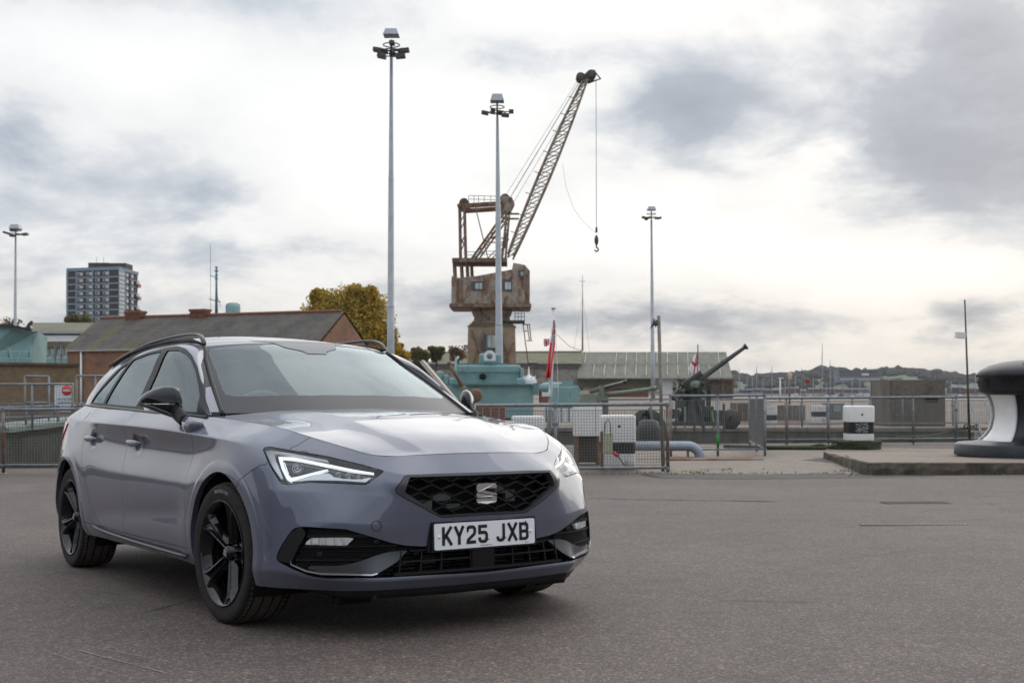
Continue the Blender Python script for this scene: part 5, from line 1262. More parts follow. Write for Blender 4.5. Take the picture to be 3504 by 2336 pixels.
plain('crack', (.022, .020, .019), .95); plain('scuff', (.26, .235, .22), .8, var=.3, vs=30)
def strip(nm, pts, w, mat, seed=1, jit=.02, dz=.004):
    r_ = random.Random(seed); vs = []; fs = []
    P_ = []
    for (xa, ya), (xb, yb) in zip(pts[:-1], pts[1:]):
        n_ = max(2, int(math.hypot(xb-xa, yb-ya)/.12))
        for i in range(n_): P_.append((xa+(xb-xa)*i/n_, ya+(yb-ya)*i/n_))
    P_.append(pts[-1]); oy = 0
    for i, (x, y) in enumerate(P_):
        oy = oy*.8+r_.uniform(-jit, jit); ww = w*r_.uniform(.35, 1.2)*(.2 if i in (0, len(P_)-1) else 1); a = P_[max(i-1, 0)]; b_ = P_[min(i+1, len(P_)-1)]; d = Vector((b_[0]-a[0], b_[1]-a[1])).normalized(); n = Vector((-d.y, d.x))
        for s in (-.5, .5): q = Vector((x, y))+n*(oy+ww*s); vs.append((q.x, q.y, gz(q.x, q.y)+dz))
    for i in range(len(P_)-1): fs.append((2*i, 2*i+1, 2*i+3, 2*i+2))
    m = MB(); m.add(vs, fs); return structure(nm, m, MAT[mat])
def gp(px, py):                              # ground point seen at a picture position
    y = 8.
    for _ in range(40): y = (HC-gz((px-1176)/FP*y, y))/((py-889.4)/FP)
    return ((px-1176)/FP*y, y)
strip('ground_joint', [gp(1350, 1144), gp(1520, 1148), gp(1790, 1152)], .05, 'crack', 3)
strip('ground_crack', [gp(1620, 1377), gp(1700, 1378), gp(1790, 1382), (gp(1880, 1384))], .010, 'crack', 4)
strip('ground_crack', [gp(330, 1408), gp(400, 1392), gp(465, 1370)], .009, 'crack', 5)
strip('ground_crack', [gp(-40, 1335), gp(120, 1318), gp(330, 1310)], .006, 'crack', 6)
strip('ground_crack', [gp(1900, 1290), gp(2080, 1262), gp(2352, 1250)], .006, 'crack', 7)
for k, (a_, b__, w_) in enumerate((((150, 1487), (400, 1552), .0045), ((165, 1478), (500, 1541), .003), ((95, 1492), (300, 1560), .003), ((210, 1470), (360, 1500), .0025), ((370, 1470), (560, 1490), .0022))): strip('scuff_mark', [gp(*a_), gp(*b__)], w_, 'scuff', 20+k, .004)
# ---- fences of tube and welded mesh
def mesh_part(x0, x1, z0, z1, sp, w, parent, nm='wire_mesh', mat='galv_wire', y=0.):
    m = MB(); nx = max(2, int(round((x1-x0)/sp))); nz_ = max(2, int(round((z1-z0)/sp)))
    for i in range(nx+1):
        x = x0+(x1-x0)*i/nx; ww = w*(2.2 if i in (0, nx) else 1); m.box((x, y, (z0+z1)/2), (ww, w, z1-z0))
    for j in range(nz_+1):
        z = z0+(z1-z0)*j/nz_; ww = w*(2.2 if j in (0, nz_) else 1); m.box(((x0+x1)/2, y+w, z), (x1-x0, w, ww))
    o = m.build(nm, MAT[mat], parent, fix=False); o['kind'] = 'stuff'; return o
def fence(label, p0, p1, posts, h=1.25, top=.024, zb=.13, mesh=True, group=None, sp=.05, w=.0058, oldposts=(), zt=None, ext=0., name='mesh_fence'):
    """posts: fractions along p0-p1"""
    x0, y0 = p0; x1, y1 = p1; L_ = math.hypot(x1-x0, y1-y0); rz = math.atan2(y1-y0, x1-x0); z0 = gz(x0, y0); z1 = gz(x1, y1); sl = (z1-z0)/L_
    t = thing(name, label, 'fence', (x0, y0, z0), rz, group)
    t.rotation_euler = (0, -math.atan(sl), rz)
    def tb(nm, a, b, r, mat='galv'): m = MB(); m.tube([a, b], r, 8); return m.build(nm, MAT[mat], t)
    tb('top_rail', (-.02, 0, h), (L_+.02, 0, h), top); tb('bottom_rail', (0, 0, zb), (L_, 0, zb), top*.85)
    for k, f in enumerate(posts):
        x = f*L_; o = tb('post', (x, 0, 0), (x, 0, h), top*1.05, 'galv_old' if k in oldposts else 'galv')
        m = MB()
        for zz in (zb, h, h*.72): m.lathe([(top*1.45, -.025), (top*1.45, .025)], 8, (x, 0, zz), 'Z')
        m.lathe([(top*2.2, 0), (top*2.2, .012), (top*1.2, .02)], 8, (x, 0, 0), 'Z')
        c_ = m.build('clamp', MAT['galv'], o); c_['kind'] = 'stuff'
    if mesh:
        for a, b_ in zip(posts[:-1], posts[1:]): mesh_part(a*L_+.05, b_*L_-.05, zb+.05, h-.10, sp, w, t)
    return t
def PX(px, Y): return (px-1176)/FP*Y
# the left fence behind the car, and its continuation right of the car up to the gate post
YL = 22.0
fl_ = fence('tube and mesh fence running behind the car at the left side of the photo', (PX(-160, YL), YL), (PX(825, YL), YL-.8), [0, .178, .355, .53, .70, .85, 1], 1.18, .028, .16, oldposts=(1,), sp=.055)
YR = 20.9
fence('tube and mesh fence right of the car bonnet, before the white bollards', (PX(830, YR), YR), (PX(1534, YR), YR), [0, .315, .634, 1], 1.205, .03, .09, oldposts=(3,), sp=.05)
# the cage at the gangway: front, return
YG = 26.2
fence('front side of the mesh cage over the elbow pipe, green tape on its middle post', (PX(1541, YG), YG), (PX(1757, YG), YG), [0, .5, 1], 1.35, .026, .17, oldposts=(0,), sp=.05)
fence('right side of the mesh cage that runs away from the camera', (PX(1757, YG), YG), (PX(1722, YG+4.3), YG+4.3), [0, .5, 1], 1.35, .026, .17, sp=.05)
gt = MB(); gt.tube([(0, 0, 0), (0, 0, .30)], .03, 10); tp = gt.build('tape', plain('green_tape', (.03, .22, .035), .5)); tp.location = (PX(1649, YG), YG, gz(2, YG)+.23); tag(tp, 'green tape wrapped round the low part of a grey fence post', 'tape')
YF = 32.4
pst = [1757, 1807, 1903, 2000, 2098, 2197, 2295, 2400, 2500]
fence('long tube and mesh fence along the dock edge, behind the white bollard and the capstan', (PX(1757, YF), YF), (PX(2500, YF), YF), [(p-1757)/(2500-1757) for p in pst], 1.27, .03, .14, oldposts=(1, 4), sp=.05, w=.0065)
YB = 47.5
fence('distant fence on the far side of the dock, behind the long fence', (PX(1380, YB), YB), (PX(2420, YB), YB), [i/9 for i in range(10)], 1.15, .03, .14, oldposts=(2, 5), sp=.10, w=.006)
fence('distant fence on the far side of the dock at the left, below the brick wall', (PX(-80, 46.8), 46.8), (PX(620, 46.8), 46.8), [i/7 for i in range(8)], 1.15, .03, .14, oldposts=(2, 5), sp=.10, w=.006)
# gate panels and rails left, higher ones standing on the gangway landing
def railing(label, px0, px1, pyt, pyb, Y, nb, mesh=True, Y1=None, mat='galv', mid=True, name='railing', sp=.06):
    Y1 = Y1 or Y; a = at(px0, pyb, Y); b_ = at(px1, pyb, Y1); h = (pyb-pyt)/FP*Y; L_ = (Vector((b_.x, b_.y))-Vector((a.x, a.y))).length; rz = math.atan2(b_.y-a.y, b_.x-a.x)
    t = thing(name, label, 'railing', a, rz)
    for nm, z in (('top_rail', h),)+((('mid_rail', h*.5),) if mid else ()):
        m = MB(); m.tube([(0, 0, z), (L_, 0, z)], .024, 8); m.build(nm, MAT[mat], t)
    for i in range(nb+1):
        m = MB(); m.tube([(L_*i/nb, 0, 0), (L_*i/nb, 0, h)], .025, 8); m.build('post', MAT[mat if i % 2 else 'galv_old'], t)
    if mesh:
        for i in range(nb): mesh_part(L_*i/nb+.04, L_*(i+1)/nb-.04, .06, h-.06, sp, .004, t)
    return t
railing('roped pale handrail with mesh below, in front of the NO ACCESS sign', -20, 167, 882, 985, 25.5, 2, mid=False)
railing('grey tube gate frame left of the NO ACCESS sign, higher than the roped rail', 57, 112, 864, 985, 27.5, 1, mesh=False)
railing('grey tube gate frame right of the NO ACCESS sign, beside the parked car', 176, 262, 863, 1000, 27.0, 2, sp=.08)
railing('low handrail on the gangway behind the left fence', -20, 262, 936, 985, 24.6, 4, Y1=29, mesh=True, sp=.07)
# gangway
m = MB(); a0, a1 = at(-40, 987, 25.0), at(262, 955, 30.0)
d = (a1-a0).normalized(); m.bar(a0, a1, 1.3, .10, mi=0); m.bar(a0+Vector((0, -.66, -.14)), a1+Vector((0, -.66, -.10)), .05, .30, mi=1)
gw = m.build('gangway', [plain('ramp_green', (.24, .30, .27), .7, var=.2), MAT['olive_sheet']]); tag(gw, 'pale green sloping gangway behind the left fence, over the dark dock', 'gangway')
# sign
sg = thing('notice_sign', 'white sign reading NO ACCESS with a red no entry disc, hung on the gangway rails', 'sign', at(147.5, 945, 26.8))
sw_, sh_ = 44/FP*26.8, 66/FP*26.8
m = MB(); m.box((0, 0, sh_/2), (sw_, .012, sh_)); m.build('board', plain('sign_white', (.66, .70, .75), .4), sg)
m = MB(); m.lathe([(0, -.012), (.115, -.012), (.115, -.006)], 28, (.06, 0, sh_-.17), 'Y'); m.build('no_entry_disc', plain('sign_red', (.75, .06, .03), .5), sg)
m = MB(); m.box((.06, -.015, sh_-.17), (.155, .004, .035)); m.build('white_bar', MAT['white_cloth'], sg)
for k, tx in enumerate(('NO ACCESS', 'SUBMARINE', 'ENTRANCE')): text_mesh(tx, .066, 'lettering', ink, sg, (.02, -.0085, sh_-.37-.085*k), (rad(90), 0, 0), ext=.001)

# ---- bollards
def bollard(label, px, pyt, w_px, Y, h, band=(.30, .52), rope=False, group=None, z0=None, dep=.85, hole=True, notes=False):
    x = PX(px, Y); wd_ = w_px/FP*Y; z0 = gz(x, Y) if z0 is None else z0
    t = thing('bollard', label, 'bollard', (x, Y, z0), rad(rnd.uniform(-4, 4)), group)
    def rbox(nm, za, zb_, k, mat, cap=False):
        m = MB(); poly = smooth_poly([(-wd_/2*k, -wd_*dep/2*k), (wd_/2*k, -wd_*dep/2*k), (wd_/2*k, wd_*dep/2*k), (-wd_/2*k, wd_*dep/2*k)], .07*wd_/.63, 5)
        rings = [(za, 1.), (zb_, 1.)] if not cap else [(za, 1.), (zb_-.045, 1.), (zb_-.02, .985), (zb_-.005, .95), (zb_, .88)]
        n = len(poly); vs = [(p[0]*s, p[1]*s, z) for z, s in rings for p in poly]; fs = [(i*n+j, i*n+(j+1) % n, (i+1)*n+(j+1) % n, (i+1)*n+j) for i in range(len(rings)-1) for j in range(n)]
        m.add(vs, fs, 0, False); m.add([(p[0]*rings[-1][1], p[1]*rings[-1][1], rings[-1][0]) for p in poly], [tuple(range(n))])
        o = m.build(nm, mat, t)
        for pl_ in o.data.polygons: pl_.use_smooth = len(pl_.vertices) == 4
        return o
    rbox('base', 0, h*band[0], .97, MAT['white_paint']); rbox('band', h*band[0], h*band[1], .955, MAT['black_paint']); tp_ = rbox('head', h*band[1], h, 1., MAT['white_paint'], True)
    if hole: m = MB(); m.lathe([(0, -.004), (wd_*.04, -.004), (wd_*.045, .01)], 14, (.0, -wd_*dep/2, h*.80), 'Y'); m.build('bolt_hole', MAT['black_paint'], t)
    if notes:
        m = MB(); r_ = random.Random(3)
        for k in range(150):
            u = r_.uniform(-.25, .25)*wd_; m.box((u, -wd_*dep/2*.96, h*(band[0]+(band[1]-band[0])*r_.uniform(.08, .92))), (r_.uniform(.01, .03), .003, r_.uniform(.003, .006)))
        o = m.build('chalk_marks', MAT['white_paint'], t); o['kind'] = 'stuff'
    return t
bollard('white bollard with black band behind the mesh fence, a pale socket box on its left', 1418.5, 958, 79, 22.2, 1.0, (.29, .50))
bollard('white bollard with scribbled black band and dark rope coiled at its foot', 1972, 928, 60, 29.6, 1.08, (.36, .63), notes=True)
bollard('white bollard partly hidden by the car bonnet, left of the white cabinet', 1212, 930, 74, 25.0, .95, (.0, .62))
bollard('small white bollard across the dock, just right of the mesh cage', 1770, 936, 26, 49, .86, (.28, .55))
bollard('smallest white bollard across the dock, between two fence posts', 1880, 944, 30, 55, .75, (.30, .62))
# socket box with cable on the first bollard
t = thing('socket_box', 'cream electrical socket box with red plug beside the white bollard', 'socket box', (PX(1395, 21.6), 21.55, gz(4, 21.5)))
m = MB(); m.box((0, 0, .49), (.17, .12, .36)); m.build('box', plain('cream_box', (.50, .50, .36), .5, var=.15), t)
m = MB(); m.box((-.10, .04, .35), (.055, .05, .70)); m.build('post', MAT['wood_old'], t)
m = MB(); m.tube([(.10, -.03, .32), (.20, -.06, .25)], .035, 8); m.build('plug', plain('plug_red', (.55, .03, .03), .4), t)
m = MB(); m.tube([(.20, -.06, .24), (.28, -.05, .12), (.36, 0, .03), (.55, .05, .02), (.75, .1, .02)], .012, 6); m.build('cable', MAT['black_paint'], t)
m = MB(); m.tube([(-.06, -.05, .62), (-.05, -.08, .85), (0, -.09, .93), (.04, -.08, .85), (.05, -.05, .62)], .01, 6); m.build('cable', MAT['black_paint'], t)
# white cabinet on legs
t = thing('white_cabinet', 'tall white cabinet on rusty legs behind the fence, between two white bollards', 'cabinet', (PX(1349, 23.6), 23.6, gz(1.5, 23.6)))
m = MB(); m.box((0, 0, .89), (.56, .5, .62)); m.build('body', MAT['white_paint'], t)
m = MB(); m.box((.15, -.252, .89), (.012, .01, .6)); m.build('door_seam', MAT['galv_old'], t)
for sx in (-.22, .22):
    for sy in (-.2, .2): m = MB(); m.box((sx, sy, .29), (.07, .07, .58)); m.build('leg', MAT['rust_steel'], t)
m = MB(); m.prism([(-.20, 1.2), (.20, 1.2), (.13, 1.40), (-.13, 1.40)], -.1, .1, plane='XZ'); m.build('bracket', MAT['gun_green'], t)
m = MB(); m.box((0, .1, .3), (.5, .3, .5)); m.build('plinth', MAT['crane_dark'], t)
# elbow pipe
t = thing('pipe', 'fat grey blue pipe that bends down into the quay inside the mesh cage', 'pipe', (0, 0, 0))
Yp = 25.6; zc = at(1500, 1024, Yp).z; zg = gz(3, Yp); xe = PX(1612, Yp)
el = [(PX(1440, Yp), Yp, zc), (xe-.30, Yp, zc)]+[(xe-.30+.26*math.sin(a), Yp, zc-.26+.26*math.cos(a)) for a in np.linspace(.2, math.pi/2, 7)]+[(xe-.04, Yp, zg)]
m = MB(); m.tube(el, .105, 16); m.build('pipe_run', plain('pipe_paint', (.27, .31, .37), .45, .2, var=.12), t)
m = MB(); m.lathe([(.125, 0), (.125, .03)], 16, (xe-.04, Yp, zg), 'Z'); m.build('flange', MAT['galv_old'], t)
m = MB(); m.box((PX(1580, Yp), Yp, (zc+zg)/2-.05), (.05, .05, zc-zg-.1)); m.build('support', MAT['galv_old'], t)
o = MB().box((PX(1640, 25), 25.2, gz(4, 25.2)+.02), (2.0, .9, .03)).build('steel_plate', MAT['rust_steel']); tag(o, 'flat rusty steel plate lying on the quay under the mesh cage', 'steel plate')
# rope coil around the bollard
m = MB(); xb, yb = PX(1966, 29.6), 29.6
zb = gz(xb, yb); rr = random.Random(2)
for k in range(6):
    for L2 in range(4):
        pts = []
        for a in np.linspace(0, 2*math.pi, 41)[:-1]:
            r = .36+.042*k*.9+.014*math.sin(3*a+k+L2); pts.append((xb+r*1.05*math.cos(a), yb-.05+r*math.sin(a), zb+.035+L2*.052+.012*math.sin(5*a+k*2)))
        m.tube(pts+[pts[0]], .034, 6, cap=False)
m.tube([(xb-.7, yb-.3, zb+.05), (xb-1.0, yb-.45, zb+.12), (xb-1.25, yb-.3, zb+.06), (xb-1.8, yb-.1, zb+.04), (xb-2.6, yb+.1, zb+.04), (xb-3.2, yb+.5, zb+.04)], .045, 6)
m.tube([(xb-.6, yb-.4, zb+.12), (xb-.95, yb-.55, zb+.05), (xb-1.5, yb-.45, zb+.05), (xb-2.3, yb-.3, zb+.04)], .045, 6)
o = m.build('mooring_rope', MAT['rope']); tag(o, 'thick dark green mooring rope coiled round the foot of the scribbled white bollard', 'rope')
# ---- plinth and capstan
YP0, YP1 = 19.8, 25.3
zt0 = at(2300, 1062, YP0).z; zt1 = zt0-.03
pf = [(PX(1992, YP0), YP0), (PX(2700, YP0), YP0-.1), (PX(2700, YP0)+4, 25.6), (PX(1893, YP1), YP1)]
t = thing('concrete_plinth', 'low weathered concrete plinth with mossy front edge, carrying the black and white capstan', 'plinth', (0, 0, 0))
m = MB(); rn = random.Random(8)
def edge_line(a, b, n, z0f, jit):
    out = []
    for i in range(n+1):
        f = i/n; x, y = a[0]+(b[0]-a[0])*f, a[1]+(b[1]-a[1])*f; out.append((x+rn.uniform(-jit, jit), y+rn.uniform(-jit, jit), z0f(x, y)))
    return out
bot = edge_line(pf[3], pf[0], 14, lambda x, y: gz(x, y)-.02, .03)+edge_line(pf[0], pf[1], 40, lambda x, y: gz(x, y)-.02, .03)
mid = [(x+rn.uniform(-.015, .015), y+rn.uniform(-.03, .02), (z+zt0)/2+rn.uniform(-.03, .03)) for x, y, z in bot]
ztop = lambda x, y: zt0-(y-YP0)*.0235
top_ = [(x+.02+rn.uniform(-.01, .01), y+.03+rn.uniform(-.01, .015), ztop(x, y)-.012) for x, y, z in bot]
top2 = [(x+.06, y+.07, ztop(x, y)) for x, y, z in bot]
n = len(bot); m.add(bot+mid+top_+top2, [(k*n+i, k*n+i+1, (k+1)*n+i+1, (k+1)*n+i) for k in range(3) for i in range(n-1)], 0, False); m.build('plinth_side', MAT['plinth_concrete'], t)
m = MB(); rim = top2+[(pf[2][0], pf[2][1], ztop(*pf[2]))]; m.add(rim, [tuple(range(len(rim)))]); m.build('plinth_top', MAT['plinth_top'], t)
m = MB(); m.prism([(0, 0), (.62, 0), (.50, .235), (.04, .235)], -.004, .004, plane='XZ'); o = m.build('pale_patch', plain('patch_render', (.42, .36, .30), .8, var=.1), t); o.location = (PX(1936, 22.6), 22.45, gz(6, 22.6)); o.rotation_euler = (0, 0, math.atan2(pf[0][1]-pf[3][1], pf[0][0]-pf[3][0]))
YC = 22.7; xc = PX(2375, YC); zc0 = zt0-.04
t = thing('capstan', 'huge black capstan with white curved ribs on the concrete plinth at the right edge', 'capstan', (xc, YC, zc0))
S_ = 1.0
m = MB(); m.lathe([(0, .23), (1.38, .23), (1.43, .20), (1.44, .0)], 64); m.build('base_ring', MAT['ink_paint'], t)
m = MB(); m.lathe([(1.20, .225), (1.06, .265), (.93, .30), (.84, .40), (.76, .52), (.715, .73), (.72, .91), (.77, 1.07), (.83, 1.17)], 64); m.build('barrel', MAT['ink_paint'], t)
m = MB(); m.lathe([(.55, 1.10), (.86, 1.15), (.97, 1.20), (.985, 1.24), (.985, 1.48), (1.03, 1.50), (1.04, 1.53), (.97, 1.62), (.80, 1.71), (.55, 1.78), (.28, 1.81), (0, 1.815)], 64); m.build('head', MAT['ink_paint'], t)
for k in range(12):
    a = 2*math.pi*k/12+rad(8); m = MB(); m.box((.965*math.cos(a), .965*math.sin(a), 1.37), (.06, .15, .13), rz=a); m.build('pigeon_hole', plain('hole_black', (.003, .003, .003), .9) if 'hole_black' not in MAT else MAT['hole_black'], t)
for k in range(6):
    a0_, a1_ = rad(-180+60*k), rad(-137+60*k); m = MB(); NA = 10
    pr_o = [(1.0, .27), (.985, .305), (.90, .375), (.815, .50), (.765, .72), (.772, .90), (.82, 1.07), (.87, 1.165)]; vs = []
    for (r, z) in pr_o:
        for i in range(NA+1): a_ = a0_+(a1_-a0_)*i/NA; e_ = .012 if i in (0, NA) else 0; vs.append(((r-e_)*math.cos(a_), (r-e_)*math.sin(a_), z))
    for (r, z) in pr_o:
        for i in (0, NA): a_ = a0_+(a1_-a0_)*i/NA; vs.append(((r-.07)*math.cos(a_), (r-.07)*math.sin(a_), z))
    w_ = NA+1; n8 = len(pr_o); fs = [(j*w_+i, j*w_+i+1, (j+1)*w_+i+1, (j+1)*w_+i) for j in range(n8-1) for i in range(NA)]; o_ = n8*w_
    m.add(vs, fs, 0, True); fs2 = [(j*w_, (j+1)*w_, o_+(j+1)*2, o_+j*2) for j in range(n8-1)]+[(j*w_+NA, o_+j*2+1, o_+(j+1)*2+1, (j+1)*w_+NA) for j in range(n8-1)]
    m.f += fs2; m.mi += [0]*len(fs2); m.sm += [False]*len(fs2); m.build('rib', MAT['white_paint'], t)
m = MB(); rn = random.Random(4)
for k in range(26):
    a = rad(-128+k*3.0); r = .74; m.box((r*math.cos(a), r*math.sin(a), 1.742), (.06, rn.uniform(.008, .022), .012), rot=Matrix.Rotation(a, 3, 'Z')@Matrix.Rotation(rad(22), 3, 'Y'))
o = m.build('raised_lettering', MAT['ink_paint'], t); o['kind'] = 'stuff'
m = MB(); m.box((-.35, -.55, 1.79), (.10, .06, .05)); m.build('lifting_eye', MAT['black_paint'], t)
# chain from the capstan towards the dock
m = MB(); a0, a1 = at(2245, 975, 24.5), at(2060, 1003, 31.6)
m.tube([a0, a0.lerp(a1, .12)-Vector((0, 0, .03)), a0.lerp(a1, .5)-Vector((0, 0, .10)), a1], .014, 6)
for k in range(9):
    p = a0.lerp(a1, .02+k*.035)-Vector((0, 0, .03)); m.tube([p+Vector((.035*math.cos(q), 0, .022*math.sin(q))) for q in np.linspace(0, 6.283, 9)], .010, 5, cap=False)
p = at(2222, 979, 25.2); m.tube([p+Vector((.075*math.cos(q), 0, .045*math.sin(q))) for q in np.linspace(0, 6.283, 15)], .014, 6, cap=False)
o = m.build('mooring_chain', MAT['chain_steel']); tag(o, 'thin dark chain with one big link, slung from the capstan over the fence', 'chain')
# white gangway steps behind the capstan
t = thing('white_steps', 'white steel boarding steps behind the fence beside the capstan', 'steps', at(2262, 1000, 34))
for x, z0, z1 in ((0, .0, 1.0), (-.42, .0, 1.0)): MB().bar((x+.35, 0, z0), (x, 0, z1), .05).build('stringer', MAT['white_gear'], t)
for k in range(4): MB().bar((-.45+.0*k, 0, .12+.26*k), (.25, 0, .12+.26*k), .03).build('tread', MAT['white_gear'], t)
MB().prism([(-.3, -.45), (.15, -.45), (.3, .1), (-.25, .1)], 0, .1, plane='XZ').build('apron_plate', plain('apron_plate', (.42, .38, .33), .7, var=.3), t)
# concrete bunker
t = thing('concrete_bunker', 'square weathered concrete bunker across the dock, with a covered ledge on its right', 'bunker', (0, 0, 0))
YK = 53; a = at(2000, 985, YK); b_ = at(2175, 985, YK-1.0); topz = at(2000, 872, YK).z
m = MB(); rot_ = math.atan2(b_.y-a.y, b_.x-a.x)
front = [(a.x, a.y), (a.x+.55, a.y-.35), (b_.x, b_.y)]
KQ = [(16.9, 56), (16.5, 53.2), (16.46, 51.8), (18.67, 51.2), (18.75, 56)]
m.add([(x, y, -.63) for x, y in KQ]+[(x, y, topz-(.02 if i == 2 else 0)) for i, (x, y) in enumerate(KQ)],
      [(i, (i+1) % 5, 5+(i+1) % 5, 5+i) for i in range(5)]+[(5, 6, 7, 8, 9)]); m.build('wall', MAT['bunker_concrete'], t)
q = at(2118, 908, 50.6); m = MB(); m.box((q.x+.45, 50.4, q.z), (1.1, .35, .05)); m.build('ledge', MAT['quay_concrete'], t)
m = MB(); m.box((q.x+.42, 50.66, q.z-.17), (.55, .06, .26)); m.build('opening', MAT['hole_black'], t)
# slim pole with camera, right
t = thing('camera_pole', 'slim dark pole with a small white camera box halfway up, left of the capstan', 'pole', (PX(2228, 31), 31, gz(9, 31)))
hp_ = at(2216, 688, 31).z-gz(9, 31); lean = PX(2216, 31)-PX(2228, 31)
m = MB(); m.tube([(0, 0, 0), (lean, 0, hp_)], .025, 8, radii=[.035, .02]); m.build('pole', MAT['crane_dark'], t)
cz_ = at(2205, 770, 31).z-gz(9, 31); m = MB(); m.box((lean*.6-.17, 0, cz_), (.24, .14, .15), rot=Matrix.Rotation(rad(6), 3, 'Y')); m.build('camera_box', MAT['white_gear'], t)
m = MB(); m.bar((lean*.65, 0, cz_+.02), (lean*.6-.08, 0, cz_), .03); m.build('bracket', MAT['galv'], t)
# grey pole by the near fence corner
t = thing('scaffold_pole', 'tall plain grey pole standing at the fence corner, wire knot near its top', 'pole', (PX(1523, 21.3), 21.3, gz(3, 21.3)))
hp_ = at(1513, 725, 21.3).z-gz(3, 21.3); lean = PX(1513, 21.3)-PX(1523, 21.3)
m = MB(); m.tube([(0, 0, 0), (lean, 0, hp_)], .032, 10); m.build('pole', MAT['galv_old'], t)
m = MB(); zz = at(1508, 738, 21.3).z-gz(3, 21.3)
for k in range(7): m.tube([(lean-.02, -.03, zz), (lean-.09-.01*k, -.02, zz+.05-.03*k), (lean-.06, .02, zz-.1+.01*k), (lean+.03, -.03, zz-.02)], .008, 5)
o = m.build('wire_knot', MAT['gun_dark'], t); o['kind'] = 'stuff'

# ================================================================ farther things
# ---- floodlight masts
def fmast(label, pxt, pyt, pxb, pyb, Y, wt, wb_, kind, joint=True):
    zb = -.6 if Y < 200 else -1.; x = PX(pxb, Y); H = at(pxt, pyt, Y).z-zb; lean = PX(pxt, Y)-x; k = Y/FP
    t = thing('floodlight_mast', label, 'floodlight mast', (x, Y, zb), 0, 'tall floodlight masts round the dockyard')
    n = 14; rb = wb_*k/2*1.03; rt = wt*k/2; m = MB(); hs = [0, .28, .2801, .62, .6201, .93]; rs = [rb*1.08, rb, rb*.93, rb*.75, rb*.70, rt]
    m.tube([(lean*h, 0, H*h) for h in hs], 1, n, radii=rs); m.build('mast', MAT['mast_steel'], t)
    hz = H*.945; s = 100/FP*Y/ (100/FP*80)   # head scale
    hw = kind['w']*k/2*.92
    for zz, r in ((hz, hw*.45), (hz+hw*.30, hw*.40)):
        m = MB(); m.tube([(lean+r*math.cos(a), r*math.sin(a), zz) for a in np.linspace(0, 2*math.pi, 17)], hw*.03, 5, cap=False); m.build('ring', MAT['lamp_dark'], t)
    m = MB(); m.tube([(lean, 0, H*.93), (lean, 0, hz+hw*.55)], hw*.05, 6); m.build('spindle', MAT['lamp_dark'], t)
    ch_ = (kind['cap'])*k
    m = MB(); m.add([(lean+sx*hw*a_, sy*hw*a_, z) for z, a_ in ((H-ch_, .38), (H, .27)) for sx, sy in ((-1, -1), (1, -1), (1, 1), (-1, 1))], [(0, 3, 2, 1), (4, 5, 6, 7), (0, 1, 5, 4), (1, 2, 6, 5), (2, 3, 7, 6), (3, 0, 4, 7)]); m.build('winch_cover', MAT['lamp_grey'], t)
    for (dx, dy, dz, tilt, wd) in kind['lamps']:
        m = MB(); m.bar((lean, 0, hz+dz*hw*.6), (lean+dx*hw*.75, dy*hw, hz+dz*hw), hw*.05)
        m.box((lean+dx*hw*.82, dy*hw, hz+dz*hw), (wd*hw, hw*.42, hw*.16), rot=Matrix.Rotation(tilt, 3, 'Y')); m.build('floodlight', MAT['lamp_dark'], t)
    if joint:
        m = MB(); m.lathe([(rb*.99, 0), (rb*1.02, .02), (rb*.99, .04)], 14, (lean*.28, 0, H*.28)); m.build('joint', MAT['galv'], t)
    return t
K1 = dict(w=102, cap=14, lamps=[(-.8, -.2, 0, .15, .42), (.82, -.1, 0, -.12, .42), (-.5, -.6, -.42, .2, .42), (.62, -.6, -.42, -.1, .46), (0, .6, 0, 0, .3), (-.45, .4, .1, .2, .3), (.5, .5, .15, -.2, .3), (.1, -.5, .25, 0, .25)])
K2 = dict(w=90, cap=16, lamps=[(-.82, -.1, -.05, .2, .38), (.55, -.2, -.2, .1, .42), (.95, 0, .05, 0, .26), (-.3, .4, .2, 0, .25), (.2, .5, .1, 0, .25)])
K3 = dict(w=58, cap=8, lamps=[(-.8, 0, 0, .2, .32), (.85, 0, -.05, -.2, .32), (-.5, .3, -.1, .1, .25), (.5, -.3, -.1, -.1, .25)])
fmast('tallest grey floodlight mast, rising behind the car roof with eight dark lamps', 899, 69, 897, 940, 70, 7, 16, K1)
fmast('floodlight mast in front of the rusty crane, square lamp on its right', 1142, 218, 1147.5, 925, 72, 6, 16, K2)
fmast('slim floodlight mast right of the crane hook, above the corrugated shed', 1496, 475, 1500, 920, 150, 4.5, 9, K3)
fmast('distant floodlight mast at the left edge, left of the tower block', 36, 516, 34, 760, 175, 4, 8, dict(w=68, cap=10, lamps=[(-.85, 0, .1, .3, .36), (.85, 0, .0, -.15, .36), (0, .3, .5, 0, .5), (0, -.3, .25, 0, .5), (-.3, 0, -.1, 0, .3)]))

# ---- rusty dockyard crane
YK = 112; kx = YK/FP
C0 = thing('dockyard_crane', 'rusty old dockyard crane with lattice jib and hanging hook', 'crane', (PX(1130, YK), YK, -.7))
def cp(px, py, dy=0.): return Vector((PX(px, YK)-PX(1130, YK), dy, HC+(889.4-py)*kx+.7))
def cbox(nm, x0, x1, y0, y1, d0, d1, mat, par=C0):
    a = cp(x0, y1, d0); b_ = cp(x1, y0, d1); m = MB(); m.box(((a.x+b_.x)/2, (d0+d1)/2, (a.z+b_.z)/2), (b_.x-a.x, d1-d0, b_.z-a.z)); return m.build(nm, MAT[mat], par)
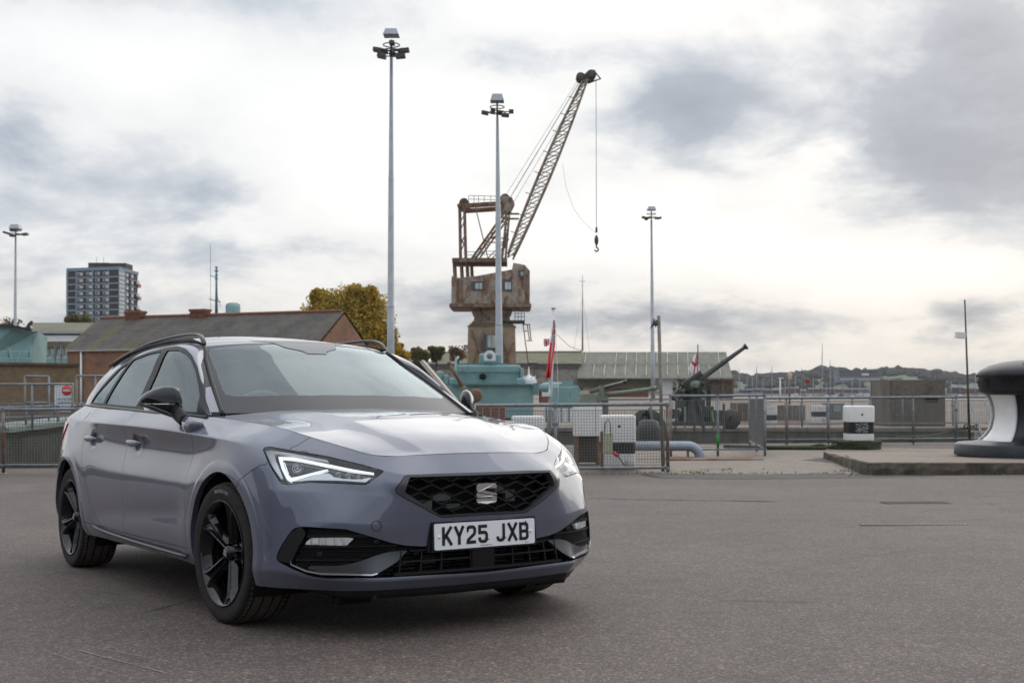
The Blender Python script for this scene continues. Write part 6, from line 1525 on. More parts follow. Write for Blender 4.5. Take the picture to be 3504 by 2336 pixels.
# pedestal: tapering brick tower in a steel frame
def frustum(nm, y0, y1, hw0, hw1, mat, par=C0, cx=1130):
    a, b_ = cp(cx, y1).z, cp(cx, y0).z; w0, w1 = hw1*kx, hw0*kx; m = MB()
    m.add([(sx*w0, sy*w0, a) for sx, sy in ((-1,-1),(1,-1),(1,1),(-1,1))]+[(sx*w1, sy*w1, b_) for sx, sy in ((-1,-1),(1,-1),(1,1),(-1,1))], [(0, 1, 5, 4), (1, 2, 6, 5), (2, 3, 7, 6), (3, 0, 4, 7), (4, 5, 6, 7), (3, 2, 1, 0)]); return m.build(nm, MAT[mat], par)
ped = frustum('pedestal', 752, 955, 53, 58, 'stone_rough'); frustum('pedestal_cap', 744, 752, 44, 55, 'olive_sheet', ped)
for s in (-1, 1):
    for q in (-1, 1):
        MB().bar((s*60*kx, -60*kx*1.0*q, cp(0, 955).z), (s*46*kx, -46*kx*q, cp(0, 745).z), .22).build('leg', MAT['rust_steel'], ped)
for (x0, y0, x1, y1) in ((1085, 850, 1112, 765), (1120, 850, 1085, 760), (1175, 860, 1150, 765), (1150, 850, 1178, 790)):
    MB().bar(cp(x0, y0, -60*kx), cp(x1, y1, -56*kx), .14).build('brace', MAT['rust_steel'], ped)
wn_ = cbox('window', 1108, 1152, 770, 806, -56.5*kx-.05, -56.5*kx+.2, 'window_dark', ped); 
for x in (1119, 1130, 1141): cbox('glazing_bar', x-.8, x+.8, 770, 806, -56.5*kx-.12, -56.5*kx-.02, 'galv_old', wn_)
cbox('pane', 1121, 1139, 772, 800, -56.5*kx-.09, -56.5*kx-.04, 'window_pale', wn_)
# turntable neck
m = MB(); zz = lambda y: cp(0, y).z
m.lathe([(46*kx, zz(745)), (46*kx, zz(738)), (42*kx, zz(738)), (41*kx, zz(727)), (44*kx, zz(726)), (44*kx, zz(722)), (46*kx, zz(720)), (46*kx, zz(712)), (42*kx, zz(711))], 28); m.build('turntable', MAT['crane_panel'], C0)
cbox('platform', 1160, 1205, 738, 743, -2.0, .6, 'crane_dark')
for x in (1183, 1190, 1197, 1204): MB().bar(cp(x, 740, -1.9), cp(x, 722, -1.9), .07).build('railing_post', MAT['galv'], C0)
for y in (722, 730): MB().bar(cp(1180, y, -1.9), cp(1205, y, -1.9), .06).build('railing', MAT['galv'], C0)
lad = thing('access_ladder', 'thin dark ladder and pipes climbing beside the crane pedestal', 'ladder', (0, 0, 0))
L0 = PX(1130, YK)
def wp_(px, py, Y): return at(px, py, Y)
for a_, b_ in (((1201, 742), (1222, 900)), ((1205, 760), (1211, 760)), ((1202, 745), (1218, 745)), ((1210, 782), (1222, 782)), ((1211, 745), (1216, 780)), ((1216, 745), (1220, 782)), ((1215, 834), (1236, 834)), ((1224, 834), (1232, 895)), ((1192, 835), (1222, 835)), ((1216, 868), (1240, 866))):
    MB().bar(wp_(*a_, 108), wp_(*b_, 108), .09).build('ladder_bar', MAT['crane_dark'], lad)
# machinery house
HW = 2.6
hb_ = MB()
prof = [(1040, 645), (1040, 712), (1216, 712), (1216, 628), (1205, 615), (1179, 610), (1176, 625), (1160, 628), (1095, 640)]
P = [cp(x, y) for x, y in prof]; n = len(P)
hb_.add([(p.x, -HW, p.z) for p in P]+[(p.x, HW, p.z) for p in P], [tuple(range(n)), tuple(reversed(range(n, 2*n)))]+[(i, (i+1) % n, n+(i+1) % n, n+i) for i in range(n)])
house = hb_.build('machine_house', MAT['crane_panel'], C0)
cbox('floor_frame', 1036, 1219, 702, 710, -HW-.5, HW+.5, 'rust_steel', house)
rn = random.Random(12)
for i, (x0, x1, y0, y1) in enumerate(((1041, 1051, 640, 702), (1052, 1066, 646, 701), (1067, 1080, 644, 701), (1081, 1112, 672, 701), (1113, 1128, 640, 701), (1129, 1150, 672, 701), (1151, 1174, 674, 701), (1176, 1190, 622, 701), (1191, 1204, 650, 700), (1206, 1215, 636, 700), (1081, 1098, 645, 653), (1155, 1174, 630, 646))):
    cbox('panel', x0, x1, y0, y1, -HW-.03-.02*(i % 3), -HW+.1, ('crane_panel', 'rust_steel', 'crane_panel', 'crane_panel')[i % 4], house)
for x0, x1, y0, y1 in ((1084, 1112, 652, 672), (1152, 1176, 650, 673), (1191, 1203, 627, 642)):
    w_ = cbox('window', x0, x1, y0, y1, -HW-.10, -HW+.1, 'window_dark', house)
    cbox('pane', x0+(x1-x0)*.35, x0+(x1-x0)*.62, y0+4, y1-3, -HW-.14, -HW-.02, 'window_pale', w_); cbox('pane', x0+(x1-x0)*.66, x0+(x1-x0)*.9, y0+4, y1-3, -HW-.14, -HW-.02, 'window_pale', w_)
# upper frame
def tb2(nm, pts, w, mat='rust_steel', par=C0, dd=(-1.6, 1.6)):
    for d in dd:
        m = MB()
        for a_, b_ in zip(pts[:-1], pts[1:]): m.bar(cp(*a_, d), cp(*b_, d), w)
        m.build(nm, MAT[mat], par)
cbox('deck_beam', 1041, 1165, 598, 607, -2.2, 2.2, 'rust_steel')
for x in (1044, 1060, 1073, 1083): tb2('deck_post', [(x, 607), (x+2, 645)], .22)
tb2('back_post', [(1058, 598), (1056, 478)], .16); tb2('back_post', [(1070, 598), (1067, 480)], .17)
for a_, b_ in (((1058, 570), (1069, 545)), ((1069, 570), (1058, 545)), ((1057, 520), (1067, 500))): tb2('lacing', [a_, b_], .09)
tb2('top_boom', [(1052, 478), (1160, 471)], .26); tb2('top_boom', [(1062, 482), (1158, 476)], .2)
tb2('diagonal', [(1085, 598), (1162, 490)], .21); tb2('diagonal', [(1094, 598), (1170, 492)], .16)
for k in range(6): f = k/6; tb2('lacing', [(1085+77*f, 598-108*f), (1094+76*(f+.08), 598-106*(f+.08))], .08)
tb2('diagonal', [(1118, 600), (1160, 560), (1163, 540)], .09); tb2('tie', [(1093, 480), (1120, 590)], .08)
tb2('mast_post', [(1160, 606), (1170, 490)], .16); tb2('mast_post', [(1152, 606), (1164, 492)], .17); tb2('lacing', [(1152, 580), (1168, 545), (1158, 520), (1170, 500)], .08)
tb2('strut', [(1168, 497), (1192, 497)], .16); tb2('strut', [(1160, 552), (1120, 552)], .1)
for px, py, r in ((1066, 467, 11), (1160, 457, 11), (1170, 467, 11)):
    m = MB(); c_ = cp(px, py); m.lathe([(0, -.35), (r*kx, -.35), (r*kx, .35), (0, .35)], 20, (c_.x, 0, c_.z), 'Y'); m.build('sheave', MAT['crane_dark'], C0)
m = MB(); pp_ = [cp(*q) for q in ((1052, 478), (1080, 478), (1078, 466), (1066, 458), (1056, 464))]; m.add([(p.x, -.6, p.z) for p in pp_]+[(p.x, .6, p.z) for p in pp_], [tuple(range(5)), tuple(range(9, 4, -1))]+[(i, (i+1) % 5, 5+(i+1) % 5, 5+i) for i in range(5)]); m.build('sheave_housing', MAT['crane_dark'], C0)
m = MB(); pp_ = [cp(*q) for q in ((1150, 492), (1172, 492), (1182, 470), (1176, 455), (1152, 450))]; m.add([(p.x, -.5, p.z) for p in pp_]+[(p.x, .5, p.z) for p in pp_], [tuple(range(5)), tuple(range(9, 4, -1))]+[(i, (i+1) % 5, 5+(i+1) % 5, 5+i) for i in range(5)]); m.build('sheave_housing', MAT['crane_panel'], C0)
for y in (455, 463): MB().bar(cp(1077, y, -1.5), cp(1150, y+2, -1.5), .05).build('handrail', MAT['galv'], C0)
for x in (1078, 1090, 1100, 1113, 1128, 1140): MB().bar(cp(x, 455, -1.5), cp(x, 472, -1.5), .05).build('handrail_post', MAT['galv'], C0)
for y in (584, 591): MB().bar(cp(1072, y, -1.9), cp(1165, y-3, -1.9), .05).build('handrail', MAT['galv'], C0)
# jib: four chords with lacing
plain('jib_tan', (.24, .20, .15), .8, var=.3, vs=2, rust=.25, rust_scale=2)
jib = MB(); J0a, J0b, J1a, J1b = (1166, 588), (1178, 592), (1336, 190), (1349, 185)
def jp(f, side, d):
    a0, a1 = (J0a, J1a) if side == 0 else (J0b, J1b); bul = 9*math.sin(math.pi*min(1, f*1.02))**.8*(1 if side == 1 else -1)
    w = (1.5*(1-f)+.5*f)*d; p = cp(a0[0]+(a1[0]-a0[0])*f+bul*.75, a0[1]+(a1[1]-a0[1])*f+bul*.3, w); return p
NS = 17
for side in (0, 1):
    for d in (-1, 1):
        m = MB(); 
        for i in range(NS): m.bar(jp(i/NS, side, d), jp((i+1)/NS, side, d), .15)
        m.build('jib_chord', MAT['jib_tan'], C0)
for i in range(NS):
    f0, f1 = i/NS, (i+1)/NS
    for d in (-1, 1):
        m = MB(); m.bar(jp(f0, 0, d), jp(f1, 1, d), .085); m.bar(jp(f1, 0, d), jp(f1, 1, d), .07); m.build('jib_lacing', MAT['jib_tan'], C0)
    m = MB(); m.bar(jp(f0, 1, -1 if i % 2 else 1), jp(f1, 1, 1 if i % 2 else -1), .07); m.build('jib_lacing', MAT['rust_steel'], C0)
for f in (.12, .22, .34, .46, .58, .70, .8, .9): m = MB(); a_ = jp(f, 0, -1); m.bar(a_, a_+Vector((-.45, 0, .15)), .06); m.build('step_bracket', MAT['crane_dark'], C0)
m = MB(); pp_ = [cp(*q) for q in ((1323, 178), (1330, 170), (1343, 172), (1352, 163), (1366, 163), (1370, 172), (1364, 185), (1348, 190), (1332, 188))]; n = len(pp_)
m.add([(p.x, -.35, p.z) for p in pp_]+[(p.x, .35, p.z) for p in pp_], [tuple(range(n)), tuple(reversed(range(n, 2*n)))]+[(i, (i+1) % n, n+(i+1) % n, n+i) for i in range(n)]); m.build('jib_head', MAT['crane_dark'], C0)
for px, py in ((1333, 179), (1358, 173)): m = MB(); c_ = cp(px, py); m.lathe([(0, -.5), (10*kx, -.5), (10*kx, .5), (0, .5)], 18, (c_.x, 0, c_.z), 'Y'); m.build('sheave', MAT['crane_dark'], C0)
for a_, b_ in (((1366, 165), (1380, 182)), ((1350, 192), (1380, 181))): MB().bar(cp(*a_), cp(*b_), .10).build('head_strut', MAT['crane_dark'], C0)
# ropes and hook
for a_, b_ in (((1160, 450), (1326, 185)), ((1168, 460), (1330, 190)), ((1176, 470), (1338, 196)), ((1180, 560), (1326, 205)), ((1172, 452), (1340, 170))):
    m = MB(); m.tube([cp(*a_, .3), cp(*b_, .3)], .018, 4); m.build('hoist_rope', MAT['galv'], C0)
m = MB(); m.tube([cp(1369, 180), cp(1370, 528)], .028, 4); m.build('hoist_rope', MAT['galv'], C0)
m = MB(); q = [cp(1292, 375+0), cp(1300, 430), cp(1318, 480), cp(1340, 510), cp(1368, 535)]; m.tube(q, .014, 4); m.build('guy_line', MAT['galv'], C0)
m = MB(); c_ = cp(1370, 552); m.tube([cp(1370, 522), cp(1370, 534)], .10, 6); m.lathe([(.05, -.5), (.17, -.25), (.20, .15), (.07, .5)], 10, tuple(c_)); m.tube([cp(1370, 560), cp(1370, 569)]+[cp(1370+4.2*math.sin(t), 573-4.2*math.cos(t)) for t in np.linspace(.5, 4.6, 10)], .07, 6); m.build('hook', MAT['lamp_dark'], C0)

# ---- long shed with two roofs
YS = 205
t = thing('dockyard_shed', 'long low dockyard shed with a dark green roof and a pale corrugated roof', 'shed', (0, 0, 0))
def slope(nm, x0, x1, yt, yb, Yt, Yb, mat, par=t, n=1, th=.25, xt0=None, xt1=None):
    a, b_, c_, d = at(x0, yb, Yb), at(x1, yb, Yb), at(x1 if xt1 is None else xt1, yt, Yt), at(x0 if xt0 is None else xt0, yt, Yt)
    m = MB(); m.add([a, b_, c_, d]+[v-Vector((0, 0, th)) for v in (a, b_, c_, d)], [(0, 1, 2, 3), (7, 6, 5, 4), (0, 4, 5, 1), (1, 5, 6, 2), (2, 6, 7, 3), (3, 7, 4, 0)]); return m.build(nm, MAT[mat], par)
slope('roof', 880, 1336, 809, 837, 216, 206, 'olive_sheet'); slope('lower_roof', 880, 1330, 841, 893, 205, 201, 'bunker_concrete'); 
m = MB(); m.bar(at(880, 839, 204.5), at(1334, 838, 204.5), .5, .5); m.build('gutter', MAT['lamp_dark'], t)
m = MB(); m.bar(at(870, 810, 216), at(1336, 808, 216), .5, .35); m.build('ridge', MAT['galv_old'], t)
b = NB('corrugated'); c = b.coord('Object'); f = b.noise(c, .35, 7, .7); g = b.noise(b.coord('Object', scale=(1, .15, 1)), .9, 5, .6)
b.set(color=b.mix(.5, b.ramp(f, [(.3, (.19, .19, .15)), (.7, (.30, .30, .25))]), b.ramp(g, [(.3, (.14, .15, .11)), (.7, (.33, .33, .27))])), rough=.75); MAT['corrugated'] = b.m
# corrugated sheets: real ridges
def corr(nm, x0, x1, yt, yb, Yt, Yb, xt0, xt1, nw=112, amp=.16):
    m = MB(); vs = []; R_ = 3
    for j in range(R_+1):
        f = j/R_
        for i in range(nw*2+1):
            g = i/(nw*2); xb = x0+(x1-x0)*g; xt = xt0+(xt1-xt0)*g; a, c_ = at(xb, yb, Yb), at(xt, yt, Yt); p = a.lerp(c_, f); p.z += amp*(i % 2); vs.append(p)
    w = nw*2+1; m.add(vs, [(j*w+i, j*w+i+1, (j+1)*w+i+1, (j+1)*w+i) for j in range(R_) for i in range(w-1)]); return m.build(nm, MAT['corrugated'], t, fix=False)
cr_ = corr('corrugated_roof', 1325, 1683, 809, 869, 216, 200, 1336, 1668)
rl = NB('rooflight'); rl.set(color=rl.ramp(rl.noise(rl.coord('Object'), 1.2, 5, .7), [(.3, (.20, .21, .18)), (.7, (.46, .47, .42))]), rough=.5); MAT['rooflight'] = rl.m
for k in range(14):
    for (fa, fb) in ((.06, .47), (.54, .96)):
        xb = 1337+k*24.5; xt = 1347+k*23.2
        a, c_ = at(xb, 869, 200), at(xt, 809, 216); p0, p1 = a.lerp(c_, fa), a.lerp(c_, fb); up = Vector((0, -.1, .24))
        if rnd.random() < .9: MB().bar(p0+up, p1+up, .11, .05).build('rooflight', MAT['rooflight'], cr_)
MB().bar(at(1330, 838, 207.6)+Vector((0, 0, .25)), at(1676, 838, 207.6)+Vector((0, 0, .25)), .25, .06).build('lap_joint', MAT['rooflight'], cr_)
for x0, x1, y0, y1, mt in ((1325, 1500, 870, 895, 'olive_sheet'), (1330, 1490, 893, 912, 'brick_red'), (1520, 1545, 872, 905, 'white_gear'), (1560, 1684, 872, 885, 'wood_old'), (1575, 1684, 886, 905, 'bunker_concrete'), (1545, 1684, 905, 925, 'crane_dark')):
    a, b_ = at(x0, y1, 201.5), at(x1, y0, 201.5); m = MB(); m.box(((a.x+b_.x)/2, 202, (a.z+b_.z)/2), (b_.x-a.x, .5, b_.z-a.z)); m.build('wall_panel', MAT[mt], t)
for x in (1560, 1592, 1625, 1660, 1683): MB().bar(at(x, 912, 201), at(x, 869, 201), .35).build('post', MAT['wood_old'], t)
a, b_ = at(990, 838, 205.9), at(1022, 811, 214.5)
for dx, mt in ((0, 'white_gear'), (16, 'cream')):
    if mt == 'cream': plain('cream', (.50, .38, .28), .7)
    slope('roof_patch', 979+dx, 994+dx, 811, 831, 215.4, 208.4, mt, xt0=984+dx, xt1=999+dx, th=.1).location = (0, -.1, .12)
# signal mast on the shed
t = thing('signal_mast', 'thin grey signal mast with guy wires standing on the shed roof', 'mast', at(1338, 806, 204))
hh_ = (806-632)/FP*204; k = 204/FP
m = MB(); m.tube([(0, 0, 0), (0, 0, hh_)], .1, 6, radii=[.16, .05]); m.build('mast', MAT['mast_steel'], t)
for z, w in ((.92, .9), (.86, .2)): MB().bar((-w*.6, 0, hh_*z), (w*.6, 0, hh_*z), .09).build('crosstree', MAT['mast_steel'], t)
for x0, x1 in ((-20, 0), (16, 0)): m = MB(); m.tube([(x0*k, 0, 0), (0, 0, hh_*.75)], .02, 4); m.build('guy_wire', MAT['mast_steel'], t)
m = MB(); m.tube([(-64*k, 0, 1.4+1.8), (-30*k, 0, .8), (0, 0, 0)], .05, 4); m.build('flag_boom', MAT['mast_steel'], t)
def ensign_tex(nm, base_col, canton, cross=None):
    b = NB(nm); uv = b.n('ShaderNodeUVMap').outputs[0]; s = b.n('ShaderNodeSeparateXYZ'); b.l(uv, s.inputs[0]); U, V = s.outputs[0], s.outputs[1]
    def inr(a, lo, hi): return b.math('MULTIPLY', b.math('GREATER_THAN', a, lo), b.math('LESS_THAN', a, hi))
    col = b.mix(0., base_col, base_col)
    if cross: col = b.mix(b.math('MAXIMUM', inr(U, .44, .56), inr(V, .42, .58)), col, cross)
    # union canton
    cu = b.math('MULTIPLY', U, 1/canton[0]); cv = b.math('MULTIPLY', b.math('SUBTRACT', V, 1-canton[1]), 1/canton[1])
    du = b.math('ABSOLUTE', b.math('SUBTRACT', cu, .5)); dv = b.math('ABSOLUTE', b.math('SUBTRACT', cv, .5)); dg = b.math('ABSOLUTE', b.math('SUBTRACT', du, dv))
    uc = b.mix(b.math('LESS_THAN', dg, .10), (.012, .018, .09), (.7, .7, .72)); uc = b.mix(b.math('LESS_THAN', dg, .04), uc, (.5, .012, .022))
    uc = b.mix(b.math('MAXIMUM', b.math('LESS_THAN', du, .16), b.math('LESS_THAN', dv, .16)), uc, (.7, .7, .72)); uc = b.mix(b.math('MAXIMUM', b.math('LESS_THAN', du, .09), b.math('LESS_THAN', dv, .09)), uc, (.5, .012, .022))
    col = b.mix(b.math('MULTIPLY', b.math('LESS_THAN', U, canton[0]), b.math('GREATER_THAN', V, 1-canton[1])), col, uc)
    b.set(color=col, rough=.85); MAT[nm] = b.m
ensign_tex('red_ensign', (.85, .015, .025), (.5, .5)); ensign_tex('white_ensign', (.72, .73, .75), (.42, .42), (.5, .012, .022)); ensign_tex('union_flag', (.5, .01, .02), (1., 1.))
def drooped(nm, label, cat, top, hgt, wfold, nfold, mat, lean=0., spread=None, flip=1):
    """cloth hanging from its hoist in folds; uv u along the fly, v along the hoist"""
    me = bpy.data.meshes.new(nm); bm_ = bmesh.new(); uvl = bm_.loops.layers.uv.new('UVMap'); NU, NV = 28, 26; g = []
    for i in range(NU+1):
        u = i/NU; row = []
        for j in range(NV+1):
            v = j/NV; s = 1-v
            w = wfold*(.35+.65*s**.8) if spread is None else wfold*spread(s)
            x = flip*(w*(.5-.5*math.cos(math.pi*nfold*u))*(.7+.3*u)+lean*s*hgt); y = .10*wfold*math.sin(nfold*math.pi*u*1.5+2*v)+wfold*.35*u; z = -s*hgt*(.60+.40*(1-abs(u-.5)*1.2+.2*math.sin(5*u)))-.10*hgt*u*0
            row.append(bm_.verts.new((x, y, z)))
        g.append(row)
    for i in range(NU):
        for j in range(NV):
            f = bm_.faces.new((g[i][j], g[i+1][j], g[i+1][j+1], g[i][j+1])); f.smooth = True
            for l, (a, b_) in zip(f.loops, ((i, j), (i+1, j), (i+1, j+1), (i, j+1))): l[uvl].uv = (a/NU, b_/NV)
    bm_.to_mesh(me); bm_.free(); o = lk(nm, me, MAT[mat]); o.location = top; sd = o.modifiers.new('thickness', 'SOLIDIFY'); sd.thickness = .012
    return tag(o, label, cat)
YE = 44.
t = thing('flagpole', 'white flagpole right of the crane carrying the red ensign', 'flagpole', (PX(1261, YE), YE, -.62))
tp_ = at(1271, 708, YE); m = MB(); m.tube([(0, 0, 0), (tp_.x-PX(1261, YE), 0, tp_.z+.62)], .05, 10, radii=[.085, .055]); m.build('pole', MAT['white_gear'], t)
m = MB(); m.box((tp_.x-PX(1261, YE), 0, tp_.z+.62), (.16, .16, .03)); m.build('truck', MAT['galv'], t)
m = MB(); m.tube([(tp_.x-PX(1261, YE)+.05, 0, tp_.z+.5), (.35, 0, 1.5), (.28, 0, .5)], .008, 4); m.build('halyard', MAT['white_gear'], t)
m = MB(); m.box((-.1, -.1, at(0, 905, YE).z+.62), (.32, .2, .16)); m.build('cleat_box', MAT['white_gear'], t)
hE = (870-735)/FP*YE
me = bpy.data.meshes.new('red_ensign'); bm_ = bmesh.new(); uvl = bm_.loops.layers.uv.new('UVMap'); NU, NV = 30, 30; g = []
for j in range(NV+1):
    s = j/NV                                   # 0 top .. 1 bottom
    cxp = float(np.interp(s, [0, .2, .43, .65, .87, 1], [1272, 1271, 1269, 1266, 1263.5, 1261])); wdp = float(np.interp(s, [0, .1, .2, .43, .65, .87, 1], [3, 7, 9, 14, 13.5, 15, 17])); row = []
    for i in range(NU+1):
        u = i/NU; xx = cxp+wdp*(u-.5)+.9*math.sin(9*u+5*s)*(.4+s*.6); p = at(xx, 735+(135-7*u)*s, YE-.05); p.y += .16*math.sin(11*u+4*s)*(.3+s)
        row.append(bm_.verts.new(p))
    g.append(row)
for j in range(NV):
    for i in range(NU):
        f = bm_.faces.new((g[j+1][i], g[j+1][i+1], g[j][i+1], g[j][i])); f.smooth = True
        for l, (a, b_) in zip(f.loops, ((i, j+1), (i+1, j+1), (i+1, j), (i, j))):
            v_ = 1-b_/NV; l[uvl].uv = (.04+.44*a/NU+.0*b_, .52+.46*(1-b_/NV/.42)) if b_/NV < .43 else (.7+.2*a/NU, .4*v_)
bm_.to_mesh(me); bm_.free(); o = lk('flag', me, MAT['red_ensign']); o.modifiers.new('thickness', 'SOLIDIFY').thickness = .012; tag(o, 'limp red ensign hanging down the white flagpole', 'flag')
o = drooped('flag', 'tiny union flag on a slanting boom left of the red ensign', 'flag', at(1249, 778, 200), 1.25, 1.0, 1.0, 'union_flag', spread=lambda s: 1.)
t = thing('flagpole', 'short dark red flagstaff behind the raised dark gun', 'flagpole', at(1603, 905, 60)); m = MB(); m.tube([(0, 0, 0), (0, 0, (905-793)/FP*60)], .03, 6); m.build('pole', MAT['wood_old'], t)
m = MB(); m.lathe([(0, .05), (.05, 0), (0, -.05)], 8, (0, 0, (905-793)/FP*60)); m.build('truck', MAT['wood_old'], t)
o = drooped('flag', 'white ensign with red cross hanging from the staff behind the raised gun', 'flag', at(1602, 814, 60), 1.05, .36, 1.0, 'white_ensign', flip=-1, spread=lambda s: .3+.9*s)

# ---- the pale green warship and guns
YW = 64
def wbox(nm, x0, x1, y0, y1, Ya, Yb, mat, par, bev=0.):
    a, b_ = at(x0, y1, Ya), at(x1, y0, Ya); m = MB(); m.box(((a.x+b_.x)/2, (Ya+Yb)/2, (a.z+b_.z)/2), (b_.x-a.x, Yb-Ya, b_.z-a.z)); o = m.build(nm, MAT[mat], par)
    if bev: bv = o.modifiers.new('bevel', 'BEVEL'); bv.width = bev; bv.segments = 3
    return o
W = thing('warship', 'pale turquoise warship superstructure behind the car, with one round porthole', 'warship', (0, 0, 0))
wbox('hull', 985, 1225, 882, 960, YW, YW+9, 'teal', W); dk = wbox('deckhouse', 1048, 1196, 838, 884, YW+.6, YW+6, 'teal', W, .10)
wbox('deckhouse_top', 1050, 1170, 834, 839, YW+.8, YW+5, 'teal_dark', W)
wbox('deck_edge', 1040, 1222, 881, 884, YW-.25, YW, 'teal_dark', W)
wbox('bridge_wing', 1100, 1152, 812, 838, YW+1.5, YW+4, 'teal', W, .1)
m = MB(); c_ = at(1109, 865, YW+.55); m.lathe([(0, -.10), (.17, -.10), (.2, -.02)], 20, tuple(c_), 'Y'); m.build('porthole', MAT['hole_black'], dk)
m = MB(); m.tube([c_+Vector((.21*math.cos(q), -.07, .21*math.sin(q))) for q in np.linspace(0, 6.283, 19)], .025, 6, cap=False); m.build('porthole_rim', MAT['teal_dark'], dk)
m = MB(); m.bar(at(1048, 852, YW+.5), at(1195, 852, YW+.5), .06); m.bar(at(1075, 838, YW+.5), at(1075, 884, YW+.5), .05); m.bar(at(1128, 838, YW+.5), at(1128, 884, YW+.5), .05); m.build('weld_seam', MAT['teal'], dk)
m = MB(); m.tube([at(1046, 884, YW+.3), at(1046, 840, YW+.3), at(1048, 826, YW+.3), at(1054, 818, YW+.3)], .07, 8); m.build('vent_pipe', plain('teal_pale', (.35, .52, .53), .5), W)
m = MB(); c_ = at(1125, 818, YW+1.0); rr_ = 13.5/FP*YW; pl2 = [(rr_*math.cos(a_), rr_*math.sin(a_)) for a_ in np.linspace(0, math.pi, 14)]+[(-rr_, -rr_*.8), (rr_, -rr_*.8)]; m.prism([(c_.x+x, c_.z+z) for x, z in pl2], YW+.6, YW+1.1, plane='XZ'); dr_ = m.build('dish_cover', MAT['white_gear'], W)
m = MB(); m.lathe([(0, -.05), (.12, -.05), (.16, .02)], 16, (c_.x, YW+.58, c_.z), 'Y'); m.build('dish_hub', MAT['teal_dark'], dr_)
m = MB(); c_ = at(1186, 870, YW+.8)
m.lathe([(.02, 1.0), (.06, .6), (.1, .5), (.35, .42), (.42, .2), (.40, -.12)], 16, (at(1215, 875, YW).x, YW+.6, at(1215, 884, YW).z)); m.build('capsule_launcher', MAT['white_gear'], W)
for x in (1203, 1209, 1222, 1229): MB().bar(at(x, 884, YW), at(x, 862, YW), .05).build('stanchion', MAT['white_gear'], W)
wbox('locker', 1186, 1205, 868, 884, YW-.2, YW+.8, 'teal', W, .08); wbox('davit_box', 1195, 1203, 845, 870, YW+.3, YW+1, 'teal', W, .05); wbox('side_tank', 1225, 1236, 880, 905, YW-.3, YW+1, 'teal_dark', W)
wbox('brick_stack', 1240, 1262, 888, 925, YW, YW+2, 'brick_red', W)
for k, (x0, x1, y0, y1) in enumerate(((1000, 1016, 852, 884), (1018, 1030, 860, 884), (1030, 1045, 868, 884))): wbox('winch', x0, x1, y0, y1, YW+.5, YW+1.5, 'teal', W, .1)
for k in range(16): x = 996+k*13.5; MB().bar(at(x, 884, YW-.15), at(x, 873, YW-.15), .035).build('rail_stanchion', MAT['teal'], W)
for y in (873, 878): MB().bar(at(990, y, YW-.15), at(1200, y, YW-.15), .03).build('guard_rail', MAT['teal'], W)
# rusty field gun pointing up-left beside the mirror
t = thing('rusty_gun', 'small rusty gun pointing up to the left, beside the far door mirror', 'gun', at(1080, 925, 50))
o0 = at(1080, 925, 50)
def rel(px, py, Y, dy=0): return at(px, py, Y)+Vector((0, dy, 0))-o0
m = MB(); m.tube([rel(1031, 833, 50), rel(1063, 889, 50)], .07, 10, radii=[.055, .09]); m.tube([rel(1030, 831, 50), rel(1033, 836, 50)], .085, 10); m.tube([rel(1062, 887, 50), rel(1078, 915, 50)], .14, 10, radii=[.11, .20]); m.build('barrel', MAT['gun_rust'], t)
m = MB(); m.lathe([(0, -.35), (.22, -.35), (.30, -.15), (.30, .2), (.1, .25)], 14, tuple(rel(1092, 908, 50)), 'Y'); m.build('shield', MAT['gun_rust'], t)
m = MB(); m.box(tuple(rel(1078, 918, 50)), (.35, .4, .35)); m.box(tuple(rel(1078, 945, 50)), (.5, .5, .7)); m.build('mount', MAT['crane_dark'], t)
# turret
t = thing('gun_turret', 'turquoise gun turret with a domed cover and one long black barrel', 'gun turret', at(1300, 925, 52)); o0 = at(1300, 925, 52)
m = MB(); m.box(tuple(rel(1298, 912, 52)), (1.15, 1.3, .95)); bd = m.build('gun_house', MAT['teal'], t); bv = bd.modifiers.new('bevel', 'BEVEL'); bv.width = .06; bv.segments = 2
m = MB(); m.prism([(rel(1276, 893, 52).x, rel(0, 893, 52).z), (rel(1340, 893, 52).x, rel(0, 908, 52).z), (rel(1325, 884, 52).x, rel(0, 884, 52).z), (rel(1285, 880, 52).x, rel(0, 882, 52).z)], -.6, .6, plane='XZ'); m.build('roof_plate', MAT['teal'], t)
m = MB(); c_ = rel(1262, 890, 52); vs = []; m.lathe([(0, .0), (.13, .05), (.21, .16), (.24, .35), (.24, 1.0), (.18, 1.12), (0, 1.15)], 18, (rel(1238, 889, 52).x, 0, rel(0, 890, 52).z), 'X'); m.build('dome_cover', MAT['teal'], t)
m = MB(); m.box(tuple(rel(1303, 881, 52)), (.45, .5, .28)); m.build('sight_box', MAT['teal'], t)
m = MB(); m.tube([rel(1335, 905, 52, -.4), rel(1436, 877, 52, -.4)], .075, 12, radii=[.11, .08]); m.tube([rel(1432, 878, 52, -.4), rel(1438, 876.5, 52, -.4)], .095, 12); m.build('barrel', MAT['black_paint'], t)
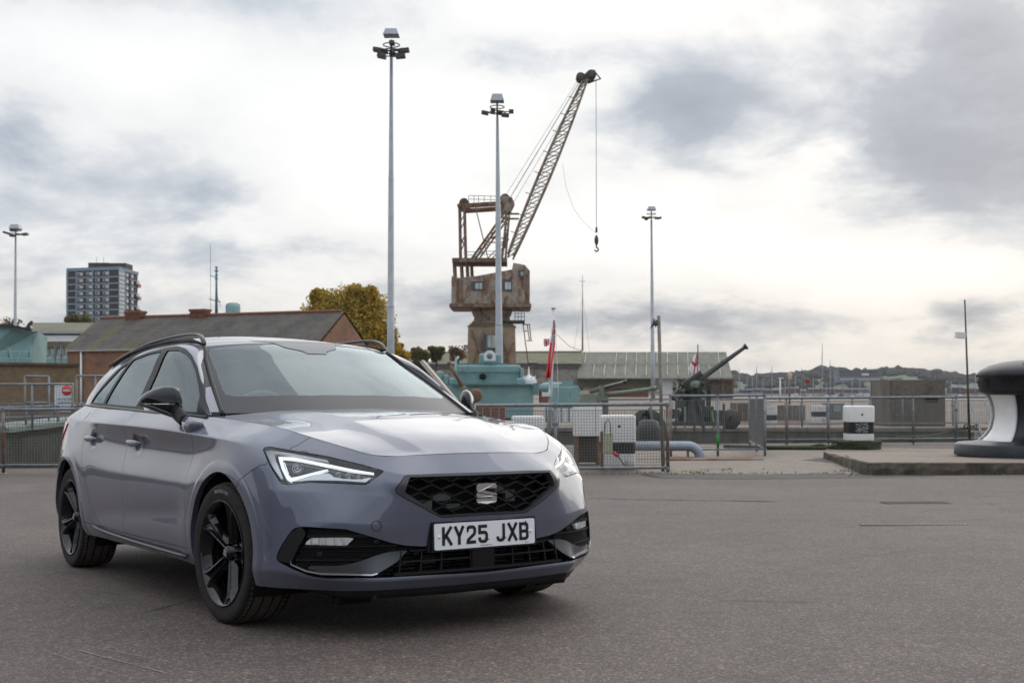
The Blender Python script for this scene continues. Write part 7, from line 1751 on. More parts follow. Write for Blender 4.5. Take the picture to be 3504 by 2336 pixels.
# green gun
t = thing('green_gun', 'pale green gun with a long level barrel, right of the turquoise turret', 'gun', at(1370, 925, 48)); o0 = at(1370, 925, 48)
m = MB(); m.tube([rel(1385, 908, 48), rel(1502, 892, 48)], .08, 12, radii=[.115, .07]); m.tube([rel(1497, 892.5, 48), rel(1508, 891, 48)], .10, 10); m.tube([rel(1352, 913, 48), rel(1388, 908, 48)], .17, 12); m.build('barrel', MAT['gun_green'], t)
m = MB(); m.box(tuple(rel(1382, 903, 48)), (.16, .5, .65)); m.box(tuple(rel(1347, 912, 48)), (.2, .7, .75)); m.bar(rel(1340, 900, 48), rel(1385, 894, 48), .07); m.box(tuple(rel(1370, 935, 48)), (.9, .8, .9)); m.build('carriage', MAT['gun_green'], t)
m = MB(); m.prism([(rel(1325, 925, 48).x, 0), (rel(1358, 925, 48).x, 0), (rel(1350, 0, 48).x, .5), (rel(1333, 0, 48).x, .5)], -.9, -.6, plane='XZ'); m.build('trunnion_plate', plain('pale_bracket', (.45, .38, .30), .7, var=.2), t)
# the big dark anti aircraft gun
YA = 41; t = thing('anti_aircraft_gun', 'big dark green gun with a long raised barrel against the corrugated roof', 'gun', at(1590, 985, YA)); o0 = at(1590, 985, YA)
b0, b1 = rel(1597, 878, YA), rel(1713, 796, YA)
m = MB(); m.tube([b0, b0.lerp(b1, .12), b0.lerp(b1, .125), b0.lerp(b1, .55), b1], .1, 14, radii=[.14, .125, .105, .085, .06]); m.tube([b1-(b1-b0)*.025, b1+(b1-b0)*.015], .10, 14, radii=[.085, .115]); m.build('barrel', MAT['gun_dark'], t)
m = MB(); d_ = (b1-b0).normalized(); m.bar(rel(1566, 890, YA), rel(1612, 858, YA), .20, .26); m.bar(rel(1575, 880, YA, -.2), rel(1608, 856, YA, -.2), .10, .10); m.build('recuperator', MAT['gun_dark'], t)
m = MB(); m.lathe([(0, -.3), (.30, -.3), (.32, .3), (0, .3)], 16, tuple(rel(1597, 893, YA)), 'Y'); m.build('trunnion', MAT['gun_green'], t)
rn = random.Random(21)
for k in range(26):
    px_, py_ = rn.uniform(1548, 1622), rn.uniform(880, 912); p = rel(px_, py_, YA, rn.uniform(-.5, .4)); m = MB()
    if k % 3: m.box(tuple(p), (rn.uniform(.06, .30), rn.uniform(.1, .4), rn.uniform(.06, .26)), rot=Matrix.Rotation(rn.uniform(-.8, .8), 3, 'Y'))
    else: m.lathe([(0, -.04), (.10, -.04), (.12, .04), (0, .04)], 12, tuple(p), 'Y')
    m.build('gear', MAT[('gun_dark', 'gun_green', 'gun_dark')[k % 3]], t)
for a_, b_ in (((1550, 905), (1560, 880)), ((1553, 900), (1600, 892)), ((1625, 905), (1618, 875)), ((1560, 885), (1575, 876)), ((1632, 912), (1610, 880))): MB().bar(rel(*a_, YA, -.4), rel(*b_, YA, -.4), .04).build('lever', MAT['gun_dark'], t)
m = MB(); m.lathe([(.55, -.5), (.40, -.1), (.34, .5)], 16, tuple(rel(1590, 935, YA))); m.build('pedestal', MAT['gun_dark'], t)
m = MB(); m.box(tuple(rel(1575, 972, YA)), (2.5, 1.5, .14)); m.build('platform', MAT['gun_dark'], t)
for px_ in range(1500, 1660, 22): m = MB(); m.bar(rel(px_, 988, YA, -.75), rel(px_+rn.uniform(-14, 14), rn.uniform(925, 950), YA, -.6), .07); m.build('outrigger', MAT[('gun_dark', 'gun_green')[px_ % 3 == 0]], t)
for px_, py_, w_ in ((1545, 950, .35), (1620, 945, .42), (1560, 928, .3), (1605, 925, .28)): m = MB(); m.box(tuple(rel(px_, py_, YA, -.3)), (w_, .4, w_*.9)); m.build('gear_case', MAT['gun_dark'], t)
for px_ in (1475, 1490, 1672): m = MB(); c_ = rel(px_, 962, YA, -.5); m.lathe([(.1, -.12), (.33, -.12), (.35, 0), (.33, .12), (.1, .12)], 22, tuple(c_), 'Y'); m.build('wheel', MAT['gun_dark'], t)
m = MB(); m.box(tuple(rel(1645, 958, YA)), (1.0, .5, .5)); m.build('ammunition_rack', MAT['gun_dark'], t)
m = MB(); m.bar(rel(1627, 885, YA+2), rel(1627, 940, YA+2), .16); m.box(tuple(rel(1627, 880, YA+2)), (.26, .3, .08)); m.build('loading_post', MAT['gun_dark'], t)
# dark chain buoy/bollard shapes near the fence
for lab_, px_, py0, py1, w_, Y_ in (('round dark iron mooring roller behind the fence, right of the banded bollard', 1490, 937, 1003, 54, 30.5), ('dark iron roller partly hidden behind the socket box bollard', 1430, 932, 985, 40, 31.5)):
    t = thing('mooring_roller', lab_, 'roller', (PX(px_, Y_), Y_, gz(5, Y_))); r_ = w_/FP*Y_/2; h_ = (py1-py0)/FP*Y_
    m = MB(); m.lathe([(r_*.7, .1), (r_, .2), (r_*.98, h_*.7), (r_*.8, h_*.95), (r_*.4, h_)], 24); m.build('drum', MAT['gun_dark'], t)
    m = MB(); m.lathe([(r_*1.02, 0), (r_*1.02, .1), (r_*.7, .12)], 24); m.build('base', MAT['white_gear'], t)
# concrete ramp corner of the far structure at left of ship (white slab)
m = MB(); a_, b_ = at(968, 835, 55), at(1040, 920, 55)
m.prism([(PX(905, 55), at(0, 832, 55).z), (PX(965, 55), at(0, 832, 55).z), (PX(1042, 55), at(0, 930, 55).z), (PX(905, 55), at(0, 930, 55).z)], 55, 56.5, mi=0, plane='XZ')
o = m.build('black_ramp', MAT['black_paint']); tag(o, 'black sloping hatch side standing left of the warship, behind the windscreen pillar', 'ramp')
m = MB(); m.bar(at(958, 829, 55)+Vector((.2, .4, 0)), at(1040, 926, 55)+Vector((.2, .4, 0)), 1.7, .16); o = m.build('pale_ramp', plain('pale_ramp', (.50, .44, .38), .7, var=.1)); tag(o, 'pale sloping slab lying on the black hatch side, left of the warship', 'ramp')

# ---- brick building with slate roof
plain('fascia', (.36, .34, .30), .7, var=.15)
BR = thing('brick_building', 'low red brick building with a slate roof and two chimneys behind the car', 'building', (0, 0, 0))
RL, RR = Vector((PX(232, 61.5), 61.5, at(0, 732, 61.5).z)), Vector((PX(785, 56), 56, at(0, 716, 56).z))
dr = (RR-RL); dr.z = 0; dr.normalize(); nr = Vector((dr.y, -dr.x, 0)); 
if nr.y > 0: nr = -nr
HD = 2.5; ez = at(172, 803, 59.3).z
dzr = RR.z-ez
def roofside(nm, s):
    a, b_, c_, d = RL-dr*.15, RR+dr*.15, RR+dr*.15+nr*HD*s, RL-dr*.15+nr*HD*s; c_ = Vector((c_.x, c_.y, ez)); d = Vector((d.x, d.y, ez))
    L_ = (b_-a).length; W_ = (a-d).length; me = MB(); rows = 17
    # courses of slate, each lapping the next
    vs = []; fs = []
    for r in range(rows):
        f0, f1 = r/rows, (r+1.12)/rows; p = [a.lerp(d, f0)+Vector((0, 0, .0)), b_.lerp(c_, f0), b_.lerp(c_, min(1.01, f1)), a.lerp(d, min(1.01, f1))]; up = Vector((0, 0, .035)); p[2] = p[2]+up; p[3] = p[3]+up
        o_ = len(vs); vs += p+[p[3]-Vector((0, 0, .03)), p[2]-Vector((0, 0, .03))]; fs += [(o_, o_+1, o_+2, o_+3), (o_+3, o_+2, o_+5, o_+4)]
    # store in local frame: x along the ridge, y down the slope
    M = Matrix.Translation(a); ex = (b_-a).normalized(); ey = (a-d).normalized(); ez_ = ex.cross(ey); R_ = Matrix((ex, ey, ez_)).transposed()
    inv = R_.inverted(); m = MB(); m.add([inv@(v-a) for v in vs], fs); o = m.build(nm, MAT['slate'], BR, fix=False); o.matrix_world = Matrix.Translation(a)@R_.to_4x4(); return o
roofside('roof', 1); roofside('roof', -1)
def wallbox(nm, p0, p1, z0, z1, mat, th=.3, par=BR):
    d = (p1-p0); L_ = d.length; m = MB(); m.box((L_/2, 0, (z1-z0)/2), (L_, th, z1-z0)); o = m.build(nm, MAT[mat], par); o.location = (p0.x, p0.y, z0); o.rotation_euler = (0, 0, math.atan2(d.y, d.x)); return o
F0, F1 = RL+nr*(HD-.25), RR+nr*(HD-.25); G0, G1 = RL-nr*(HD-.25), RR-nr*(HD-.25)
for p in (F0, F1, G0, G1): p.z = 0
wallbox('front_wall', F0, F1, -.65, ez-.02, 'brick_wall'); wallbox('back_wall', G0, G1, -.65, ez-.02, 'brick_wall')
for p, g, q in ((F0, G0, RL), (F1, G1, RR)):
    m = MB(); d = (g-p); L_ = d.length; m.prism([(0, -.65), (L_, -.65), (L_, ez), (L_/2, RR.z-.12), (0, ez)], -.15, .15, plane='XZ'); o = m.build('gable_wall', MAT['brick_wall'], BR); o.location = (p.x, p.y, 0); o.rotation_euler = (0, 0, math.atan2(d.y, d.x))
wallbox('fascia', RL+nr*(HD+.02)+Vector((0, 0, -RL.z)), RR+nr*(HD+.02)+Vector((0, 0, -RR.z)), ez-.10, ez+.0, 'fascia', .05)
q0, q1 = RL.copy(), RR.copy(); m = MB(); m.tube([RL+Vector((0, 0, .03)), RR+Vector((0, 0, .03))], .09, 6); m.build('ridge_tiles', MAT['brick_red'], BR)
for f, w_, h_ in ((.155, 1.0, .52), (.435, .95, .50)):
    p = RL.lerp(RR, f); m = MB(); an = math.atan2(dr.y, dr.x); m.box((p.x, p.y, p.z+.05), (w_*.92, .5, h_*.9), rz=an); m.box((p.x, p.y, p.z+h_*.5+.02), (w_, .6, .12), rz=an)
    for k in range(3): m.box((p.x, p.y, p.z-.02+.13*k), (w_*.98, .56, .035), rz=an)
    m.build('chimney', MAT['brick_red'], BR)
dp = F0+dr*.95+nr*.22; m = MB(); m.tube([(dp.x, dp.y, ez-.1), (dp.x, dp.y, -.6)], .055, 8); m.build('downpipe', MAT['white_gear'], BR)
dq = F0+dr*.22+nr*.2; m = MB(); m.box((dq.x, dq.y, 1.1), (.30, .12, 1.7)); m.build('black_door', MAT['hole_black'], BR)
# yellow brick wall at the far left with coping
t = thing('brick_wall', 'yellow brick wall at the left edge, below the turquoise ship bow', 'wall', (0, 0, 0))
A0, A1 = at(-120, 838, 47.5), at(176, 842, 51.5); A0.z = A1.z = 0; wallbox('wall', A0, A1, -.62, at(80, 838, 49).z, 'brick_yellow', .4, t); wallbox('coping', A0-Vector((0, .05, 0)), A1-Vector((0, .05, 0)), at(80, 838, 49).z, at(80, 832, 49).z, 'crane_dark', .55, t)
# turquoise ship bow at the left edge
t = thing('ship_bow', 'turquoise ship bow with a black bulwark rail, cut by the left edge', 'ship', (0, 0, 0)); Yb = 60
m = MB(); bp_ = [(-70, 745), (30, 752), (76, 760), (70, 845), (-70, 845)]; P = [at(x, y, Yb) for x, y in bp_]; 
vs = [(p.x, Yb, p.z) for p in P]+[(p.x-2, Yb+7, p.z) for p in P]; vs[2] = (P[2].x, Yb+.6, P[2].z); n = 5; m.add(vs, [tuple(range(n)), tuple(reversed(range(n, 2*n)))]+[(i, (i+1) % n, n+(i+1) % n, n+i) for i in range(n)]); m.build('hull', MAT['teal'], t)
m = MB(); m.bar(at(-70, 742, Yb-.1), at(34, 750, Yb-.1), .25, .12); m.bar(at(34, 750, Yb-.1), at(76, 758, Yb), .25, .12); m.build('bulwark_rail', MAT['black_paint'], t)
m = MB(); m.prism([(at(62, 758, Yb).x, at(0, 760, Yb).z), (at(77, 758, Yb).x, at(0, 760, Yb).z), (at(72, 748, Yb).x, at(0, 748, Yb).z), (at(74, 738, Yb).x, at(0, 737, Yb).z), (at(66, 745, Yb).x, at(0, 745, Yb).z)], Yb-.2, Yb+.1, plane='XZ'); m.build('fairlead', MAT['black_paint'], t)
for x in (16, 66): m = MB(); m.tube([at(x, 798, Yb-.2), at(x+4 if x < 20 else x, 820, Yb-.2)], .03, 5); m.build('pipe', MAT['teal_dark'], t)
m = MB(); m.bar(at(30, 835, Yb-.3), at(22, 800, Yb-.3), .05); m.bar(at(38, 835, Yb-.3), at(50, 805, Yb-.3), .05); m.bar(at(0, 806, Yb-.2), at(72, 806, Yb-.2), .05); m.bar(at(0, 822, Yb-.2), at(72, 822, Yb-.2), .05); m.build('hull_fitting', plain('teal_fit', (.28, .42, .42), .5), t)
# white industrial building behind it
t = thing('white_building', 'white industrial building with an olive roof, between the ship bow and brick building', 'building', (0, 0, 0))
YWB = 88
def w3(nm, x0, x1, y0, y1, Ya, mat, th=.3): a, b_ = at(x0, y1, Ya), at(x1, y0, Ya); m = MB(); m.box(((a.x+b_.x)/2, Ya+th/2, (a.z+b_.z)/2), (b_.x-a.x, th, b_.z-a.z)); return m.build(nm, MAT[mat], t)
slope('roof', 40, 300, 741, 762, 96, 88, 'olive_sheet', t, xt0=70); w3('gutter', 60, 300, 761, 766, YWB-.2, 'lamp_grey'); w3('wall', 60, 300, 766, 784, YWB, 'white_gear'); w3('clerestory', 60, 300, 784, 798, YWB, 'olive_sheet'); w3('lower_wall', 60, 300, 798, 960, YWB+.4, 'white_gear')
for k in range(7): w3('window', 82+k*17, 95+k*17, 800, 816, YWB+.2, 'window_pale', .1)
w3('shop_front', 78, 175, 822, 842, YWB-.6, 'teal'); 
for x in (124, 138, 156, 168): w3('scaffold_pole', x, x+1.6, 789, 850, YWB-4, 'galv')
for y in (789, 812): w3('scaffold_rail', 120, 172, y, y+1.2, YWB-4, 'galv')
# ---- tower block
YT = 420
TB = thing('tower_block', 'dark brown tower block with pale blue bands and red balconies, far left', 'tower block', (0, 0, 0))
plain('tower_brown', (.055, .042, .036), .85); plain('tower_blue', (.20, .27, .34), .7); plain('tower_cream', (.52, .52, .50), .5); plain('balcony_red', (.35, .05, .05), .6)
TA, TBp, TC = Vector((PX(155, YT), YT, 0)), Vector((PX(272, YT-6), YT-6, 0)), Vector((PX(316, YT+14), YT+14, 0))
tz0, tz1 = -1., at(200, 620, YT).z
def tface(p, q, nm, u0, u1, z0, z1, mat, off, par):
    d = q-p; L_ = d.length; n_ = Vector((d.y, -d.x, 0)).normalized(); a, b_ = p+d*u0, p+d*u1; c_ = (a+b_)/2+n_*off; m = MB(); m.box((0, 0, 0), ((b_-a).length, .3, z1-z0)); o = m.build(nm, MAT[mat], par); o.location = (c_.x, c_.y, (z0+z1)/2); o.rotation_euler = (0, 0, math.atan2(d.y, d.x)); return o
m = MB(); TD = TA+(TC-TBp); m.add([(p.x, p.y, z) for z in (tz0, tz1) for p in (TA, TBp, TC, TD)], [(0, 1, 5, 4), (1, 2, 6, 5), (2, 3, 7, 6), (3, 0, 4, 7), (4, 5, 6, 7)]); m.build('walls', MAT['tower_brown'], TB)
fl = 9.35/FP*YT*1.0; fh = 13.0/FP*YT*.72
nfl = 12; fh = (at(0, 620, YT).z-at(0, 742, YT).z)/13.2*1.0
fh = 14.9*YT/FP
for k in range(9):
    z1 = tz1-.6-k*fh; z0 = z1-fh
    tface(TA, TBp, 'floor_band', 0, 1, z0-.25, z0+.25, 'tower_blue', .16, TB); tface(TBp, TC, 'floor_band', 0, 1, z0-.2, z0+.2, 'tower_blue', .16, TB)
    for u in (.20, .385, .56, .71):
        w_ = tface(TA, TBp, 'window', u, u+(.115 if u != .56 else .08), z0+.75, z1-.5, 'tower_cream', .22, TB); tface(TA, TBp, 'pane', u+.015, u+.05, z0+.95, z1-.75, 'window_dark', .42, TB)
    for u in (.36, .62): tface(TBp, TC, 'window', u, u+.10, z0+.7, z1-.4, 'tower_cream', .22, TB)
    if k % 2 == 1: tface(TBp, TC, 'balcony', .86, 1.02, z0+.1, z0+1.3, 'balcony_red', 1.0, TB); tface(TBp, TC, 'balcony_window', .86, 1.0, z0+1.2, z1+.2, 'tower_cream', .6, TB)
for u0, u1 in ((-.015, .02), (.17, .19), (.49, .515), (.80, .82)): tface(TA, TBp, 'mullion', u0, u1, tz0, tz1, 'tower_blue', .2, TB)
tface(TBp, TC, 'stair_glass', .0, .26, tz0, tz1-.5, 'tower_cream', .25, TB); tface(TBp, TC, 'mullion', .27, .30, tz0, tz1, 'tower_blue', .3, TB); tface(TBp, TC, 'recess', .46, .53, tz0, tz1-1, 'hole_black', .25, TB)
for s in range(30): tface(TBp, TC, 'stair_bar', .0, .26, tz1-1-s*1.45, tz1-.75-s*1.45, 'tower_blue', .45, TB)
tface(TA, TBp, 'parapet', -.01, 1.01, tz1-.5, tz1+.6, 'tower_blue', .15, TB); tface(TBp, TC, 'parapet', -.01, 1.01, tz1-.5, tz1+.6, 'tower_blue', .15, TB)
pa, pb = at(203, 603, YT+6), at(278, 603, YT+6); m = MB(); m.box(((pa.x+pb.x)/2-3, YT+12, tz1+1.6), ((pb.x-pa.x)*.62, 8, 3.6)); m.box(((pa.x+pb.x)/2+3, YT+13, tz1+1.6), ((pb.x-pa.x)*.60, 8, 3.6)); m.build('plant_room', MAT['tower_brown'], TB)
for x in (222, 238): MB().bar(at(x, 604, YT+8), at(x, 590, YT+8), .12).build('aerial', MAT['mast_steel'], TB)
# ship's mast and funnel behind the roof
t = thing('ship_mast', 'thin dark green ship mast with yards, above the slate roof', 'mast', at(497, 725, 82)); o0 = at(497, 725, 82)
m = MB(); m.tube([(0, 0, 0), rel(497, 612, 82)], .07, 6, radii=[.11, .05]); m.build('mast', MAT['teal_dark'], t)
for y, w_ in ((614, 2.5), (622, 4), (632, 3), (641, 3)): MB().bar(rel(497-w_, y, 82), rel(497+w_, y, 82), .12, .1).build('antenna_ring', MAT['teal_dark'], t)
m = MB(); m.bar(rel(482, 633, 82), rel(500, 638, 82), .05); m.bar(rel(480, 687, 82), rel(507, 693, 82), .06); m.bar(rel(484, 710, 82), rel(483, 560, 82), .025); m.bar(rel(497, 675, 82), rel(507, 705, 82), .03); m.build('yard', MAT['teal_dark'], t)
t = thing('ship_funnel', 'turquoise rounded ship funnel cowl just above the slate roof ridge', 'funnel', at(535, 725, 82)); o0 = at(535, 725, 82)
m = MB(); m.lathe([(.50, -.2), (.50, .55), (.42, .75), (.25, .83), (0, .86)], 18); m.build('cowl', MAT['teal'], t)
m = MB(); m.lathe([(.51, .55), (.45, .78), (.27, .87), (0, .90)], 18, a0=0, a1=math.pi*1.2); m.build('cowl_top', MAT['gun_dark'], t)

# ---- trees
def leafmat(name, cols):
    b = NB(name); g = b.n('ShaderNodeNewGeometry'); c = b.coord('World'); oi = b.noise(c, .35, 4, .6); r = b.n('ShaderNodeMath', operation='ADD'); b.l(oi, r.inputs[0]); rp = b.math('MULTIPLY', g.outputs['Random Per Island'], .45); b.l(rp, r.inputs[1])
    b.set(color=b.ramp(b.math('SUBTRACT', r.outputs[0], .2), [(i/(len(cols)-1)*.8+.1, c_) for i, c_ in enumerate(cols)]), rough=.75, spec=.2)
    tr = b.n('ShaderNodeBsdfTranslucent'); b.l(b.p.inputs['Base Color'].links[0].from_socket, tr.inputs[0]); mx = b.n('ShaderNodeMixShader'); mx.inputs[0].default_value = .5; b.l(b.p.outputs[0], mx.inputs[1]); b.l(tr.outputs[0], mx.inputs[2]); b.l(mx.outputs[0], b.out.inputs[0]); MAT[name] = b.m
leafmat('leaf_orange', [(.14, .14, .03), (.32, .25, .045), (.55, .37, .06), (.66, .40, .07)]); leafmat('leaf_olive', [(.07, .075, .03), (.15, .135, .05), (.24, .18, .06)]); leafmat('leaf_rust', [(.13, .09, .06), (.22, .12, .07), (.24, .16, .09)])
plain('bark', (.08, .065, .05), .9)
def tree(label, px, pyt, pyb, wpx, Y, mat, seed, nl=5200, leaf=.16, zb=-.7, lobes=None, sparse=0.):
    rn = random.Random(seed); x = PX(px, Y); zt = at(px, pyt, Y).z; W_ = wpx/FP*Y/2; t = thing('tree', label, 'tree', (x, Y, zb)); H = zt-zb; zc = (at(px, pyb, Y).z-zb); Hc = (H-zc)
    lob = lobes or [(rn.uniform(-.72, .72), rn.uniform(-.6, .6), rn.uniform(-.25, .72), rn.uniform(.26, .46)) for _ in range(22)]
    L = [(a*W_, b_*W_, zc+c_*Hc, r*min(W_, Hc)*1.0) for a, b_, c_, r in lob]
    m = MB(); m.tube([(0, 0, 0), (.05*W_, 0, zc*.8), (0, .05*W_, zc+Hc*.45)], .1, 8, radii=[H*.028, H*.02, H*.01]); trk = m.build('trunk', MAT['bark'], t)
    for a, b_, c_, r in L: m = MB(); m.tube([(0, 0, zc*.85), (a*.5, b_*.5, (zc+c_)/2), (a, b_, c_)], .05, 5, radii=[H*.011, H*.007, H*.003]); m.build('limb', MAT['bark'], trk)
    nlf = nl; vs = np.zeros((nlf*4, 3)); k = 0; import itertools
    for _ in range(nlf):
        a, b_, c_, r = L[rn.randrange(len(L))]; v = Vector((rn.gauss(0, 1), rn.gauss(0, 1), rn.gauss(0, 1))).normalized(); rr_ = r*(rn.random()**.45)*(1+.35*mnoise.noise(Vector((a, b_, c_))*.9+v*2.2))
        p = Vector((a, b_, c_))+v*rr_; 
        if sparse and mnoise.noise(p*1.6) > .25-sparse: continue
        u = Vector((rn.gauss(0, 1), rn.gauss(0, 1), rn.gauss(0, 1))).normalized(); w = u.cross(Vector((rn.gauss(0, 1), rn.gauss(0, 1), rn.gauss(0, 1)))).normalized(); s = leaf*rn.uniform(.6, 1.4)
        vs[k] = p+u*s; vs[k+1] = p+w*s*.7; vs[k+2] = p-u*s; vs[k+3] = p-w*s*.7; k += 4
    vs = vs[:k]; me = bpy.data.meshes.new('crown'); me.from_pydata(vs.tolist(), [], [(i, i+1, i+2, i+3) for i in range(0, k, 4)]); o = lk('crown', me, MAT[mat], t); return t
tree('large orange and green autumn tree right of the brick gable', 796, 657, 790, 216, 100, 'leaf_orange', 3, 30000, .105, lobes=[(-.72, 0, .42, .34), (-.5, .1, .70, .34), (-.25, -.2, .55, .42), (0, .1, .72, .40), (.25, 0, .62, .42), (.50, .1, .68, .36), (.66, -.1, .40, .40), (.82, 0, .12, .30), (-.85, 0, .10, .30), (.1, -.3, .25, .5), (-.4, -.2, .15, .45), (.5, -.3, .15, .45), (-.62, 0, .82, .18), (.2, 0, .88, .2), (.5, 0, .88, .16)])
tree('yellow autumn tree behind the tall mast, right of the orange one', 916, 782, 815, 52, 130, 'leaf_orange', 8, 5000, .13)
tree('round olive tree above the dark shed roof, left of its neighbour', 968, 795, 822, 50, 170, 'leaf_olive', 9, 5000, .15)
tree('small olive tree above the dark shed roof, second right of the mast', 1002, 792, 818, 40, 172, 'leaf_olive', 10, 4000, .15)
tree('thin reddish tree beside the left of the crane pedestal', 1052, 792, 818, 46, 170, 'leaf_rust', 14, 2600, .13, sparse=.1)
tree('broad olive tree at the foot of the tower block', 175, 722, 752, 80, 260, 'leaf_olive', 15, 5000, .26)
tree('bare thin shrub above the white building, left of the olive tree', 28, 728, 748, 60, 240, 'leaf_rust', 16, 500, .25, sparse=.3)

# ---- far bank: hill, woods, town, marina
HY = 1500
hp = [(1300, 868), (1560, 862), (1690, 866), (1740, 874), (1800, 866), (1860, 858), (1930, 856), (2000, 862), (2080, 852), (2140, 858), (2200, 868), (2300, 872), (2420, 868), (2600, 874), (3000, 880)]
def hillz(px): return float(np.interp(px, [p[0] for p in hp], [p[1] for p in hp]))
m = MB(); vs = []; W_ = 120
pxs = np.linspace(1150, 3100, W_); ys_ = [1050, 1120, 1220, 1330, 1430, HY, 1620, 1900]
for Y in ys_:
    for px in pxs:
        top = HC+(889.4-hillz(px)-4)/FP*HY; f = float(np.interp(Y, [1050, 1120, 1300, HY, 1620, 1900], [0, .12, .55, 1, .95, .5])); vs.append((PX(px, HY)*Y/HY, Y, -2.5+(top+2.5)*f+(1.5*mnoise.noise(Vector((px*.02, Y*.01, 0))) if f > .1 else 0)))
m.add(vs, [(j*W_+i, j*W_+i+1, (j+1)*W_+i+1, (j+1)*W_+i) for j in range(len(ys_)-1) for i in range(W_-1)], 0, True)
b = NB('hill_grass'); c = b.coord('World'); b.set(color=b.ramp(b.noise(c, .006, 5, .6), [(.35, (.05, .065, .028)), (.6, (.085, .11, .045))]), rough=.9); MAT['hill_grass'] = b.m
structure('hill', m, MAT['hill_grass'])
# ridge behind to the left (low, dark) closing the horizon
rn = random.Random(31)
leafmat('wood_far', [(.030, .040, .026), (.045, .052, .030), (.075, .062, .034), (.11, .072, .036)])
base_ = bmesh.new(); bmesh.ops.create_icosphere(base_, subdivisions=2, radius=1.); bv_ = [v.co.copy() for v in base_.verts]; bf_ = [tuple(v.index for v in f.verts) for f in base_.faces]; base_.free()
VV = []; FF = []
def clump(p, r, h):
    o = len(VV); sd = rn.uniform(0, 50)
    for v in bv_: k = 1+.45*mnoise.noise(v*1.7+Vector((sd, 0, 0))); VV.append((p[0]+v.x*r*k, p[1]+v.y*r*k, p[2]+v.z*h*k))
    FF.extend([tuple(i+o for i in f) for f in bf_])
for _ in range(2300):
    px = rn.uniform(1250, 2700); Y = rn.choice([rn.gauss(HY, 25), rn.gauss(HY, 25), rn.uniform(1080, 1480)])
    if Y < 1440 and mnoise.noise(Vector((px*.011, Y*.006, 3))) < -.08: continue
    f = float(np.interp(Y, [1050, 1120, 1300, HY, 1620, 1900], [0, .12, .55, 1, .95, .5])); top = HC+(889.4-hillz(px)-4)/FP*HY; z = -2.5+(top+2.5)*f
    s = rn.uniform(2.4, 5.4)*(1.5 if rn.random() < .10 else 1); clump((PX(px, HY)*Y/HY, Y, z+s*.45), s*rn.uniform(1., 1.9), s*1.0)
me = bpy.data.meshes.new('wood'); me.from_pydata(VV, [], FF); o = lk('distant_wood', me, MAT['wood_far']); tag(o, 'distant autumn woods covering the hill across the river', 'wood', kind='stuff')
# hospital-like block on the hill
YH = 1180; t = thing('hilltop_building', 'long dark block with a flat roof standing on the hill across the river', 'building', (0, 0, 0))
plain('far_brown', (.085, .07, .068), .9); plain('far_grey', (.16, .18, .22), .8); plain('far_white', (.6, .6, .6), .8); plain('far_roof', (.09, .10, .13), .8); plain('far_red', (.15, .075, .06), .9)
def farbox(nm, x0, x1, y0, y1, Y, mat, par, th=12.): a, b_ = at(x0, y1, Y), at(x1, y0, Y); m = MB(); m.box(((a.x+b_.x)/2, Y+th/2, (a.z+b_.z)/2), (b_.x-a.x, th, b_.z-a.z)); return m.build(nm, MAT[mat], par)
farbox('upper_block', 1927, 2019, 851, 866, YH, 'far_brown', t); farbox('stair_tower', 1922, 1928, 848, 872, YH-1, 'far_grey', t); farbox('roof_edge', 1927, 2019, 849.5, 851.2, YH-1, 'far_roof', t)
farbox('lower_block', 1924, 2028, 866, 878, YH-3, 'far_grey', t)
for k in range(20): farbox('window', 1931+k*4.6, 1933.6+k*4.6, 869.5, 872, YH-4, 'far_white', t, 1.5)
for x in (1966, 1988): farbox('chimney', x, x+2.4, 844, 850, YH+2, 'far_brown', t, 3)
farbox('plant_room', 1980, 1996, 857, 862, YH-2, 'far_white', t, 2)
# town along the water
HOUSE_L = ['distant house '+x+' across the river' for x in ('beside the end wall of the corrugated shed', 'second from the shed end', 'left of the slim lamp column', 'behind the slim lamp column', 'right of the slim lamp column', 'behind the old lamp post', 'right of the old lamp post', 'below the small red flag', 'left of the tallest mast', 'right of the tallest mast', 'left of the long hilltop block', 'under the left end of the hilltop block', 'under the middle of the hilltop block', 'under the right end of the hilltop block', 'behind the left edge of the bunker', 'behind the bunker', 'right of the bunker edge', 'between the bunker and the camera pole', 'just left of the camera pole', 'behind the camera pole', 'right of the camera pole', 'left of the capstan', 'behind the capstan head', 'at the right edge behind the capstan', 'past the right edge')]
rn = random.Random(77)
for k in range(24):
    px = 1700+k*27+rn.uniform(-5, 5)
    if 1995 < px < 2170: continue
    Y = rn.uniform(820, 980); w_ = rn.uniform(24, 34); ht = rn.uniform(6, 13); yb = 908; yt = 908-ht-rn.uniform(0, 6)
    kind_ = rn.choice(['brick', 'brick', 'grey', 'white'])
    t = thing('town_house', '', 'house', (0, 0, 0), 0, 'houses of the town across the river'); t['label'] = HOUSE_L[k]
    farbox('wall', px, px+w_, yt, yb, Y, {'brick': 'far_red', 'grey': 'far_grey', 'white': 'far_brown'}[kind_], t, 8)
    a, b_ = at(px-.5, yt, Y), at(px+w_+.5, yt-3.2, Y); m = MB(); m.add([(a.x, Y-.5, a.z), (b_.x, Y-.5, a.z), (b_.x, Y+8.5, a.z), (a.x, Y+8.5, a.z), (a.x, Y+4, b_.z), (b_.x, Y+4, b_.z)], [(0, 1, 5, 4), (2, 3, 4, 5), (0, 4, 3), (1, 2, 5), (0, 3, 2, 1)]); m.build('roof', MAT['far_roof'], t)
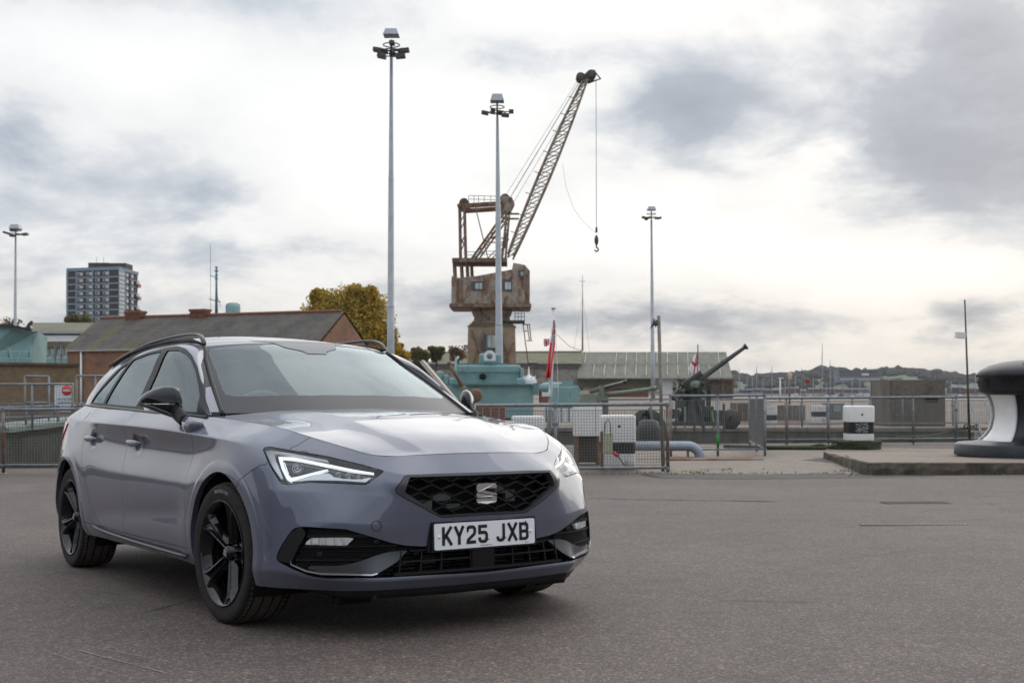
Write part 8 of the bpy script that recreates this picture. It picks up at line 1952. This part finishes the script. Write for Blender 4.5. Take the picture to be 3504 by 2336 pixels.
# marina masts and boats
def yacht(label, px, pyt, Y, dark=False, stays=True, hullw=10., lean=0., grp='sailing boats in the marina'):
    t = thing('sailing_boat', label, 'boat', (PX(px, Y), Y, -3.1), rad(rnd.uniform(-25, 25)), grp); k = Y/FP; H = at(px, pyt, Y).z+3.1
    hl_ = hullw*k; m = MB(); m.add([(-hl_/2, 0, .9), (0, -hl_*.15, .8), (hl_/2, -hl_*.12, .8), (hl_/2, hl_*.12, .8), (0, hl_*.15, .8), (-hl_*.4, 0, 0), (hl_*.45, -hl_*.08, 0), (hl_*.45, hl_*.08, 0)], [(0, 1, 2, 3, 4), (0, 5, 6, 2, 1), (0, 4, 3, 7, 5), (2, 6, 7, 3), (5, 7, 6)]); m.build('hull', MAT['white_gear' if not dark else 'ink_paint'], t)
    m = MB(); m.box((.1*hl_, 0, 1.05), (hl_*.4, hl_*.18, .5)); m.build('cabin', MAT['white_gear'], t)
    r_ = max(.05, 1.9*k/2); m = MB(); m.tube([(0, 0, .8), (lean*k, 0, H)], r_, 6, radii=[r_, r_*.6]); m.build('mast', MAT['mast_steel' if not dark else 'wood_old'], t)
    m = MB(); m.bar((-H*.06, 0, H*.66), (H*.06, 0, H*.66), r_*.9); m.build('spreader', MAT['mast_steel'], t)
    if stays: m = MB(); m.bar((lean*k, 0, H*.97), (-hl_*.5, 0, .9), r_*.5); m.build('forestay', MAT['lamp_dark'], t)
    return t
yl = [(1525 if 0 else 1738, 838, 300, 0, 'first mast left of the marina, just right of the corrugated shed'), (1773, 840, 260, 0, 'pale mast standing left of the lamp post over the small bollard'), (1812, 862, 340, 0, 'short mast between two taller ones near the grass slope'), (1842, 846, 300, 0, 'slim mast with a dark topmast left of the red flag'),
      (1889, 787, 190, 0, 'tallest mast in the marina with long slanting stay'), (1907, 826, 240, 0, 'pale mast right of the tallest mast'), (1850, 846, 230, 1, 'dark leaning mast by the small red flag'), (1529 if 0 else 1716, 858, 420, 0, 'short pale mast at the marina beside the shed end'), (1698, 846, 460, 0, 'thin mast touching the end of the corrugated roof'),
      (1957, 866, 420, 0, 'faint mast below the long hilltop block'), (2240, 860, 300, 0, 'thin mast left of the capstan head'), (2250, 872, 420, 0, 'faint short mast at the capstan head')]
rq = random.Random(3)
for k, (nm_, px) in enumerate((('at the far left of the marina, low against the woods', 1728), ('between the shed end and the lamp column', 1752), ('just right of the lamp column', 1803), ('left of the old lamp post', 1827), ('right of the small red flag', 1868), ('between the two tallest masts', 1898), ('left of the long hilltop block', 1917), ('under the left end of the hilltop block', 1936), ('under the middle of the hilltop block', 1975), ('left edge of the concrete bunker', 1992), ('right edge of the concrete bunker', 2185), ('between the bunker and the camera pole', 2205))): yl.append((px, rq.uniform(862, 880), rq.uniform(300, 620), 0, 'short mast '+nm_))
for px, pyt, Y, dk_, lab_ in yl: yacht('sailing boat, '+lab_, px, pyt, Y, bool(dk_), lean=(-10 if dk_ else 0), hullw=16)
plain('flag_dull', (.30, .02, .02), .8)
o = drooped('flag', 'small red flag on the leaning mast in the marina', 'flag', at(1850, 872, 228), .8, 1.0, 1., 'flag_dull', spread=lambda s: 1.); 
t = thing('lamp_post', 'old lamp post with a yellow lantern in front of the marina', 'lamp post', (PX(1814, 120), 120, -.8)); H_ = at(0, 872, 120).z+.8
m = MB(); m.tube([(0, 0, 0), (0, 0, H_)], .06, 8, radii=[.1, .05]); m.build('post', MAT['wood_old'], t); m = MB(); m.lathe([(.12, H_), (.26, H_+.55), (.1, H_+.75), (0, H_+.85)], 6); m.build('lantern', MAT['cream'], t)
for px_, Y_, lab_ in ((1792, 150, 'slim white lamp column in front of the grass slope'), (2026, 900, 'pale column seen above the bunker')):
    if Y_ < 500: t = thing('lamp_column', lab_, 'lamp post', (PX(px_, Y_), Y_, -.8)); m = MB(); H_ = at(0, 868, Y_).z+.8; m.tube([(0, 0, 0), (0, 0, H_)], .09, 8, radii=[.13, .07]); m.build('post', MAT['white_gear'], t); m = MB(); m.box((.1, 0, H_), (.6, .2, .1)); m.build('lamp', MAT['white_gear'], t)
for k in range(40):
    px = rq.uniform(1692, 2330); Y = rq.uniform(260, 800)
    if 2000 < px < 2172: continue
    kk = Y/FP; t = thing('moored_boat', 'tiny moored boat lying low among the masts of the crowded marina', 'boat', (PX(px, Y), Y, -3.2), rq.uniform(-.5, .5), 'small boats crowded in the marina'); L_ = rq.uniform(9, 17)*kk; hb = rq.uniform(2.2, 4.2)*kk
    m = MB(); m.add([(-L_/2, -L_*.12, hb), (L_*.35, -L_*.12, hb*1.1), (L_/2, 0, hb*1.2), (L_*.35, L_*.12, hb*1.1), (-L_/2, L_*.12, hb), (-L_*.45, 0, 0), (L_*.4, 0, 0)], [(0, 1, 2, 3, 4), (0, 5, 6, 1), (1, 6, 2), (2, 6, 3), (3, 6, 5, 4), (0, 4, 5)]); m.build('hull', MAT[rq.choice(['white_gear', 'white_gear', 'tower_blue', 'ink_paint'])], t)
    m = MB(); m.box((-L_*.05, 0, hb*1.35), (L_*.45, L_*.16, hb*.6)); m.build('cabin', MAT[rq.choice(['white_gear', 'far_grey', 'window_dark'])], t)
# low marina clutter: pontoon huts and quay gear beyond the dock
rn = random.Random(5)
for k, (x0, x1, y0, y1, Y, mt, lab_) in enumerate(((1690, 1740, 925, 990, 60, 'gun_rust', 'rusty skip standing beyond the dock near the mesh cage'), (1780, 1850, 930, 966, 62, 'galv_old', 'grey slatted container beyond the dock between small bollards'), (1905, 1940, 925, 962, 64, 'galv', 'grey cabin with a window beyond the dock, left of the scribbled bollard'), (1700, 1860, 969, 978, 58, 'brick_red', 'low stack of orange boards on the far quay'), (1250, 1320, 932, 985, 60, 'white_gear', 'white panels on the far quay below the turquoise turret'), (1085, 1160, 935, 990, 58, 'brick_red', 'red and white crates on the far quay, seen through the fence'))):
    t = thing('quay_store', lab_, 'store', (0, 0, 0)); o = wbox('body', x0, x1, y0, y1, Y, Y+1.6, mt, t, .03)
    for q in range(4): wbox('slat', x0+(x1-x0)*(q+.2)/4, x0+(x1-x0)*(q+.3)/4, y0+2, y1-2, Y-.08, Y, 'lamp_grey' if k != 4 else 'lamp_dark', t)
    if k == 2: wbox('window', x0+10, x1-8, y0+6, y0+20, Y-.1, Y, 'window_pale', t)
# ---- air
hz = MB(); hz.box((0, 1200, 20.5), (4900, 3100, 57))
b = NB('haze'); b.t.nodes.remove(b.p); v_ = b.n('ShaderNodeVolumePrincipled'); v_.inputs['Color'].default_value = (.85, .90, 1., 1); v_.inputs['Density'].default_value = .00011; v_.inputs['Anisotropy'].default_value = .2; b.l(v_.outputs[0], b.out.inputs['Volume'])
hzo = hz.build('haze', b.m); hzo['kind'] = 'stuff'; hzo['label'] = 'thin pale haze that fades the far bank'; hzo['category'] = 'haze'

# ---- unseen buildings added behind the camera, for the paint and glass to reflect
def store(label, c_, size, rz, zr, mat, n):
    t = thing('added_storehouse', label, 'building', (c_[0], c_[1], gz(0, -20)-.3), rz); L_, D_, H_ = size
    m = MB(); m.box((0, 0, H_/2), (L_, D_, H_)); m.build('wall', MAT[mat], t)
    m = MB(); m.prism([(-D_/2-.4, H_), (D_/2+.4, H_), (0, zr)], -L_/2-.3, L_/2+.3, plane='YZ'); m.build('roof', MAT['lamp_dark'], t)
    for k in range(n):
        for zz in (.3, .68):
            m = MB(); m.box((-L_/2+(k+.5)*L_/n, -D_/2-.02, H_*zz), (L_/n*.42, .12, H_*.2)); m.build('window', MAT['window_pale'], t)
store('long unseen building added behind the camera for the car doors to mirror', (-34, -14), (46, 12, 5.0), rad(236), 7.2, 'bunker_concrete', 9)
store('pale unseen building added behind the camera for the front bumper to mirror', (14, -42), (52, 14, 5.5), rad(176), 8.5, 'bunker_concrete', 10)
